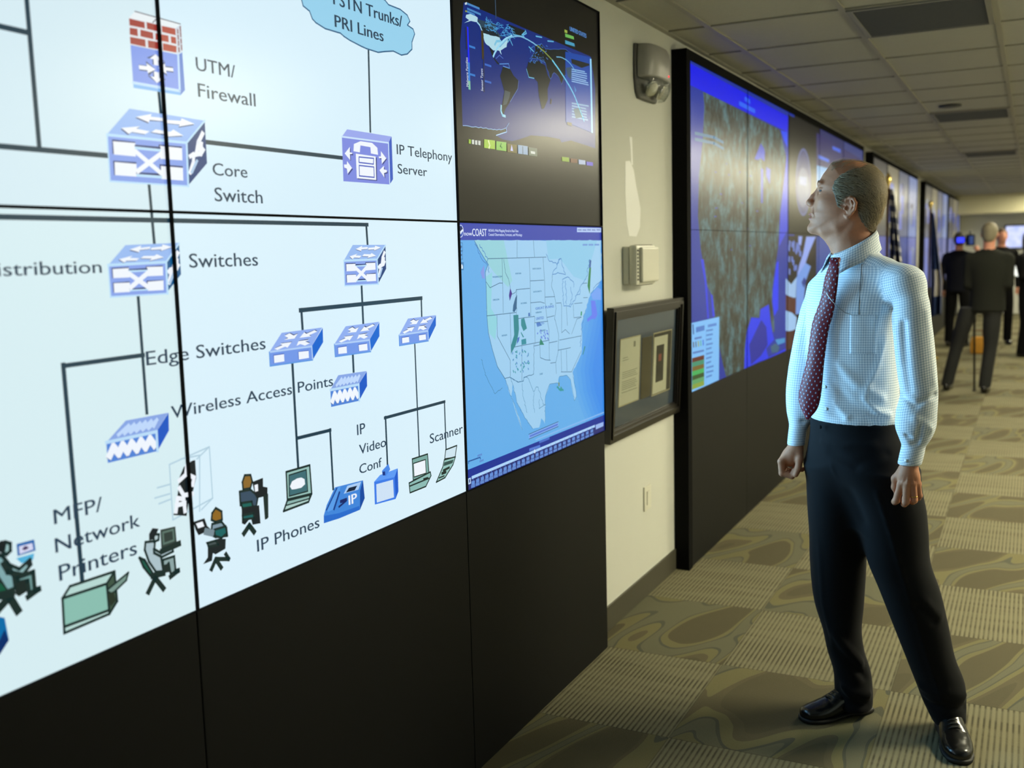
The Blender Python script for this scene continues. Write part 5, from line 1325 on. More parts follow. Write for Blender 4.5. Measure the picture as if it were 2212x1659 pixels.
# added area lamp over the weather map, brightens the man beyond the screen's emission
fill_lamp = bpy.data.lights.new('added_fill_lamp', 'AREA'); fill_lamp.shape = 'RECTANGLE'; fill_lamp.size = TW - 0.02; fill_lamp.size_y = TH - 0.02
fill_lamp.energy = 12.5; fill_lamp.color = (0.28, 0.62, 0.92); fill_lamp.spread = math.radians(108)
go = bpy.data.objects.new('added_fill_lamp', fill_lamp); C.objects.link(go); go.location = (0.0075, TW / 2, (ZB + ZM) / 2); go.rotation_euler = (0, -PI / 2, 0)
# second wall: a black surround with ten panels and their base boards
Y2 = 2.225
fr = empty('wall_surround', (0, 2.165, 0)); tag(fr, 'black metal surround framing the second video wall behind the man', 'frame')
NB = 5
b = MB(); b.box(WALL_X, 0.004, 0.0, Y2 - 2.165 - 0.001, 0.0, 2.478); b.build('side_post', M_blackmatte, fr)
b = MB(); b.box(WALL_X, 0.004, Y2 - 2.165 + NB * TW + 0.001, Y2 - 2.165 + NB * TW + 0.05, 0.0, 2.478); b.build('side_post', M_blackmatte, fr)
b = MB(); b.box(WALL_X, 0.004, Y2 - 2.165, Y2 - 2.165 + NB * TW, ZT + 0.001, 2.478); b.build('top_rail', M_blackmatte, fr)
G3 = 'display panels of the second video wall'; G4 = 'black panels under the second video wall'
T2 = [('left part of the satellite land map', (16, 44, 150)), ('right part of the satellite land map', (16, 44, 150)), ('oval emblem and flag picture beside the land map', (12, 12, 13)), ('blue page behind the head of the man', (40, 44, 96)), ('last page at the far end', (50, 60, 120))]
for k in range(NB):
    lb, bk = T2[k]
    display_panel(Y2 + k * TW, ZM, bk, SD_, 'upper second-wall display panel showing the ' + lb, G3, 0.0011)
    display_panel(Y2 + k * TW, ZB, bk if k != 4 else (60, 80, 150), SD_, 'lower second-wall display panel showing the ' + lb, G3, 0.0011)
    base_panel(Y2 + k * TW, Y2 + (k + 1) * TW, 'black second-wall base panel under the ' + lb, G4)
# walls further down the corridor: plain pages, upper backdrops toned to imitate ceiling lamp reflections
rr = random.Random(11)
def far_wall(y, n, nm):
    f = empty('wall_surround', (0, y - 0.06, 0)); tag(f, 'black surround of the %s video wall down the corridor' % nm, 'frame')
    MB().box(WALL_X, 0.004, 0, 0.058, 0, 2.478).build('side_post', M_blackmatte, f)
    MB().box(WALL_X, 0.004, 0.06 + n * TW, 0.11 + n * TW, 0, 2.478).build('side_post', M_blackmatte, f)
    MB().box(WALL_X, 0.004, 0.058, 0.06 + n * TW, ZT + 0.001, 2.478).build('top_rail', M_blackmatte, f)
    for k in range(n):
        for zz, up in ((ZM, 'upper'), (ZB, 'lower')):
            ya = y + k * TW; sh = []
            for q in range(4):
                a = ya + 0.08 + rr.random() * 0.5; h0 = zz + 0.08 + rr.random() * 0.35
                sh.append(([[(a, h0), (a + 0.3, h0), (a + 0.3, h0 + 0.22), (a, h0 + 0.22)]], rr.choice([(110, 120, 190), (70, 90, 180), (120, 130, 150), (60, 66, 110)])))
            bk = [(78, 76, 72), (122, 116, 96), (96, 100, 116), (116, 130, 172)][k % 4] if up == 'upper' else [(84, 92, 160), (66, 78, 150), (58, 70, 130), (90, 96, 150)][k % 4]
            display_panel(ya, zz, bk, sh, '%s blue-grey display panel, %s along the %s video wall' % (up, ['first', 'second', 'third', 'fourth'][k], nm), 'display panels of the ' + nm + ' video wall')
        base_panel(y + k * TW, y + (k + 1) * TW, 'black base panel, %s along the %s video wall' % (['first', 'second', 'third', 'fourth'][k], nm), 'black panels under the ' + nm + ' video wall')
far_wall(8.40, 4, 'third'); far_wall(13.96, 4, 'fourth'); far_wall(18.75, 3, 'fifth')
# ------------------------------------------------------------------ ceiling fixtures
M_diff = mat('troffer_diffuser', (240, 236, 220), 0.5)
_b = M_diff.node_tree.nodes['Principled BSDF']; _b.inputs['Emission Color'].default_value = (*LAMP_COL, 1); _b.inputs['Emission Strength'].default_value = LAMP
M_ltfr = mat('white_enamel', (206, 204, 196), 0.4)
M_diff_near = M_diff.copy(); M_diff_near.name = 'bright_troffer_diffuser'; M_diff_near.node_tree.nodes['Principled BSDF'].inputs['Emission Strength'].default_value = LAMP * 2.0
M_diff_mid = M_diff.copy(); M_diff_mid.name = 'middle_troffer_diffuser'; M_diff_mid.node_tree.nodes['Principled BSDF'].inputs['Emission Strength'].default_value = LAMP * 1.5
def troffer(x, y, w, l, label, m=None):
    r = empty('ceiling_light', (x, y, CEIL)); tag(r, label, 'ceiling light', 'recessed ceiling lights right of the man')
    b = MB(); t = 0.03
    b.box(-w / 2, w / 2, -l / 2, -l / 2 + t, -0.012, 0.003); b.box(-w / 2, w / 2, l / 2 - t, l / 2, -0.012, 0.003); b.box(-w / 2, -w / 2 + t, -l / 2 + t, l / 2 - t, -0.012, 0.003); b.box(w / 2 - t, w / 2, -l / 2 + t, l / 2 - t, -0.012, 0.003)
    b.build('frame', M_ltfr, r); MB().box(-w / 2 + t, w / 2 - t, -l / 2 + t, l / 2 - t, -0.008, -0.002).build('diffuser', m or M_diff, r)
for i, y in enumerate((1.95, 4.92, 7.54, 10.16, 12.78, 15.40, 18.02, 20.2)):
    troffer(2.85 if i == 0 else 1.86, y, 0.56, 1.28, 'recessed ceiling light over the right of the corridor, %s from the camera' % ['nearest', 'second', 'third', 'fourth', 'fifth', 'sixth', 'seventh', 'farthest'][i], M_diff_near if i == 0 else M_diff_mid if i == 1 else None)
M_vent = mat('perforated_return_grille', (96, 96, 94), 0.6, noise=(200, 0.15))
def vent(x0, x1, y0, y1, label, rows=9):
    r = empty('ceiling_vent', ((x0 + x1) / 2, (y0 + y1) / 2, CEIL)); tag(r, label, 'vent', 'return air vents in the ceiling')
    w, l = (x1 - x0) / 2, (y1 - y0) / 2; b = MB(); t = 0.022
    b.box(-w, w, -l, -l + t, -0.010, 0.003); b.box(-w, w, l - t, l, -0.010, 0.003); b.box(-w, -w + t, -l + t, l - t, -0.010, 0.003); b.box(w - t, w, -l + t, l - t, -0.010, 0.003)
    b.build('frame', mat('vent_frame_grey', (128, 126, 118), 0.5), r)
    b = MB(); b.box(-w + t, w - t, -l + t, l - t, -0.002, 0.001)
    n = 22
    for i in range(n):
        y = -l + t + (i + 0.5) * (2 * l - 2 * t) / n; b.box(-w + t, w - t, y - 0.004, y + 0.004, -0.006, -0.002)
    b.build('grille', M_vent, r)
xa, xb = 0.137 + GX + 0.012, 0.137 + 2 * GX - 0.012
vent(xa, xb, 1.405 + GY + 0.009, 1.405 + 2 * GY - 0.009, 'large grey square ceiling vent nearest the camera')
vent(xa, xb, 1.405 + 7 * GY + 0.009, 1.405 + 8 * GY - 0.009, 'grey ceiling vent above and right of the head of the man')
vent(xa, xb, 1.405 + 13 * GY + 0.009, 1.405 + 14 * GY - 0.009, 'small dark grey ceiling vent far down the corridor')
r = empty('ceiling_speaker', (0.89, 5.62, CEIL)); tag(r, 'small dark round ceiling speaker just in front of the middle vent', 'speaker')
MB().lathe([(0.0, -0.001), (0.075, -0.001), (0.078, -0.01), (0.06, -0.014), (0.0, -0.015)]).build('cover', mat('dark_grille', (78, 78, 76), 0.6), r)
# ------------------------------------------------------------------ sculpting by blended distance fields
def smin(a, b, k):
    h = np.clip(0.5 + 0.5 * (b - a) / k, 0, 1); return b + (a - b) * h - k * h * (1 - h)
def smax(a, b, k): return -smin(-a, -b, k)
def f_ell(P, c, r, ax=None):
    """ellipsoid; ax = 3 axes (rows) if tilted"""
    x, y, z = P[0] - c[0], P[1] - c[1], P[2] - c[2]
    if ax is not None: x, y, z = [x * a[0] + y * a[1] + z * a[2] for a in ax]
    k0 = np.sqrt((x / r[0]) ** 2 + (y / r[1]) ** 2 + (z / r[2]) ** 2); k1 = np.sqrt((x / r[0] ** 2) ** 2 + (y / r[1] ** 2) ** 2 + (z / r[2] ** 2) ** 2)
    return k0 * (k0 - 1) / np.maximum(k1, 1e-9)
def f_cone(P, a, b, ra, rb):
    a = np.asarray(a, float); ba = np.asarray(b, float) - a; L = max(ba @ ba, 1e-12)
    x, y, z = P[0] - a[0], P[1] - a[1], P[2] - a[2]
    t = np.clip((x * ba[0] + y * ba[1] + z * ba[2]) / L, 0, 1)
    return np.sqrt((x - t * ba[0]) ** 2 + (y - t * ba[1]) ** 2 + (z - t * ba[2]) ** 2) - (ra + (rb - ra) * t)
def f_chain(P, pts, rs, k=0.01):
    d = None
    for i in range(len(pts) - 1):
        e = f_cone(P, pts[i], pts[i + 1], rs[i], rs[i + 1]); d = e if d is None else smin(d, e, k)
    return d
def smooth_interp(s, S, V):
    """monotone-ish cubic through the rows"""
    S = np.asarray(S, float); V = np.asarray(V, float); m = np.gradient(V, S); s = np.clip(s, S[0], S[-1])
    i = np.clip(np.searchsorted(S, s) - 1, 0, len(S) - 2); h = S[i + 1] - S[i]; t = (s - S[i]) / h
    return (2 * t**3 - 3 * t**2 + 1) * V[i] + (t**3 - 2 * t**2 + t) * h * m[i] + (-2 * t**3 + 3 * t**2) * V[i + 1] + (t**3 - t**2) * h * m[i + 1]
def loft_params(rows, s):
    rows = sorted(rows); S = [r[0] for r in rows]; n = max(len(r) for r in rows)
    rows = [tuple(r) + (0.0,) * (n - len(r)) for r in rows]
    return [smooth_interp(s, S, [r[j] for r in rows]) for j in range(1, n)], S[0], S[-1]
def f_loft(P, rows, cap=0.004, n=2.0):
    """rows (z, x, y, rx, ry[, turn]): elliptical sections stacked along the third coordinate"""
    q, s0, s1 = loft_params(rows, P[2]); cx, cy, rx, ry = q[:4]; x, y = P[0] - cx, P[1] - cy
    if len(q) > 4: c, s = np.cos(q[4]), np.sin(q[4]); x, y = x * c + y * s, -x * s + y * c
    if n == 2.0: k = np.sqrt((x / rx) ** 2 + (y / ry) ** 2)
    else: k = ((np.abs(x) / rx) ** n + (np.abs(y) / ry) ** n) ** (1 / n)
    d = (k - 1) * np.minimum(rx, ry)
    return smax(d, np.maximum(s0 - P[2], P[2] - s1), cap)
def f_poly(x, z, pts):
    """signed distance to a polygon in the plane (negative inside)"""
    pts = np.asarray(pts, float); d = np.full(np.broadcast(x, z).shape, 1e9); inside = np.zeros(d.shape, bool)
    for i in range(len(pts)):
        a, b = pts[i - 1], pts[i]; ex, ez = b - a; wx, wz = x - a[0], z - a[1]
        t = np.clip((wx * ex + wz * ez) / max(ex * ex + ez * ez, 1e-12), 0, 1); d = np.minimum(d, (wx - ex * t) ** 2 + (wz - ez * t) ** 2)
        c = ((a[1] <= z) & (b[1] > z)) | ((b[1] <= z) & (a[1] > z))
        with np.errstate(divide='ignore', invalid='ignore'): xi = a[0] + (z - a[1]) * ex / (ez if abs(ez) > 1e-12 else 1e-12)
        inside ^= c & (x < xi)
    return np.where(inside, -1, 1) * np.sqrt(d)
def frame_of(fwd, up=(0, 0, 1)):
    f = np.asarray(fwd, float); f /= np.linalg.norm(f); l = np.cross(up, f); l /= np.linalg.norm(l); return f, l, np.cross(f, l)
def to_frame(P, o, ax): 
    x, y, z = P[0] - o[0], P[1] - o[1], P[2] - o[2]
    return tuple(x * a[0] + y * a[1] + z * a[2] for a in ax)
def surface(field, lo, hi, step, relax=2):
    """surface nets: vertices and quads of the zero level of field(P) inside the box"""
    lo = np.asarray(lo, float); hi = np.asarray(hi, float); n = np.ceil((hi - lo) / step).astype(int) + 1
    ax = [lo[i] + step * np.arange(n[i]) for i in range(3)]
    P = (ax[0][:, None, None], ax[1][None, :, None], ax[2][None, None, :])
    Fv = np.broadcast_to(np.asarray(field(P)), tuple(n)).astype(np.float32)
    ins = Fv < 0; cs = ins[:-1, :-1, :-1].astype(np.int8)
    for dx in (0, 1):
        for dy in (0, 1):
            for dz in (0, 1):
                if dx or dy or dz: cs = cs + ins[dx:n[0] - 1 + dx, dy:n[1] - 1 + dy, dz:n[2] - 1 + dz]
    act = (cs > 0) & (cs < 8); idx = np.full(act.shape, -1, np.int64); I = np.argwhere(act); idx[act] = np.arange(len(I))
    cor = np.array([(a, b, c) for a in (0, 1) for b in (0, 1) for c in (0, 1)]); val = np.stack([Fv[I[:, 0] + c[0], I[:, 1] + c[1], I[:, 2] + c[2]] for c in cor], 1)
    acc = np.zeros((len(I), 3)); cnt = np.zeros(len(I))
    for a in range(8):
        for bq in range(a + 1, 8):
            if np.abs(cor[a] - cor[bq]).sum() != 1: continue
            va, vb = val[:, a], val[:, bq]; m = (va < 0) != (vb < 0); t = np.where(m, va / np.where(m, va - vb, 1), 0)
            acc += m[:, None] * (cor[a] + t[:, None] * (cor[bq] - cor[a])); cnt += m
    V = lo + step * (I + acc / np.maximum(cnt, 1)[:, None])
    quads = []
    for d in range(3):
        o1, o2 = (d + 1) % 3, (d + 2) % 3; sl0 = [slice(None)] * 3; sl1 = [slice(None)] * 3; sl0[d] = slice(0, -1); sl1[d] = slice(1, None)
        for q in (o1, o2): sl0[q] = slice(1, -1); sl1[q] = slice(1, -1)
        A, Bq = ins[tuple(sl0)], ins[tuple(sl1)]; E = np.argwhere(A != Bq)
        if not len(E): continue
        flip = A[tuple(E.T)]; base = E.copy(); base[:, o1] += 1; base[:, o2] += 1
        c = []
        for (u, w) in ((-1, -1), (0, -1), (0, 0), (-1, 0)):
            k = base.copy(); k[:, o1] += u; k[:, o2] += w; c.append(idx[k[:, 0], k[:, 1], k[:, 2]])
        Q = np.stack(c, 1); Q = np.where(flip[:, None], Q, Q[:, ::-1]); quads.append(Q)
    Q = np.concatenate(quads); Q = Q[(Q >= 0).all(1)]
    for _ in range(relax):
        s = np.zeros_like(V); k = np.zeros(len(V))
        for a, bq in ((0, 1), (1, 2), (2, 3), (3, 0)):
            for u, w in ((a, bq), (bq, a)): np.add.at(s, Q[:, u], V[Q[:, w]]); np.add.at(k, Q[:, u], 1)
        V = np.where(k[:, None] > 0, V * 0.5 + 0.5 * s / np.maximum(k, 1)[:, None], V)
    return V, Q
def mesh_obj(name, parts, mats, parent=None, attrs=None):
    """parts: [(V, Q, material index)] joined into ONE mesh object; attrs {name: (N,3) array}"""
    Vs, Qs, mi, o = [], [], [], 0
    for V, Q, k in parts: Vs.append(V); Qs.append(Q + o); mi.append(np.full(len(Q), k)); o += len(V)
    V = np.concatenate(Vs); Q = np.concatenate(Qs); mi = np.concatenate(mi)
    me = bpy.data.meshes.new(name); me.vertices.add(len(V)); me.vertices.foreach_set('co', V.astype(np.float32).ravel())
    me.loops.add(Q.size); me.loops.foreach_set('vertex_index', Q.astype(np.int32).ravel()); me.polygons.add(len(Q))
    me.polygons.foreach_set('loop_start', np.arange(0, Q.size, Q.shape[1], dtype=np.int32)); me.polygons.foreach_set('material_index', mi.astype(np.int32)); me.polygons.foreach_set('use_smooth', np.ones(len(Q), bool))
    for m in (mats if isinstance(mats, (list, tuple)) else [mats]): me.materials.append(m)
    for k, arr in (attrs or {}).items():
        at = me.attributes.new(k, 'FLOAT_VECTOR', 'POINT'); at.data.foreach_set('vector', np.asarray(arr, np.float32).ravel())
    me.update(calc_edges=True); me.validate()
    ob = bpy.data.objects.new(name, me); C.objects.link(ob)
    if parent: ob.parent = parent
    return ob
def folds(P, lst):
    """cloth folds: [(points, width, height)] ridges (+) or valleys (-) along polylines"""
    d = 0.0
    for pts, w, h in lst: d = d - h * np.exp(-(np.maximum(f_chain(P, pts, [0.0] * len(pts), 0.004), 0) / w) ** 2)
    return d
# ------------------------------------------------------------------ the man looking up at the screens
M_skin = mat('skin', (188, 130, 98), 0.55, spec=0.25, noise=(55, 0.16), bump=(260, 0.3, 0.0012), sss=0.06)
M_nail = mat('finger_nail', (214, 170, 146), 0.3)
M_lip = mat('lips', (172, 104, 88), 0.45)
M_eyew = mat('eye_white', (84, 82, 80), 0.6, spec=0.1); M_iris = mat('eye_iris', (22, 22, 22), 0.5, spec=0.1); M_pupil = mat('eye_pupil', (10, 10, 12), 0.1)
M_hair = mat('grey_brown_hair', (104, 92, 72), 0.55, spec=0.35, noise=(160, 0.35))
M_strand = mat('hair_strand', (166, 150, 120), 0.5, spec=0.4, noise=(300, 0.55))
M_brow = mat('brow_hair', (84, 68, 50), 0.7)
M_trouser = mat('black_wool_trousers', (11, 11, 14), 0.85, spec=0.15, sheen=0.04, noise=(400, 0.2), bump=(700, 0.15, 0.001))
M_leather = mat('black_polished_leather', (14, 13, 12), 0.22, spec=0.6, bump=(60, 0.08, 0.002))
M_sole = mat('black_rubber_sole', (20, 19, 18), 0.6)
M_gold = mat('gold_ring', (226, 180, 84), 0.25, metal=1.0)
M_silver = mat('silver_chain', (180, 184, 186), 0.3, metal=1.0)
M_button = mat('pale_button', (226, 228, 224), 0.3)
M_cord = mat('dark_cord', (52, 62, 66), 0.6)
def check_material(name, ground, stripe, period=0.0074):
    m = mat(name, ground, 0.75, spec=0.2, sheen=0.1); g = NT(m); bs = m.node_tree.nodes['Principled BSDF']
    a = g.n('Attribute', attribute_name='fabric'); sp = g.n('SeparateXYZ'); g.l(a.outputs['Vector'], sp.inputs[0])
    def st(v):
        f = g.math('ABSOLUTE', g.math('SUBTRACT', g.math('FRACT', g.math('DIVIDE', v, period)), 0.5))
        r = g.n('MapRange'); r.inputs['From Min'].default_value = 0.33; r.inputs['From Max'].default_value = 0.24; g.l(f, r.inputs['Value']); return r.outputs[0]
    s = g.math('MULTIPLY', g.math('ADD', st(sp.outputs[0]), st(sp.outputs[1])), 0.5)
    g.l(g.mix(s, lin(ground), lin(stripe)), bs.inputs['Base Color'])
    return m
M_shirt = check_material('blue_grey_checked_shirt_cloth', (252, 254, 254), (178, 195, 208))
def tie_material():
    m = mat('burgundy_tie_silk', (96, 22, 38), 0.5, spec=0.35); g = NT(m); bs = m.node_tree.nodes['Principled BSDF']
    a = g.n('Attribute', attribute_name='fabric'); sp = g.n('SeparateXYZ'); g.l(a.outputs['Vector'], sp.inputs[0])
    v = g.math('DIVIDE', sp.outputs[1], 0.0112); row = g.math('FLOOR', v); u = g.math('ADD', g.math('DIVIDE', sp.outputs[0], 0.0145), g.math('MULTIPLY', g.math('MODULO', row, 2.0), 0.5))
    fu = g.math('ABSOLUTE', g.math('SUBTRACT', g.math('FRACT', u), 0.5)); fv = g.math('ABSOLUTE', g.math('SUBTRACT', g.math('FRACT', v), 0.5))
    spot = g.math('MULTIPLY', g.math('LESS_THAN', fu, 0.115), g.math('LESS_THAN', fv, 0.225))
    g.l(g.mix(spot, lin((104, 21, 38)), lin((150, 178, 208))), bs.inputs['Base Color'])
    return m
M_tie = tie_material()
PROF = [(-0.1713, 1.808), (-0.195, 1.7763), (-0.2098, 1.7483), (-0.211, 1.7291), (-0.2165, 1.7096), (-0.2215, 1.6886), (-0.2265, 1.6745), (-0.2345, 1.6575), (-0.2300, 1.6495), (-0.2345, 1.6421), (-0.2315, 1.6313), (-0.2376, 1.6179), (-0.2375, 1.6079), (-0.2277, 1.5975), (-0.204, 1.5889), (-0.1887, 1.5735), (-0.176, 1.5546), (-0.1661, 1.53), (-0.1613, 1.4727), (-0.0416, 1.4704), (-0.0443, 1.5551), (-0.049, 1.5974), (-0.0361, 1.6236), (-0.0206, 1.6537), (-0.0134, 1.6937), (-0.0168, 1.7368), (-0.036, 1.7765), (-0.0683, 1.8024), (-0.0979, 1.813), (-0.1383, 1.8159)]
HAIR = [(-0.1487, 1.6728), (-0.1559, 1.7027), (-0.1644, 1.7312), (-0.1578, 1.7506), (-0.1417, 1.7666), (-0.1216, 1.7781), (-0.0975, 1.7866), (-0.0761, 1.791), (-0.0577, 1.8039), (-0.0314, 1.8189), (0.0086, 1.7893), (0.0114, 1.6372), (-0.0274, 1.5855), (-0.0543, 1.5934), (-0.0653, 1.6092), (-0.079, 1.6265), (-0.0901, 1.6522), (-0.0906, 1.6831), (-0.0976, 1.7002), (-0.1125, 1.7064), (-0.1287, 1.7015), (-0.138, 1.6879), (-0.1418, 1.6711)]
HD = 0.05                                          # mid-plane of the head in his own frame
def head_base(P, grow=0.0):
    s = -f_poly(P[0], P[2], PROF) + grow; Rr = 0.074
    wm = np.interp(P[2], [1.47, 1.56, 1.60, 1.625, 1.66, 1.70, 1.75, 1.82], [0.060, 0.057, 0.056, 0.062, 0.069, 0.0735, 0.0755, 0.0755]) + grow
    # the jaw narrows towards the chin
    wm = wm * np.clip(1 - 0.24 * np.clip((-0.150 - P[0]) / 0.08, 0, 1) * np.clip((1.70 - P[2]) / 0.10, 0, 1), 0.5, 1)
    t = np.minimum(s / Rr, 1.0)
    return (np.sqrt(((P[1] - HD) / wm) ** 2 + (1 - t) ** 2) - 1) * 0.062
def head_field(P):
    d = head_base(P); y = HD
    for sg in (-1, 1):
        e = lambda c, r, k, sub=False, ax=None: None
        d = smin(d, f_ell(P, (-0.199, y + sg * 0.026, 1.7475), (0.011, 0.024, 0.0065)), 0.010)                       # brow ridge
        d = smax(d, -f_ell(P, (-0.2105, y + sg * 0.034, 1.7265), (0.016, 0.017, 0.0105)), 0.009)                    # eye socket
        d = smin(d, f_ell(P, (-0.180, y + sg * 0.047, 1.694), (0.022, 0.016, 0.015)), 0.020)                         # cheekbone
        d = smin(d, f_ell(P, (-0.1940, y + sg * 0.0320, 1.7318), (0.0135, 0.0170, 0.0050)), 0.0035)                  # upper lid
        d = smin(d, f_ell(P, (-0.1930, y + sg * 0.0320, 1.7200), (0.0130, 0.0160, 0.0042)), 0.0035)                  # lower lid
        d = smax(d, -f_chain(P, [(-0.2255, y + sg * 0.020, 1.690), (-0.2210, y + sg * 0.030, 1.672), (-0.2165, y + sg * 0.034, 1.650)], [0.0012, 0.0020, 0.0008], 0.004), 0.007)   # fold from nose to mouth
        d = smin(d, f_chain(P, [(-0.118, y + sg * 0.060, 1.640), (-0.150, y + sg * 0.050, 1.616), (-0.190, y + sg * 0.032, 1.604)], [0.012, 0.011, 0.010], 0.01), 0.018)             # jaw line
        d = smin(d, f_ell(P, (-0.2270, y + sg * 0.0125, 1.6870), (0.0095, 0.0068, 0.0075)), 0.006)                   # nose wing
        d = smax(d, -f_ell(P, (-0.2335, y + sg * 0.0075, 1.6800), (0.0045, 0.0030, 0.0028)), 0.002)                  # nostril
        d = smin(d, f_chain(P, [(-0.098, y + sg * 0.052, 1.632), (-0.130, y + sg * 0.036, 1.57), (-0.150, y + sg * 0.014, 1.50)], [0.009, 0.010, 0.009], 0.01), 0.014)                # neck muscle
    d = smin(d, f_chain(P, [(-0.2105, y, 1.7270), (-0.2240, y, 1.7100), (-0.2345, y, 1.6950)], [0.0062, 0.0072, 0.0085], 0.006), 0.009)     # nose bridge
    d = smin(d, f_ell(P, (-0.2345, y, 1.6915), (0.0098, 0.0105, 0.0088)), 0.007)                                    # nose tip
    d = smin(d, f_chain(P, [(-0.233, y, 1.685), (-0.2275, y, 1.676)], [0.005, 0.004], 0.004), 0.006)
    d = smin(d, f_ell(P, (-0.2305, y, 1.6560), (0.0060, 0.022, 0.0042)), 0.004); d = smin(d, f_ell(P, (-0.2300, y, 1.6425), (0.0062, 0.019, 0.0046)), 0.004)
    d = smax(d, -f_ell(P, (-0.2365, y, 1.6488), (0.014, 0.025, 0.0016)), 0.0025)                                      # mouth line
    d = smin(d, f_ell(P, (-0.2265, y, 1.6120), (0.012, 0.017, 0.013)), 0.010)                                         # chin
    for k, zz in enumerate((1.766, 1.776, 1.786)):                                                                  # forehead lines
        d = smax(d, -f_chain(P, [(-0.198 + 0.006 * k, y - 0.040, zz - 0.004), (-0.2055 + 0.007 * k, y, zz), (-0.198 + 0.006 * k, y + 0.040, zz - 0.004)], [0.0006] * 3, 0.004), 0.003)
    for sg in (-1, 1):                                                                                              # ears
        o = lambda a, z, w: (a, y + sg * w, z)
        ear = f_chain(P, [o(-0.1275, 1.680, 0.0745), o(-0.1235, 1.6935, 0.079), o(-0.112, 1.6985, 0.084), o(-0.1015, 1.694, 0.088), o(-0.0955, 1.681, 0.090), o(-0.0985, 1.664, 0.087), o(-0.108, 1.651, 0.083), o(-0.119, 1.6425, 0.079), o(-0.1265, 1.648, 0.076)], [0.0036, 0.0040, 0.0042, 0.0044, 0.0044, 0.0042, 0.0044, 0.0058, 0.0042], 0.003)
        ear = smin(ear, f_ell(P, o(-0.111, 1.670, 0.0765), (0.0150, 0.0060, 0.025)), 0.004)
        ear = smin(ear, f_chain(P, [o(-0.110, 1.690, 0.083), o(-0.1045, 1.676, 0.085), o(-0.110, 1.660, 0.082), o(-0.118, 1.655, 0.080)], [0.0026, 0.0032, 0.0030, 0.0024], 0.003), 0.003)
        ear = smax(ear, -f_ell(P, o(-0.1195, 1.669, 0.083), (0.0068, 0.007, 0.0085)), 0.002)
        ear = smin(ear, f_ell(P, o(-0.1275, 1.667, 0.0775), (0.0035, 0.0045, 0.0055)), 0.003)
        d = smin(d, ear, 0.004)
    return d
TORSO = [(0.955, -0.088, 0.042, 0.132, 0.108, -0.84), (1.005, -0.0885, 0.042, 0.143, 0.117, -0.84), (1.022, -0.089, 0.042, 0.152, 0.126, -0.84), (1.042, -0.090, 0.042, 0.152, 0.126, -0.84), (1.075, -0.0915, 0.042, 0.147, 0.121, -0.84), (1.14, -0.0954, 0.042, 0.148, 0.120, -0.84), (1.228, -0.102, 0.042, 0.150, 0.119, -0.82), (1.315, -0.106, 0.043, 0.154, 0.119, -0.80), (1.38, -0.104, 0.046, 0.160, 0.112, -0.78), (1.43, -0.098, 0.050, 0.158, 0.096, -0.76), (1.47, -0.094, 0.054, 0.130, 0.078, -0.74), (1.505, -0.092, 0.056, 0.088, 0.066, -0.72), (1.535, -0.092, 0.056, 0.064, 0.058, -0.7)]
LSL = [(1.459, 0.050, -0.088, 0.034, 0.040), (1.41, 0.061, -0.098, 0.047, 0.053), (1.325, 0.0684, -0.11, 0.0537, 0.058), (1.245, 0.0767, -0.12, 0.0554, 0.058), (1.178, 0.0842, -0.13, 0.0541, 0.055), (1.125, 0.0900, -0.135, 0.0520, 0.053), (1.071, 0.0845, -0.14, 0.0560, 0.055), (1.024, 0.082, -0.145, 0.0550, 0.054), (0.993, 0.0813, -0.15, 0.0430, 0.043), (0.972, 0.0785, -0.152, 0.0320, 0.034)]
LCU = [(0.982, 0.0797, -0.15, 0.0330, 0.036), (0.950, 0.0739, -0.155, 0.0338, 0.036), (0.9193, 0.0676, -0.16, 0.0332, 0.035)]
RSL = [(1.425, -0.200, 0.185, 0.036, 0.044), (1.38, -0.217, 0.182, 0.043, 0.052), (1.305, -0.233, 0.17, 0.046, 0.052), (1.23, -0.2455, 0.155, 0.047, 0.052), (1.156, -0.2555, 0.14, 0.048, 0.050), (1.082, -0.2610, 0.12, 0.047, 0.050), (1.024, -0.2600, 0.10, 0.043, 0.045), (0.988, -0.2620, 0.09, 0.033, 0.036), (0.970, -0.2655, 0.085, 0.027, 0.030)]
RCU = [(0.982, -0.2655, 0.086, 0.0285, 0.031), (0.952, -0.2685, 0.08, 0.0285, 0.031), (0.920, -0.2712, 0.07, 0.0280, 0.030)]
def shirt_parts(P):
    t = f_loft(P, TORSO)
    l = smin(f_loft(P, LSL), f_ell(P, (0.046, -0.084, 1.432), (0.052, 0.056, 0.046)), 0.02)
    r = smin(f_loft(P, RSL), f_ell(P, (-0.192, 0.178, 1.408), (0.048, 0.054, 0.045)), 0.02)
    return t, l, r
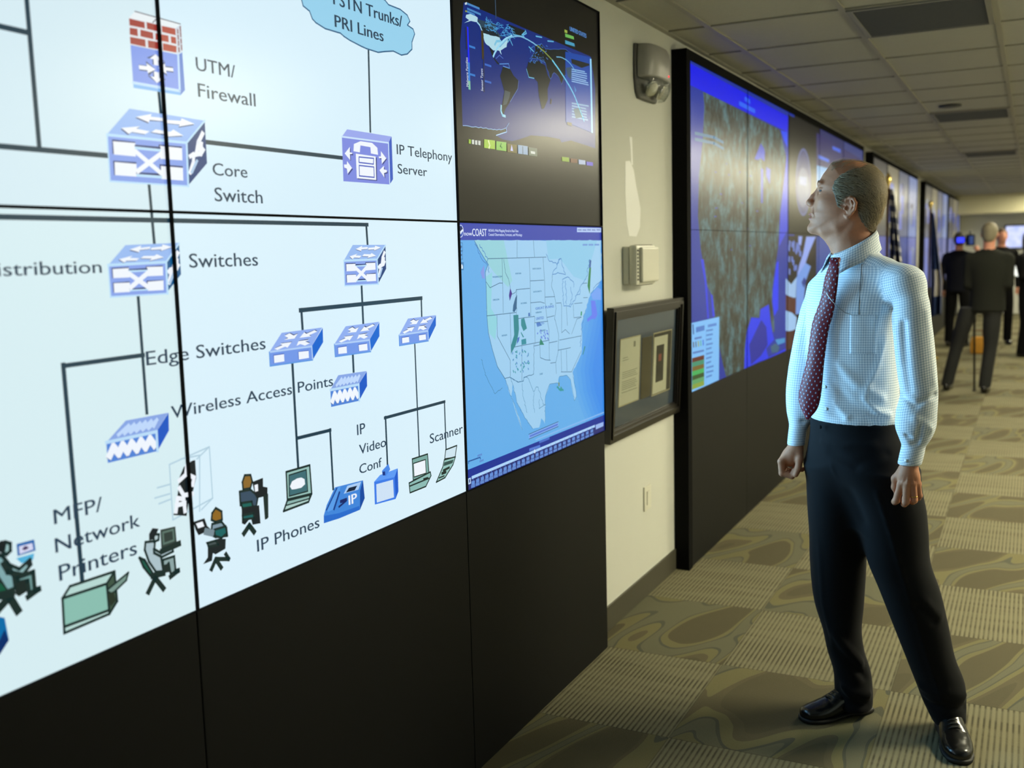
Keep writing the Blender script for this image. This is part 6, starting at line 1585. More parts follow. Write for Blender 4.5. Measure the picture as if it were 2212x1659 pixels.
SH_FOLDS = [([(0.012, -0.11, 1.36), (0.03, -0.135, 1.30), (0.045, -0.15, 1.22)], 0.012, 0.006), ([(0.010, -0.10, 1.38), (0.02, -0.128, 1.33)], 0.010, -0.006), ([(0.045, -0.155, 1.33), (0.05, -0.175, 1.22), (0.06, -0.185, 1.14)], 0.010, -0.006), ([(0.10, -0.14, 1.36), (0.11, -0.15, 1.25), (0.125, -0.16, 1.16)], 0.010, 0.005), ([(0.045, -0.15, 1.12), (0.08, -0.19, 1.10), (0.13, -0.16, 1.125)], 0.010, -0.006), ([(0.04, -0.15, 1.075), (0.08, -0.195, 1.06), (0.12, -0.18, 1.03)], 0.010, 0.006), ([(0.05, -0.17, 1.02), (0.07, -0.195, 1.0), (0.075, -0.19, 0.985)], 0.007, -0.006), ([(0.095, -0.19, 1.05), (0.09, -0.19, 1.01), (0.085, -0.185, 0.985)], 0.007, -0.007), ([(0.115, -0.165, 1.04), (0.105, -0.17, 1.0), (0.095, -0.17, 0.985)], 0.008, 0.005),
    ([(-0.14, -0.09, 1.20), (-0.08, -0.10, 1.14), (-0.01, -0.085, 1.10)], 0.016, 0.005), ([(-0.16, -0.075, 1.15), (-0.10, -0.095, 1.08), (-0.03, -0.09, 1.04)], 0.014, -0.005), ([(-0.15, -0.08, 1.08), (-0.11, -0.095, 1.045)], 0.012, 0.005), ([(-0.06, -0.105, 1.10), (-0.02, -0.095, 1.06), (0.01, -0.075, 1.05)], 0.012, 0.005), ([(-0.17, -0.06, 1.06), (-0.13, -0.09, 1.04)], 0.008, -0.005), ([(-0.05, -0.10, 1.055), (-0.03, -0.09, 1.03)], 0.008, -0.006),
    ([(0.0, -0.105, 1.40), (-0.03, -0.10, 1.33), (-0.03, -0.11, 1.24)], 0.016, 0.004), ([(0.008, -0.085, 1.28), (-0.02, -0.10, 1.20), (-0.05, -0.11, 1.13)], 0.014, 0.005), ([(-0.06, 0.0, 1.52), (-0.01, -0.06, 1.485), (0.02, -0.105, 1.43)], 0.012, 0.004),
    ([(-0.27, 0.13, 1.14), (-0.24, 0.09, 1.12)], 0.010, -0.005), ([(-0.29, 0.14, 1.07), (-0.25, 0.075, 1.05)], 0.010, 0.005), ([(-0.28, 0.11, 1.02), (-0.25, 0.06, 1.0)], 0.008, -0.006), ([(-0.25, 0.13, 1.33), (-0.27, 0.12, 1.22)], 0.012, 0.005)]
def shirt_field(P):
    t, l, r = shirt_parts(P)
    d = smin(smin(t, l, 0.022), r, 0.022)
    d = smin(d, f_chain(P, [(-0.085, 0.05, 1.495), (-0.02, -0.02, 1.468), (0.046, -0.082, 1.446)], [0.046, 0.049, 0.050], 0.02), 0.035)
    d = smin(d, f_chain(P, [(-0.10, 0.06, 1.49), (-0.15, 0.12, 1.455), (-0.19, 0.175, 1.418)], [0.046, 0.047, 0.048], 0.02), 0.035)
    d = d + 1.5 * folds(P, SH_FOLDS)
    d = smin(d, f_loft(P, LCU, 0.002), 0.003); d = smin(d, f_loft(P, RCU, 0.002), 0.003)
    # open cuffs and neck
    d = smax(d, -f_loft(P, [(0.90, 0.065, -0.162, 0.0265, 0.0285), (0.935, 0.071, -0.158, 0.0265, 0.0285)]), 0.002); d = smax(d, -f_loft(P, [(0.90, -0.2725, 0.066, 0.0220, 0.0240), (0.935, -0.27, 0.075, 0.0220, 0.0240)]), 0.002)
    return d
RLEG = [(0.86, -0.142, 0.066, 0.098, 0.108), (0.7089, -0.1374, 0.082, 0.0964, 0.102), (0.6415, -0.1384, 0.094, 0.0912, 0.097), (0.5218, -0.1383, 0.116, 0.0885, 0.092), (0.3722, -0.133, 0.135, 0.0768, 0.082), (0.2904, -0.1231, 0.138, 0.0620, 0.075), (0.2243, -0.112, 0.142, 0.0595, 0.075), (0.1443, -0.0900, 0.150, 0.0600, 0.076), (0.075, -0.0840, 0.152, 0.0610, 0.078), (0.028, -0.0815, 0.152, 0.0590, 0.078)]
LLEG = [(0.86, -0.010, -0.015, 0.104, 0.106), (0.7456, 0.021, -0.008, 0.102, 0.104), (0.6834, 0.0316, -0.002, 0.0982, 0.102), (0.5738, 0.0471, 0.008, 0.0932, 0.098), (0.4899, 0.0772, 0.020, 0.0910, 0.094), (0.3739, 0.1124, 0.038, 0.0835, 0.086), (0.2563, 0.1467, 0.058, 0.0745, 0.080), (0.1725, 0.1770, 0.074, 0.0740, 0.080), (0.1003, 0.1935, 0.084, 0.0640, 0.078), (0.040, 0.2080, 0.090, 0.0500, 0.076)]
HIPS = [(0.70, -0.058, 0.055, 0.09, 0.05, -0.84), (0.76, -0.058, 0.052, 0.125, 0.078, -0.84), (0.82, -0.060, 0.045, 0.160, 0.114, -0.84), (0.877, -0.066, 0.040, 0.176, 0.140, -0.84), (0.95, -0.080, 0.041, 0.163, 0.136, -0.84), (0.985, -0.086, 0.042, 0.154, 0.128, -0.84), (1.018, -0.0895, 0.042, 0.149, 0.122, -0.84)]
TR_FOLDS = [([(-0.16, -0.08, 0.93), (-0.08, -0.11, 0.90), (0.0, -0.09, 0.93)], 0.014, -0.005), ([(-0.19, -0.05, 0.96), (-0.12, -0.10, 0.955), (-0.03, -0.10, 0.96)], 0.010, 0.004), ([(-0.175, -0.075, 1.0), (-0.16, -0.085, 0.90), (-0.13, -0.07, 0.80)], 0.006, 0.003), ([(-0.10, -0.08, 0.80), (-0.06, -0.06, 0.72)], 0.02, -0.006), ([(-0.02, -0.12, 0.82), (0.03, -0.105, 0.66), (0.08, -0.08, 0.48), (0.14, -0.03, 0.27), (0.19, 0.0, 0.12)], 0.007, 0.004), ([(-0.19, 0.02, 0.80), (-0.19, 0.03, 0.6), (-0.185, 0.06, 0.40), (-0.15, 0.075, 0.25)], 0.008, 0.003),
    ([(0.06, -0.06, 0.52), (0.13, -0.06, 0.47), (0.165, -0.02, 0.42)], 0.014, 0.006), ([(0.10, -0.06, 0.46), (0.15, -0.04, 0.41)], 0.012, -0.006), ([(-0.17, 0.05, 0.32), (-0.11, 0.06, 0.26), (-0.06, 0.09, 0.20)], 0.016, 0.009), ([(-0.16, 0.06, 0.26), (-0.10, 0.07, 0.21), (-0.05, 0.10, 0.15)], 0.012, -0.008), ([(-0.14, 0.07, 0.13), (-0.09, 0.075, 0.10), (-0.03, 0.10, 0.09)], 0.014, 0.010), ([(-0.145, 0.10, 0.095), (-0.09, 0.075, 0.065), (-0.03, 0.10, 0.055)], 0.012, -0.008),
    ([(0.12, 0.02, 0.17), (0.19, 0.0, 0.17), (0.25, 0.04, 0.15)], 0.014, 0.008), ([(0.13, 0.04, 0.12), (0.19, 0.0, 0.12), (0.25, 0.05, 0.11)], 0.012, -0.007), ([(0.16, 0.05, 0.075), (0.21, 0.01, 0.07), (0.25, 0.05, 0.06)], 0.010, 0.006)]
def trouser_field(P):
    d = smin(f_loft(P, HIPS, 0.003), f_loft(P, RLEG, 0.004), 0.05); d = smin(d, f_loft(P, LLEG, 0.004), 0.05)
    d = smin(d, f_ell(P, (-0.10, 0.09, 0.88), (0.13, 0.13, 0.10)), 0.04)
    d = d + folds(P, TR_FOLDS)
    return smin(d, f_loft(P, [(0.985, -0.0885, 0.042, 0.152, 0.126, -0.84), (1.021, -0.0895, 0.042, 0.152, 0.126, -0.84)], 0.002), 0.003)   # waistband
def hand_fields(P):
    """left hand: back of the hand to the camera, fingers closing; right hand: a loose fist seen from the thumb side"""
    w = (0.0685, -0.160, 0.925)
    d = f_chain(P, [w, (0.064, -0.166, 0.895)], [0.0245, 0.026], 0.01)
    for k, r in (((0.0465, -0.172, 0.862), 0.0125), ((0.0615, -0.180, 0.866), 0.0125), ((0.0775, -0.177, 0.867), 0.0120), ((0.0905, -0.167, 0.865), 0.0110)):
        d = smin(d, f_chain(P, [(0.066, -0.164, 0.905), ((k[0] + 0.066) / 2, -0.168, 0.885), k], [0.020, 0.0165, r], 0.01), 0.010)
    d = smin(d, f_ell(P, (0.067, -0.150, 0.885), (0.028, 0.016, 0.030)), 0.012)
    fing = [((0.0455, -0.176, 0.862), (0.034, -0.172, 0.812), (0.030, -0.150, 0.803), (0.034, -0.136, 0.815)), ((0.0615, -0.184, 0.866), (0.0595, -0.187, 0.812), (0.056, -0.162, 0.801), (0.057, -0.146, 0.816)),
            ((0.0775, -0.180, 0.867), (0.0825, -0.182, 0.818), (0.079, -0.158, 0.808), (0.078, -0.144, 0.822)), ((0.0905, -0.169, 0.865), (0.0965, -0.169, 0.829), (0.094, -0.150, 0.818), (0.091, -0.139, 0.830))]
    for q, rr_ in zip(fing, (0.0098, 0.0098, 0.0092, 0.0082)): d = smin(d, f_chain(P, q, [rr_ * 1.12, rr_, rr_ * 0.94, rr_ * 0.80], 0.004), 0.0045)
    d = smin(d, f_chain(P, [(0.052, -0.155, 0.900), (0.0315, -0.148, 0.872), (0.030, -0.140, 0.845), (0.036, -0.134, 0.826)], [0.015, 0.0125, 0.0105, 0.0085], 0.006), 0.008)
    for a_, b_ in (((0.060, -0.187, 0.900), (0.0485, -0.185, 0.866)), ((0.066, -0.188, 0.900), (0.0625, -0.193, 0.868)), ((0.072, -0.187, 0.900), (0.078, -0.189, 0.868)), ((0.078, -0.183, 0.900), (0.090, -0.178, 0.866))): d = smin(d, f_cone(P, a_, b_, 0.0016, 0.0034), 0.004)   # tendons and knuckles
    e = f_chain(P, [(-0.2705, 0.070, 0.926), (-0.276, 0.064, 0.900)], [0.023, 0.026], 0.01)
    e = smin(e, f_ell(P, (-0.288, 0.066, 0.880), (0.028, 0.030, 0.030)), 0.014)
    for i, (yy, s, dx) in enumerate(((0.040, 1.0, 0.0), (0.058, 1.0, 0.001), (0.076, 0.96, 0.002), (0.092, 0.86, 0.004))):
        kx = -0.3145 + dx; q = [(kx, yy, 0.870), (kx + 0.003, yy - 0.001, 0.832 + (1 - s) * 0.03), (kx + 0.034 * s, yy, 0.8235 + (1 - s) * 0.03), (kx + 0.040 * s, yy, 0.843)]
        e = smin(e, f_chain(P, [(-0.288, 0.066, 0.893), q[0]], [0.017, 0.0115], 0.006), 0.008)
        e = smin(e, f_chain(P, q, [0.0108 * s, 0.0100 * s, 0.0092 * s, 0.0078 * s], 0.003), 0.0035)
    e = smin(e, f_chain(P, [(-0.262, 0.060, 0.910), (-0.2575, 0.042, 0.880), (-0.2605, 0.032, 0.852), (-0.2675, 0.028, 0.832)], [0.016, 0.0122, 0.0105, 0.0085], 0.006), 0.008)
    e = smin(e, f_chain(P, [(-0.272, 0.084, 0.835), (-0.252, 0.084, 0.838), (-0.242, 0.083, 0.842)], [0.0075, 0.0068, 0.0055], 0.003), 0.003)
    return d, e
def core_field(P):
    d = f_loft(P, [(r[0], r[1], r[2], r[3] - 0.02, r[4] - 0.02, r[5]) for r in TORSO]); d = smin(d, f_loft(P, [(r[0], r[1], r[2], r[3] - 0.022, r[4] - 0.022, r[5]) for r in HIPS]), 0.03)
    for rows in (LSL, RSL): d = smin(d, f_loft(P, [(r[0], r[1], r[2], r[3] * 0.55, r[4] * 0.55) for r in rows]), 0.03)
    d = smin(d, f_cone(P, (0.079, -0.15, 0.98), (0.0685, -0.16, 0.915), 0.022, 0.023), 0.01); d = smin(d, f_cone(P, (-0.265, 0.086, 0.98), (-0.2705, 0.07, 0.915), 0.020, 0.021), 0.01)
    for rows in (RLEG, LLEG): d = smin(d, f_loft(P, [(r[0], r[1], r[2], r[3] * 0.62, r[4] * 0.62) for r in rows]), 0.03)
    d = smin(d, f_cone(P, (-0.085, 0.152, 0.06), (-0.155, 0.105, 0.042), 0.026, 0.014), 0.02); d = smin(d, f_cone(P, (0.205, 0.09, 0.06), (0.215, -0.01, 0.042), 0.026, 0.014), 0.02)
    return smin(d, f_loft(P, [(1.44, -0.104, 0.05, 0.05, 0.05), (1.57, -0.104, 0.05, 0.05, 0.05)]), 0.03)
man = empty('person', (1.0691, 0.7337, 0.0), math.atan2(0.1175, 0.9931)); tag(man, 'balding man in checked shirt, burgundy tie and black trousers looking up at the screens', 'person')
hv, hq = surface(head_field, (-0.265, -0.055, 1.46), (0.0, 0.155, 1.83), 0.0022, 1)
lv, lq = surface(lambda P: hand_fields(P)[0], (0.01, -0.215, 0.785), (0.12, -0.11, 0.945), 0.0017, 1)
rv, rq = surface(lambda P: hand_fields(P)[1], (-0.345, 0.01, 0.80), (-0.225, 0.125, 0.945), 0.0017, 1)
cv, cq = surface(core_field, (-0.34, -0.22, 0.02), (0.29, 0.27, 1.60), 0.011, 1)
hl = ((np.abs(hv[hq].mean(1)[:, 2] - 1.6490) < 0.0088) & (hv[hq].mean(1)[:, 0] < -0.2262) & (np.abs(hv[hq].mean(1)[:, 1] - HD) < 0.022)).astype(int)
body = mesh_obj('body', [(hv, hq[hl == 0], 0), (hv, hq[hl == 1], 1), (lv, lq, 0), (rv, rq, 0), (cv, cq, 0)], [M_skin, M_lip], man)
for sg in (-1, 1):                                          # eyes look up and to the screen
    o = Vector((-0.1920, HD + sg * 0.0315, 1.7262)); g = Vector((-0.93, -0.02, 0.36)).normalized(); b = MB()
    prof = [(0.0, -0.0122)] + [(0.0122 * math.sin(t), -0.0122 * math.cos(t)) for t in [i * PI / 16 for i in range(1, 14)]]
    b.lathe(prof, 24, 0, o, g); b.lathe([(0.0058, 0.0105), (0.0054, 0.0112), (0.0, 0.0116)], 20, 1, o, g); b.lathe([(0.0026, 0.01165), (0.0024, 0.0119), (0.0, 0.0121)], 16, 2, o, g)
    b.build('eye', [M_eyew, M_iris, M_pupil], man)
    bv, bq = surface(lambda P: f_chain(P, [(-0.2095, HD + sg * 0.014, 1.7485), (-0.2055, HD + sg * 0.030, 1.7535), (-0.192, HD + sg * 0.045, 1.7505)], [0.0028, 0.0032, 0.0018], 0.003), (-0.22, HD - 0.055, 1.735), (-0.175, HD + 0.055, 1.765), 0.0014, 0)
    mesh_obj('eyebrow', [(bv, bq, 0)], M_brow, man)
# hair: a close cap at the sides and back, then single strands combed backwards and down
def hair_field(P): return smax(smax(head_base(P, 0.0022), f_poly(P[0], P[2], HAIR) + 0.003 * np.sin(P[2] * 900 + P[0] * 500) * 0.6, 0.003), -head_base(P, -0.004), 0.002)
cvv, cqq = surface(hair_field, (-0.19, -0.05, 1.57), (0.015, 0.15, 1.835), 0.0028, 1)
hairc = mesh_obj('hair', [(cvv, cqq, 0)], M_hair, man)
rng = np.random.default_rng(5)
def strands(n, pts, direc, lmin, lmax, rad, lift):
    V, Q = [], []
    for p, dvec in zip(pts[:n], direc[:n]):
        L = rng.uniform(lmin, lmax); d = np.array(dvec); nrm = np.array([p[0] + 0.10, (p[1] - HD) * 1.2, p[2] - 1.70]); nrm /= np.linalg.norm(nrm) + 1e-9
        d = d - nrm * (d @ nrm) + rng.normal(0, 0.13, 3); d /= np.linalg.norm(d); s = np.cross(d, nrm); s /= np.linalg.norm(s) + 1e-9; o = len(V)
        for i in range(4):
            t = i / 3; c = p + d * L * t + nrm * (lift * (t if t < 0.6 else 1.2 - t) - 0.009 * L / 0.03 * t * t * 0.6); r = rad * (1 - 0.8 * t)
            V += [c + s * r, c - s * r * 0.5 + nrm * r, c - s * r * 0.5 - nrm * r]
        for i in range(3):
            for k in range(3): Q.append((o + 3 * i + k, o + 3 * i + (k + 1) % 3, o + 3 * i + 3 + (k + 1) % 3, o + 3 * i + 3 + k))
    return np.array(V), np.array(Q)
ok = cvv[head_base(tuple(cvv.T)) > 0.001]; pick = ok[rng.choice(len(ok), 9000)] + rng.normal(0, 0.0016, (9000, 3))
dirs = [(0.78, 0.0, -0.30 - 1.1 * max(0, (p[0] + 0.10) / 0.09)) if p[2] > 1.66 else (0.42, 0.0, -0.9) for p in pick]
sv1, sq1 = strands(9000, pick, dirs, 0.012, 0.030, 0.00044, 0.0030)
top = hv[(hv[:, 2] > 1.782) & (hv[:, 0] > -0.178)]; tp = top[rng.choice(len(top), 650)]
sv2, sq2 = strands(650, tp, [(0.85, rng.normal(0, 0.25), 0.10) for _ in tp], 0.012, 0.026, 0.00028, 0.006)
mesh_obj('hair_strands', [(sv1, sq1, 0), (sv2, sq2, 0)], M_strand, hairc)
# shirt with its fabric coordinates
sv, sq = surface(shirt_field, (-0.335, -0.235, 0.905), (0.165, 0.265, 1.555), 0.0036, 2)
def loft_uv(P, rows, R):
    q, s0, s1 = loft_params(rows, P[2]); x, y = P[0] - q[0], P[1] - q[1]; tn = q[4] if len(q) > 4 else 0
    return np.arctan2(x * np.cos(tn) + y * np.sin(tn), -(-x * np.sin(tn) + y * np.cos(tn))) * R
Pv = tuple(sv.T); t_, l_, r_ = shirt_parts(Pv); l_ = np.minimum(l_, f_loft(Pv, LCU)); r_ = np.minimum(r_, f_loft(Pv, RCU))
reg = np.argmin(np.stack([t_, l_, r_]), 0)
uu = np.where(reg == 0, loft_uv(Pv, TORSO, 0.137), np.where(reg == 1, loft_uv(Pv, LSL + LCU[1:], 0.053), loft_uv(Pv, RSL + RCU[1:], 0.047)))
vv = sv[:, 2] - np.where(reg == 1, 0.28 * sv[:, 0], 0)
f0 = shirt_field(Pv); gr = np.stack([shirt_field(tuple(sv[:, j] + (0.002 if j == i else 0) for j in range(3))) - f0 for i in range(3)], 1); gr /= np.linalg.norm(gr, axis=1)[:, None] + 1e-9
yoke = (gr[:, 2] > 0.55) & (sv[:, 2] > 1.40)              # the yoke is cut across the shoulders
uu = np.where(yoke, sv[:, 0] * 0.74 + sv[:, 1] * 0.67, uu); vv = np.where(yoke, sv[:, 0] * 0.67 - sv[:, 1] * 0.74, vv)
shirt = mesh_obj('shirt', [(sv, sq, 0)], M_shirt, man, {'fabric': np.stack([uu, vv, 0 * uu], 1)})
def grid_mesh(name, rows, m, parent, thick=0.0, uv=None):
    n, k = len(rows), len(rows[0]); V = np.array(rows, float).reshape(-1, 3); Q = np.array([(i * k + j, i * k + j + 1, (i + 1) * k + j + 1, (i + 1) * k + j) for i in range(n - 1) for j in range(k - 1)])
    o = mesh_obj(name, [(V, Q, 0)], m, parent, {'fabric': np.array(uv, float).reshape(-1, 3)} if uv is not None else None)
    if thick: s = o.modifiers.new('thickness', 'SOLIDIFY'); s.thickness = thick; s.offset = 0
    return o
NC = np.array([-0.1035, 0.052]); FC = np.array([-0.90, -0.436]); LC = np.array([0.436, -0.90])
def collar_pt(psi, r, z): q = NC + r * (math.cos(psi) * FC + math.sin(psi) * LC); return (q[0], q[1], z)
for sg in (1, -1):
    rows, uv = [], []
    for i in range(29):
        s = i / 28; row, u = [], []
        for j in range(8):
            t = j / 7; pt0, pt1 = math.radians(9 + 171 * s), math.radians(40 + 140 * s); psi = pt0 * (1 - t) + pt1 * t
            ztop = 1.5685 - 0.036 * math.cos(pt0); zlow = np.interp(s, [0, 0.12, 0.4, 0.7, 1.0], [1.470, 1.487, 1.515, 1.540, 1.554])
            r = 0.0655 + 0.003 * math.sin(PI * min(1, t * 2)) + t * np.interp(s, [0, 0.3, 0.6, 1], [0.036, 0.026, 0.019, 0.014])
            row.append(collar_pt(sg * psi, r, ztop * (1 - t) + zlow * t)); u.append((psi * 0.075, t * 0.06, 0))
        rows.append(row if sg > 0 else row[::-1]); uv.append(u if sg > 0 else u[::-1])
    grid_mesh('collar', rows, M_shirt, shirt, 0.0026, uv)
rows, uv = [], []
for j in range(5):
    t = j / 4; rows.append([collar_pt(2 * PI * i / 48, 0.0645 + 0.006 * (1 - t), (1.5655 - 0.036 * math.cos(2 * PI * i / 48)) * t + 1.49 * (1 - t)) for i in range(49)]); uv.append([(i * 0.008, t * 0.06, 0) for i in range(49)])
grid_mesh('collar_band', rows, M_shirt, shirt, 0.002, uv)
# chest pocket, placket, buttons
def torso_front(a, z, off):
    """point on the camera side of the shirt at (a, z)"""
    ds = np.linspace(-0.22, 0.05, 271); f = shirt_field((np.full(271, a), ds, np.full(271, z))); i = int(np.argmax(f < 0)); return (a, ds[i] - off, z)
pk = [[torso_front(a, z, 0.0010) for a in np.linspace(-0.105, -0.030, 12)] for z in np.linspace(1.352, 1.235, 14)]
grid_mesh('chest_pocket', pk, M_shirt, shirt, 0.002, [[(p[0] * 1.12 + 0.004, p[2], 0) for p in row] for row in pk])
for z, a in ((1.128, -0.176), (1.06, -0.172)):
    p = torso_front(a, z, 0.001); MB().lathe([(0.0, 0), (0.0052, 0.0), (0.0052, 0.0016), (0.004, 0.0022), (0.0, 0.0018)], 14, 0, p, (-0.6, -0.75, 0)).build('button', M_button, shirt)
for rows_, ang in ((LCU, -0.4), (LCU, 2.6)):
    MB().lathe([(0.0, 0), (0.005, 0.0), (0.005, 0.0016), (0.0, 0.002)], 12, 0, (0.0715 + 0.0345 * math.sin(ang), -0.1575 - 0.0365 * math.cos(ang), 0.936), (math.sin(ang), -math.cos(ang), 0)).build('button', M_button, shirt)
# tie
TL = [(-0.1610, -0.045, 1.5180), (-0.1685, -0.052, 1.4921), (-0.1788, -0.055, 1.4589), (-0.1877, -0.057, 1.4045), (-0.2007, -0.058, 1.3639), (-0.2145, -0.060, 1.3187), (-0.2292, -0.060, 1.2091), (-0.2517, -0.062, 1.0979), (-0.2295, -0.064, 1.0300)]
TR = [(-0.1403, -0.066, 1.5160), (-0.1388, -0.082, 1.4945), (-0.1412, -0.088, 1.4489), (-0.148, -0.090, 1.385), (-0.1556, -0.090, 1.3446), (-0.1658, -0.088, 1.3053), (-0.1774, -0.086, 1.2106), (-0.1899, -0.086, 1.0835), (-0.2225, -0.070, 1.0285)]
S = np.linspace(0, 1, 9); rows, uv = [], []
dl = [np.array([smooth_interp(s, S, [p[k] for p in TL]) for k in range(3)], float) for s in np.linspace(0, 1, 61)]; dr = [np.array([smooth_interp(s, S, [p[k] for p in TR]) for k in range(3)], float) for s in np.linspace(0, 1, 61)]
acc = 0
for i in range(61):
    if i: acc += np.linalg.norm((dl[i] + dr[i]) / 2 - (dl[i - 1] + dr[i - 1]) / 2)
    w = np.linalg.norm(dr[i] - dl[i]); rows.append([dl[i] * (1 - t) + dr[i] * t + np.array([-0.55, -0.8, 0]) * (0.010 * math.sin(PI * t) * min(1, w / 0.05)) for t in np.linspace(0, 1, 9)]); uv.append([((t - 0.5) * w * 1.05, acc, 0) for t in np.linspace(0, 1, 9)])
tie = grid_mesh('tie', rows, M_tie, man, 0.005, uv)
kv, kq = surface(lambda P: f_loft(P, [(1.488, -0.1535, -0.066, 0.0155, 0.012, -0.7), (1.505, -0.1525, -0.058, 0.0175, 0.014, -0.7), (1.522, -0.1510, -0.046, 0.0190, 0.014, -0.7)], 0.006), (-0.18, -0.09, 1.48), (-0.12, -0.02, 1.53), 0.0022, 1)
mesh_obj('knot', [(kv, kq, 0)], M_tie, tie, {'fabric': kv[:, [0, 2, 1]]})
b = MB(); b.tube([(-0.1815, -0.071, 1.435), (-0.170, -0.094, 1.412), (-0.156, -0.100, 1.393), (-0.138, -0.099, 1.374), (-0.118, -0.103, 1.358), (-0.098, -0.1035, 1.352)], 0.0011, 8); b.build('tie_chain', M_silver, tie)
cl = [torso_front(a, z, 0.0015) for a, z in ((-0.0755, 1.50), (-0.077, 1.47), (-0.0785, 1.43), (-0.080, 1.39), (-0.0805, 1.352))]; MB().tube(cl, 0.0008, 6).build('cord', M_cord, shirt)
# trousers
tv, tq = surface(trouser_field, (-0.26, -0.145, 0.015), (0.30, 0.27, 1.03), 0.0052, 2)
tr = mesh_obj('trousers', [(tv, tq, 0)], M_trouser, man)
MB().lathe([(0.0, 0), (0.006, 0), (0.006, 0.002), (0, 0.003)], 14, 0, (-0.188, -0.055, 1.004), (-0.75, -0.6, 0)).build('button', M_bezel, tr)
# shoes
def shoe(heel, toe, parent):
    f, l, u = frame_of((toe[0] - heel[0], toe[1] - heel[1], 0)); o = np.array([heel[0], heel[1], 0.0]); Lh = math.hypot(toe[0] - heel[0], toe[1] - heel[1]) / 0.295
    ax = (l, u, f)                                       # x across, y up, z along the foot
    up_rows = [(0.004, 0, 0.050, 0.022, 0.036), (0.03, 0, 0.056, 0.034, 0.048), (0.08, 0, 0.058, 0.036, 0.052), (0.13, 0, 0.048, 0.038, 0.042), (0.18, 0.001, 0.036, 0.0435, 0.032), (0.225, 0.001, 0.029, 0.045, 0.0245), (0.262, 0.0, 0.026, 0.038, 0.0205), (0.284, -0.001, 0.023, 0.025, 0.0165), (0.293, -0.001, 0.021, 0.012, 0.010)]
    so_rows = [(0.000, 0, 0.009, 0.026, 0.009), (0.03, 0, 0.010, 0.036, 0.010), (0.09, 0, 0.010, 0.035, 0.010), (0.14, 0, 0.009, 0.038, 0.008), (0.21, 0.001, 0.008, 0.0480, 0.008), (0.26, 0.0, 0.008, 0.0415, 0.008), (0.290, -0.001, 0.008, 0.025, 0.008), (0.297, -0.001, 0.008, 0.013, 0.007)]
    def fu(P):
        q = to_frame(P, o, ax); q = (q[0] / 1, q[1], q[2] / Lh)
        d = smax(f_loft(q, up_rows, 0.006, 2.4), 0.011 - q[1], 0.003)
        tongue = f_loft(q, [(0.085, 0, 0.088, 0.018, 0.022), (0.125, 0, 0.080, 0.019, 0.014), (0.165, 0, 0.064, 0.017, 0.012)], 0.006); d = smin(d, tongue, 0.010)
        seam = f_chain(q, [(-0.036, 0.03, 0.212), (-0.022, 0.055, 0.222), (0, 0.062, 0.226), (0.022, 0.055, 0.222), (0.036, 0.03, 0.212)], [0.0] * 5, 0.004); d = d + 0.0016 * np.exp(-(np.maximum(seam, 0) / 0.0022) ** 2)
        crease = f_chain(q, [(-0.03, 0.062, 0.19), (0.0, 0.071, 0.185), (0.03, 0.062, 0.192)], [0.0] * 3, 0.004); return d + 0.0022 * np.exp(-(np.maximum(crease, 0) / 0.006) ** 2)
    def fs(P):
        q = to_frame(P, o, ax); q = (q[0], q[1], q[2] / Lh); d = f_loft(q, so_rows, 0.004, 4.0)
        arch = f_ell(q, (0, -0.004, 0.115), (0.08, 0.012, 0.045)); return smax(smax(d, -arch, 0.003), 0.0005 - q[1], 0.002)
    c = (np.array(heel) + np.array(toe)) / 2; lo = (c[0] - 0.2, c[1] - 0.2, -0.004); hi = (c[0] + 0.2, c[1] + 0.2, 0.13)
    v, q = surface(fu, lo, hi, 0.003, 2); s = mesh_obj('shoe', [(v, q, 0)], M_leather, parent)
    v, q = surface(fs, lo, hi, 0.0034, 1); mesh_obj('sole', [(v, q, 0)], M_sole, s)
    b = MB(); W_ = lambda x, y, z: tuple(o + l * x + u * y + f * z * Lh)
    for z, y in ((0.140, 0.0885), (0.154, 0.0835), (0.168, 0.0775), (0.181, 0.0710)):
        b.tube([W_(-0.019, y - 0.008, z), W_(-0.009, y - 0.001, z + 0.002), W_(0.009, y - 0.001, z - 0.002), W_(0.019, y - 0.008, z)], 0.0019, 6)
    b.build('laces', M_sole, s)
    return s
shoe((-0.032, 0.192), (-0.2445, 0.034), man)
shoe((0.198, 0.150), (0.2315, -0.128), man)
# wedding ring
b = MB(); pts = [Vector((0.0808, -0.1815, 0.829)) + Vector((math.cos(t), math.sin(t), 0.1 * math.cos(t))) * 0.0104 for t in [2 * PI * i / 24 for i in range(25)]]; b.tube(pts, 0.0013, 8, caps=False); b.build('ring', M_gold, man)
# ------------------------------------------------------------------ things on the cream wall
M_glass = mat('clear_plastic', (235, 238, 236), 0.08); g = NT(M_glass)
_t = g.n('BsdfTransparent'); _t.inputs[0].default_value = (0.88, 0.89, 0.88, 1); _gl = g.n('BsdfGlossy'); _gl.inputs['Roughness'].default_value = 0.06; _lw = g.n('LayerWeight'); _lw.inputs[0].default_value = 0.5; _fc = g.math('ADD', g.math('MULTIPLY', g.math('POWER', _lw.outputs['Facing'], 4.0), 0.30), 0.05); _mx = g.n('MixShader')
g.l(_fc, _mx.inputs[0]); g.l(_t.outputs[0], _mx.inputs[1]); g.l(_gl.outputs[0], _mx.inputs[2]); g.l(_mx.outputs[0], M_glass.node_tree.nodes['Material Output'].inputs[0])
M_greyp = mat('grey_plastic_housing', (150, 148, 142), 0.35, spec=0.5)
M_chrome = mat('chrome_reflector', (220, 220, 214), 0.12, metal=1.0)
M_lens = mat('lamp_glass', (232, 228, 206), 0.1)
M_led = mat('red_led', (255, 40, 50), 0.3, emit=(255, 40, 60), strength=2.0)
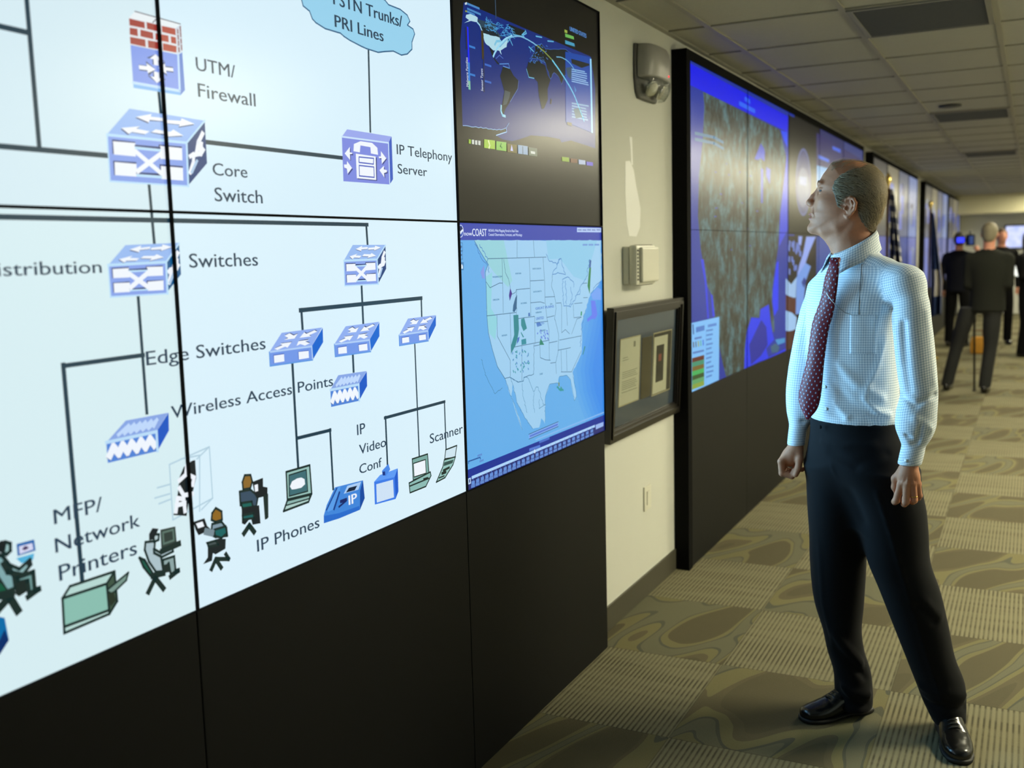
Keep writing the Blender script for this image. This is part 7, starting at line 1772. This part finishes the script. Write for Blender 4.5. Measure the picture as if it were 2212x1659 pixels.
el = empty('emergency_light', (WALL_X, 1.80, 2.20)); tag(el, 'grey emergency light with two round lamps, high on the cream wall', 'emergency light')
v, q = surface(lambda P: smax(f_loft(P, [(0.0, 0.002, 0.0, 0.016, 0.110), (0.02, 0.002, 0.0, 0.017, 0.130), (0.07, 0.002, 0.0, 0.018, 0.148), (0.15, 0.002, 0.0, 0.018, 0.150), (0.226, 0.002, 0.0, 0.017, 0.146)], 0.005, 5.0), 0.0008 - P[0], 0.001), (-0.006, -0.165, -0.01), (0.03, 0.165, 0.24), 0.004, 1)
mesh_obj('back_plate', [(v, q, 0)], mat('dark_grey_plastic', (92, 90, 84), 0.5), el)
def el_field(P):
    d = f_loft(P, [(0.085, 0.016, 0.0, 0.070, 0.146), (0.14, 0.016, 0.0, 0.078, 0.146), (0.19, 0.016, 0.0, 0.074, 0.143), (0.222, 0.016, 0.0, 0.062, 0.138)], 0.006, 3.0)
    return smax(d, 0.016 - P[0], 0.002)
v, q = surface(el_field, (0.0, -0.16, 0.06), (0.11, 0.16, 0.235), 0.004, 1); mesh_obj('housing', [(v, q, 0)], M_greyp, el)
def cov_field(P):
    d = f_loft(P, [(0.004, 0.016, 0.0, 0.052, 0.118), (0.03, 0.016, 0.0, 0.070, 0.135), (0.085, 0.016, 0.0, 0.078, 0.145)], 0.006, 2.8); d = smax(d, 0.016 - P[0], 0.002)
    return smax(d, -f_loft(P, [(0.006, 0.016, 0.0, 0.049, 0.115), (0.03, 0.016, 0.0, 0.067, 0.132), (0.09, 0.016, 0.0, 0.075, 0.142)], 0.004, 2.8), 0.001)
v, q = surface(cov_field, (0.0, -0.16, -0.005), (0.11, 0.16, 0.095), 0.0028, 1); mesh_obj('lamp_cover', [(v, q, 0)], M_glass, el)
for sg in (-1, 1):
    b = MB(); b.lathe([(0.0, -0.02), (0.014, -0.018), (0.030, -0.004), (0.036, 0.010), (0.034, 0.012), (0.0, 0.004)], 24, 0, (0.044, sg * 0.058, 0.046), (0.75, sg * 0.25, -0.45)); lp = b.build('lamp', M_chrome, el)
    MB().lathe([(0.0, 0.012), (0.032, 0.012), (0.028, 0.018), (0.0, 0.022)], 24, 0, (0.044, sg * 0.058, 0.046), (0.75, sg * 0.25, -0.45)).build('lens', M_lens, lp)
MB().lathe([(0.0, 0.0), (0.004, 0.0), (0.003, 0.003), (0.0, 0.004)], 12, 0, (0.089, 0.055, 0.105), (1, 0, 0)).build('indicator', M_led, el)
tb = empty('thermostat_guard', (WALL_X, 1.61, 1.415)); tag(tb, 'off-white vented plastic box on the cream wall above the picture frame', 'wall box')
MB().box(0.0005, 0.03, -0.118, 0.118, 0.006, 0.162, b=0.006).build('base', M_white, tb)
b = MB(); b.box(0.03, 0.066, -0.12, 0.12, 0.0, 0.168, b=0.012); b.build('cover', M_white, tb)
b = MB(); b.box(0.066, 0.082, -0.092, 0.118, 0.012, 0.158, b=0.008); b.build('front_panel', M_white, tb)
b = MB()
for i in range(9): b.box(0.0655, 0.0675, -0.114, -0.100, 0.022 + i * 0.015, 0.028 + i * 0.015)
for i in range(11): b.box(0.045, 0.060, -0.09 + i * 0.017, -0.082 + i * 0.017, 0.1675, 0.1690); b.box(0.045, 0.060, -0.09 + i * 0.017, -0.082 + i * 0.017, -0.0010, 0.0005)
b.build('slots', mat('slot_shadow_grey', (84, 82, 72), 0.8), tb)
sw = empty('light_switch', (WALL_X, 1.765, 0.395)); tag(sw, 'white light switch plate low on the cream wall under the frame', 'switch')
MB().box(0.0005, 0.007, -0.045, 0.045, 0.0, 0.112, b=0.003).build('plate', M_white, sw); MB().box(0.007, 0.011, -0.017, 0.017, 0.024, 0.088, b=0.002).build('rocker', M_white, sw)
pf = empty('picture_frame', (WALL_X + 0.005, 1.693, 0.790)); pf.rotation_euler = (0, math.radians(2.6), 0); tag(pf, 'black framed letter and award in a blue-grey mat, leaning off the cream wall', 'picture frame')
M_mould = mat('black_frame_moulding', (28, 25, 22), 0.3, spec=0.5); M_mat = mat('blue_grey_mat_board', (66, 82, 104), 0.7); M_paper = mat('cream_letter_paper', (226, 224, 200), 0.7); M_ink = mat('pale_ink', (150, 150, 132), 0.8); M_core = mat('cream_bevel', (196, 186, 150), 0.7)
w, h = 0.457, 0.548; b = MB()
for k, (i0, i1, x1) in enumerate(((0.0, 0.016, 0.030), (0.016, 0.030, 0.036), (0.030, 0.044, 0.028), (0.044, 0.052, 0.020))):
    b.box(0.0, x1, -w + i0, -w + i1, i0, h - i0); b.box(0.0, x1, w - i1, w - i0, i0, h - i0); b.box(0.0, x1, -w + i1, w - i1, i0, i1); b.box(0.0, x1, -w + i1, w - i1, h - i1, h - i0)
b.build('moulding', M_mould, pf)
MB().box(0.002, 0.010, -w + 0.051, w - 0.051, 0.051, h - 0.051).build('mat_board', M_mat, pf)
def window(y0, y1, z0, z1, name, m, ins=0.0):
    b = MB(); t = 0.005
    b.box(0.010, 0.0118, y0 - t, y1 + t, z0 - t, z0); b.box(0.010, 0.0118, y0 - t, y1 + t, z1, z1 + t); b.box(0.010, 0.0118, y0 - t, y0, z0, z1); b.box(0.010, 0.0118, y1, y1 + t, z0, z1); b.build('bevel', M_core, pf)
    return MB().box(0.010, 0.0112, y0, y1, z0, z1).build(name, m, pf)
lt = window(-0.320, -0.085, 0.135, 0.408, 'letter', M_paper); b = MB()
for i, zz in enumerate((0.33, 0.32, 0.27, 0.262, 0.254, 0.246, 0.23, 0.222, 0.214, 0.206, 0.198, 0.185)): b.box(0.0112, 0.01135, -0.29, -0.26 + (0.03 if i < 2 else 0.13) + 0.012 * (i % 3), zz, zz + 0.0025)
b.box(0.0112, 0.01135, -0.165, -0.140, 0.368, 0.392); b.build('writing', M_ink, lt)
aw = window(0.095, 0.345, 0.125, 0.400, 'award', mat('dark_recess', (40, 36, 30), 0.6))
MB().box(0.0113, 0.0121, 0.100, 0.290, 0.128, 0.385).build('white_card', M_paper, pf); MB().box(0.0121, 0.0127, 0.135, 0.240, 0.178, 0.345).build('black_panel', mat('black_card', (26, 25, 25), 0.6), pf)
MB().box(0.0127, 0.0130, 0.165, 0.205, 0.272, 0.304).build('red_emblem', mat('dull_red', (150, 60, 56), 0.6), pf)
MB().box(0.0102, 0.0125, -0.058, 0.070, 0.128, 0.396).build('bronze_plate', mat('aged_bronze_plate', (92, 84, 66), 0.35, metal=0.6, noise=(60, 0.3)), pf)
MB().box(0.0145, 0.0165, -w + 0.050, w - 0.050, 0.050, h - 0.050).build('glazing', M_glass, pf)
# ------------------------------------------------------------------ flags, television
def cloth_material(name, kind):
    m = mat(name, (22, 30, 62), 0.75, sheen=0.2); return m
M_goldm = mat('gold_finial_metal', (236, 206, 120), 0.25, metal=0.9); M_pole = mat('varnished_pole_wood', (92, 66, 36), 0.4)
M_navy = mat('navy_flag_cloth', (26, 34, 66), 0.75); M_star = mat('white_flag_cloth', (214, 208, 196), 0.75); M_red = mat('red_flag_cloth', (118, 32, 34), 0.75); M_blue = mat('blue_flag_cloth', (28, 48, 92), 0.75); M_fringe = mat('gold_fringe', (196, 160, 70), 0.7)
def flag(x, y, top, label, kind):
    r = empty('flag', (x, y, 0)); tag(r, label, 'flag', None)
    MB().lathe([(0.0, 0.0), (0.15, 0.0), (0.15, 0.02), (0.06, 0.05), (0.025, 0.10), (0.0, 0.10)], 24).build('stand', M_goldm, r)
    MB().tube([(0, 0, 0.05), (0, 0, top - 0.12)], 0.013, 12).build('pole', M_pole, r)
    if kind == 'ball': MB().lathe([(0.0, top - 0.12), (0.012, top - 0.12), (0.012, top - 0.10), (0.032, top - 0.07), (0.038, top - 0.04), (0.030, top - 0.01), (0.0, top)], 16).build('finial', M_goldm, r)
    else: MB().lathe([(0.0, top - 0.16), (0.016, top - 0.16), (0.012, top - 0.13), (0.028, top - 0.09), (0.026, top - 0.05), (0.0, top)], 16).build('finial', M_goldm, r)
    b = MB(); n, mrow = 64, 30; zt, zb = top - 0.16, 0.55; vs = []; kinds = []
    for j in range(mrow + 1):
        t = j / mrow
        for i in range(n + 1):
            s = i / n; spread = (0.05 + 0.26 * min(1, t * 1.5) ** 0.8)
            xx = 0.012 + spread * s * 0.55 + 0.02 * t * math.sin(9 * s + 1); yy = (0.05 + 0.04 * t) * math.sin(s * 19 + 1.5 * t) * min(1, t * 4 + 0.2) - 0.10 * s * t
            vs.append((xx, yy, zt - (zt - zb) * (t * (1 - 0.12 * s)) - 0.10 * s * min(1, 3 * t)))
    o = len(b.v); b.v += vs
    for j in range(mrow):
        for i in range(n):
            t = j / mrow; s = i / n
            if kind == 'spear': mi = (1 if (i + 4 * (j // 2 % 2)) % 8 in (2, 3, 4) and j % 2 == 0 else 0) if t < 0.62 else (2 if (i // 5) % 2 else 1)
            else: mi = 0 if not (0.52 < t < 0.78 and 0.25 < s < 0.85) else 1
            if i == n - 1 and kind != 'spear': mi = 3
            b.f.append((o + j * (n + 1) + i, o + j * (n + 1) + i + 1, o + (j + 1) * (n + 1) + i + 1, o + (j + 1) * (n + 1) + i)); b.m.append(mi); b.sm.append(True)
    c = b.build('cloth', [M_navy if kind == 'spear' else M_blue, M_star, M_red, M_fringe], r)
    s = c.modifiers.new('thickness', 'SOLIDIFY'); s.thickness = 0.002
    return r
flag(0.21, 7.86, 2.24, 'drooping national flag with stars on a gold-tipped pole behind the head of the man', 'spear')
flag(0.20, 12.45, 2.13, 'drooping blue flag with a white emblem on a pole topped by a gold ball', 'ball')
tv = empty('television', (1.38, Y1, 1.40)); tag(tv, 'wall television with a bright bluish picture on the far end wall', 'television')
MB().box(-0.50, 0.50, -0.07, -0.002, 0.0, 0.52, b=0.008).build('housing', M_bezel, tv)
M_tv = mat('television_picture', (20, 20, 24), 0.3); g = NT(M_tv); _bs = M_tv.node_tree.nodes['Principled BSDF']
_gc = g.n('NewGeometry'); _n = g.n('TexNoise'); _n.inputs['Scale'].default_value = 6; g.l(_gc.outputs['Position'], _n.inputs['Vector']); g.l(g.mix(_n.outputs['Fac'], lin((120, 150, 235)), lin((245, 245, 255))), _bs.inputs['Emission Color']); _bs.inputs['Emission Strength'].default_value = 1.2
MB().box(-0.475, 0.475, -0.074, -0.071, 0.03, 0.49).build('screen', M_tv, tv)
# ------------------------------------------------------------------ people and gear down the corridor
def bg_person(name_label, x, y, rz, H, skin, hairm, top_m, leg_m, arms, feet, stepz=0.011, hair_kind='short', bald=False, lean=0.0):
    """local frame: faces -y, his left is +x; lengths for a 1.78 m person, scaled"""
    s = H / 1.78; r = empty('person', (x, y, 0), rz); tag(r, name_label, 'person')
    tor = [(0.86, 0, 0.01, 0.170, 0.115), (0.98, 0, 0, 0.165, 0.115), (1.08, 0, 0, 0.165, 0.115), (1.22, 0, 0.005, 0.185, 0.120), (1.34, 0, 0.01, 0.198, 0.118), (1.42, 0, 0.012, 0.175, 0.098), (1.465, 0, 0.015, 0.105, 0.072), (1.50, 0, 0.015, 0.065, 0.058)]
    def sc(rows, g=1.0): return [tuple([q[0] * s] + [v * s for v in q[1:3]] + [v * s * g for v in q[3:5]]) for q in rows]
    S3 = lambda p: tuple(v * s for v in p)
    hips = [(f[0] * 0.35 + (0.05 if f[0] > 0 else -0.05), 0.0, 0.88) for f in feet]; knees = [((h[0] + f[0]) / 2 + (0.012 if f[0] > 0 else -0.012), (h[1] + f[1]) / 2 - 0.03, 0.48) for h, f in zip(hips, feet)]
    legrows = [[(0.90, h[0], h[1], 0.088, 0.095), (0.70, (h[0] * 0.55 + k[0] * 0.45), k[1] * 0.45, 0.086, 0.092), (0.48, k[0], k[1], 0.068, 0.072), (0.28, (k[0] + f[0]) / 2, (k[1] + f[1]) / 2, 0.064, 0.070), (0.06, f[0], f[1], 0.060, 0.066)] for h, k, f in zip(hips, knees, feet)]
    def head(P):
        d = smin(f_ell(P, S3((0, 0.012, 1.685)), S3((0.074, 0.092, 0.088))), f_ell(P, S3((0, -0.022, 1.635)), S3((0.058, 0.066, 0.085))), 0.03)
        d = smin(d, f_cone(P, S3((0, -0.088, 1.672)), S3((0, -0.108, 1.640)), 0.008 * s, 0.012 * s), 0.010)
        for sg in (-1, 1):
            d = smin(d, f_ell(P, S3((sg * 0.076, 0.012, 1.655)), S3((0.010, 0.020, 0.032))), 0.006); d = smax(d, -f_ell(P, S3((sg * 0.030, -0.094, 1.672)), S3((0.015, 0.016, 0.010))), 0.008)
        d = smax(d, -f_ell(P, S3((0, -0.098, 1.602)), S3((0.022, 0.014, 0.003))), 0.003)
        return smin(d, f_cone(P, S3((0, 0.018, 1.42)), S3((0, 0.012, 1.62)), 0.060 * s, 0.054 * s), 0.03)
    def hands(P):
        d = None
        for a in arms:
            w, k = np.array(a[2]), np.array(a[3]); dr = (k - w) / np.linalg.norm(k - w); sd = np.cross(dr, (0, 1, 0.2)); sd /= np.linalg.norm(sd); nn = np.cross(dr, sd)
            e = f_cone(P, S3(w), S3(w + dr * 0.08), 0.026 * s, 0.032 * s)
            for i in range(4): o_ = w + dr * 0.075 + sd * (0.018 * (i - 1.5)); e = smin(e, f_chain(P, [S3(o_), S3(o_ + dr * 0.04), S3(o_ + dr * 0.055 + nn * 0.025)], [0.0105 * s, 0.0098 * s, 0.008 * s], 0.004), 0.005)
            e = smin(e, f_chain(P, [S3(w + dr * 0.03 + sd * 0.025), S3(w + dr * 0.07 + sd * 0.042 + nn * 0.015)], [0.013 * s, 0.010 * s], 0.005), 0.008)
            d = e if d is None else np.minimum(d, e)
        return d
    def armf(P, g=1.0):
        d = None
        for a in arms:
            e = f_chain(P, [S3(a[0]), S3(a[1]), S3(a[2])], [0.062 * s * g, 0.052 * s * g, 0.040 * s * g], 0.01); d = e if d is None else np.minimum(d, e)
        return d
    def core(P):
        d = smin(f_loft(P, sc(tor, 0.8)), armf(P, 0.6), 0.03)
        for lr in legrows: d = smin(d, f_loft(P, sc(lr, 0.7)), 0.03)
        return smin(smin(d, head(P), 0.02), hands(P), 0.01)
    allp = [p for a in arms for p in a] + [f + (0,) for f in feet]
    lo = [min([p[i] for p in allp] + [(-0.22, -0.15)[i]]) * s - 0.12 for i in (0, 1)]; hi = [max([p[i] for p in allp] + [(0.22, 0.13)[i]]) * s + 0.12 for i in (0, 1)]
    v, q = surface(core, (lo[0], lo[1], 0.05), (hi[0], hi[1], 1.82 * s), 0.0085, 1); mesh_obj('body', [(v, q, 0)], skin, r)
    def jacket(P):
        d = smin(f_loft(P, sc(tor, 1.03)), armf(P), 0.03)
        d = smin(d, f_chain(P, [S3((-0.165, 0.012, 1.405)), S3((0, 0.015, 1.455)), S3((0.165, 0.012, 1.405))], [0.058 * s, 0.066 * s, 0.058 * s], 0.02), 0.03)
        return smax(d, -f_loft(P, [(1.47 * s, 0, 0.012 * s, 0.058 * s, 0.056 * s), (1.56 * s, 0, 0.012 * s, 0.062 * s, 0.060 * s)]), 0.004)
    v, q = surface(jacket, (lo[0], lo[1], 0.84 * s), (hi[0], hi[1], 1.53 * s), stepz, 2); mesh_obj('jacket', [(v, q, 0)], top_m, r)
    def legs(P):
        d = f_loft(P, sc([(0.84, 0, 0.0, 0.14, 0.10), (0.92, 0, 0.005, 0.160, 0.112), (1.0, 0, 0, 0.155, 0.108)]), 0.01)
        for lr in legrows: d = smin(d, f_loft(P, sc(lr)), 0.03)
        return d
    v, q = surface(legs, (lo[0], lo[1], 0.04), (hi[0], hi[1], 1.01 * s), stepz, 2); mesh_obj('trousers', [(v, q, 0)], leg_m, r)
    for f in feet:
        def sh(P): return smax(smin(f_ell(P, (f[0] * s, (f[1] - 0.11) * s, 0.030), (0.045 * s, 0.10 * s, 0.04)), f_ell(P, (f[0] * s, (f[1] + 0.005) * s, 0.045), (0.038 * s, 0.07 * s, 0.055)), 0.03), 0.001 - P[2], 0.002)
        v, q = surface(sh, (f[0] * s - 0.08, (f[1] - 0.25) * s, -0.01), (f[0] * s + 0.08, (f[1] + 0.12) * s, 0.12), 0.007, 1); mesh_obj('shoe', [(v, q, 0)], M_leather, r)
    def hr(P):
        d = smin(f_ell(P, S3((0, 0.014, 1.690)), S3((0.081, 0.098, 0.092))), f_ell(P, S3((0, 0.050, 1.640)), S3((0.066, 0.056, 0.070))), 0.02)
        if hair_kind == 'long': d = smin(d, f_ell(P, S3((0, 0.055, 1.58)), S3((0.078, 0.055, 0.12))), 0.03)
        return smax(d, S3((0, 0, 0))[0] + (-(P[1] + 0.045 * s) + (P[2] - 1.70 * s) * -0.55), 0.01)
    v, q = surface(hr, (-0.11, -0.12, 1.42 * s), (0.11, 0.16, 1.82 * s), 0.007, 1); mesh_obj('hair', [(v, q, 0)], hairm, r)
    return r
M_skin2 = mat('ruddy_skin', (186, 128, 104), 0.55); M_ghair = mat('grey_hair', (116, 108, 88), 0.7); M_dhair = mat('dark_hair', (44, 38, 34), 0.7); M_bhair = mat('brown_hair', (84, 62, 40), 0.7)
M_char = mat('charcoal_wool', (33, 34, 30), 0.9, spec=0.1); M_charp = mat('dark_grey_trousers', (20, 21, 21), 0.85); M_nvy = mat('navy_shirt_cloth', (15, 16, 24), 0.9, spec=0.1); M_blk = mat('black_cloth', (11, 11, 12), 0.9, spec=0.1); M_lblue = mat('pale_blue_cloth', (150, 164, 190), 0.8)
A_dn = lambda sg, out=0.04: [(sg * 0.185, 0.012, 1.40), (sg * (0.215 + out), 0.03, 1.13), (sg * (0.20 + out), -0.04, 0.90), (sg * (0.195 + out), -0.06, 0.80)]
A_fr = lambda sg: [(sg * 0.185, 0.012, 1.40), (sg * 0.195, 0.02, 1.14), (sg * 0.10, -0.20, 1.10), (sg * 0.03, -0.24, 1.11)]
A_up = lambda sg: [(sg * 0.185, 0.012, 1.40), (sg * 0.26, -0.12, 1.22), (sg * 0.20, -0.24, 1.46), (sg * 0.16, -0.28, 1.54)]
bg_person('grey-haired man in a charcoal jacket seen from behind, hands in front, down the corridor', 1.05, 9.15, PI - 0.10, 1.76, M_skin2, M_ghair, M_char, M_charp, [A_fr(1), A_fr(-1)], [(0.38, -0.02), (-0.001, 0.05)])
bg_person('camera operator in dark clothes filming with a shoulder camera beside the far screens', 0.46, 14.35, PI - 0.25, 1.72, M_skin2, M_dhair, M_nvy, M_blk, [A_dn(1), A_up(-1)], [(0.13, 0.0), (-0.12, 0.04)])
bg_person('person with a ruddy face looking towards the camera behind the grey-haired man', 1.02, 14.9, 0.25, 1.76, M_skin2, M_bhair, M_blk, M_blk, [A_dn(1), A_dn(-1)], [(0.12, 0.0), (-0.12, 0.02)])
bg_person('person in a black outfit holding papers at the right edge', 1.42, 13.0, 1.1, 1.70, M_skin2, M_dhair, M_blk, M_blk, [A_fr(1), A_fr(-1)], [(0.10, 0.0), (-0.10, 0.03)], hair_kind='long')
MB().box(-0.11, 0.11, -0.15, 0.15, 0.0, 0.004, b=0.0015).build('papers', mat('pale_blue_paper', (176, 184, 206), 0.7), None, (1.17, 12.70, 1.20), (0.5, 0.35, 0.3))
tag(bpy.data.objects['papers'], 'pale sheaf of papers held by the person in black', 'papers')
vc = empty('video_camera', (0.615, 14.18, 1.515), 0.1); tag(vc, 'black shoulder video camera with a glowing blue side screen', 'camera')
MB().box(-0.055, 0.055, -0.17, 0.17, 0.0, 0.16, b=0.012).build('housing', M_bezel, vc)
MB().lathe([(0.0, 0.0), (0.042, 0.0), (0.046, 0.06), (0.055, 0.12), (0.055, 0.16), (0.0, 0.16)], 20, 0, (0, 0.17, 0.08), (0, 1, 0)).build('lens', M_bezel, vc)
MB().tube([(0, -0.10, 0.16), (0, -0.09, 0.21), (0, 0.09, 0.21), (0, 0.11, 0.16)], 0.012, 10).build('handle', M_metal, vc)
MB().box(-0.03, 0.03, -0.235, -0.17, 0.02, 0.14, b=0.008).build('battery', mat('blue_battery', (20, 60, 150), 0.4), vc)
fs_ = MB().box(-0.19, -0.075, -0.03, -0.015, 0.04, 0.13, b=0.004).build('side_screen', M_bezel, vc)
MB().box(-0.183, -0.082, -0.0335, -0.031, 0.047, 0.123).build('glowing_picture', mat('blue_glow', (10, 20, 60), 0.3, emit=(36, 52, 255), strength=1.6), fs_)
mp = empty('monopod', (0.945, 9.22, 0)); tag(mp, 'thin black monopod between the legs of the grey-haired man', 'monopod')
MB().tube([(0, 0, 0.02), (-0.02, 0.04, 0.72)], [0.010, 0.012], 10).build('tube', M_blackmatte, mp); MB().lathe([(0.0, 0.0), (0.016, 0.0), (0.014, 0.022), (0.0, 0.03)], 12).build('rubber_tip', M_sole, mp); MB().tube([(-0.02, 0.04, 0.72), (-0.023, 0.045, 0.84)], 0.016, 10).build('grip', M_sole, mp)
bg = empty('bag', (0.80, 13.3, 0)); tag(bg, 'small yellow-tan bag on the carpet seen between the legs of the grey-haired man', 'bag')
v, q = surface(lambda P: f_loft(P, [(0.0, 0, 0, 0.10, 0.06), (0.12, 0, 0, 0.105, 0.065), (0.24, 0, 0, 0.085, 0.05)], 0.02, 3.0), (-0.13, -0.09, -0.002), (0.13, 0.09, 0.27), 0.008, 1); mesh_obj('pouch', [(v, q, 0)], mat('yellow_tan_canvas', (186, 132, 40), 0.8), bg)
MB().tube([(-0.06, 0, 0.23), (-0.05, 0, 0.33), (0.05, 0, 0.33), (0.06, 0, 0.23)], 0.008, 8).build('strap', mat('brown_strap', (110, 66, 34), 0.7), bg)
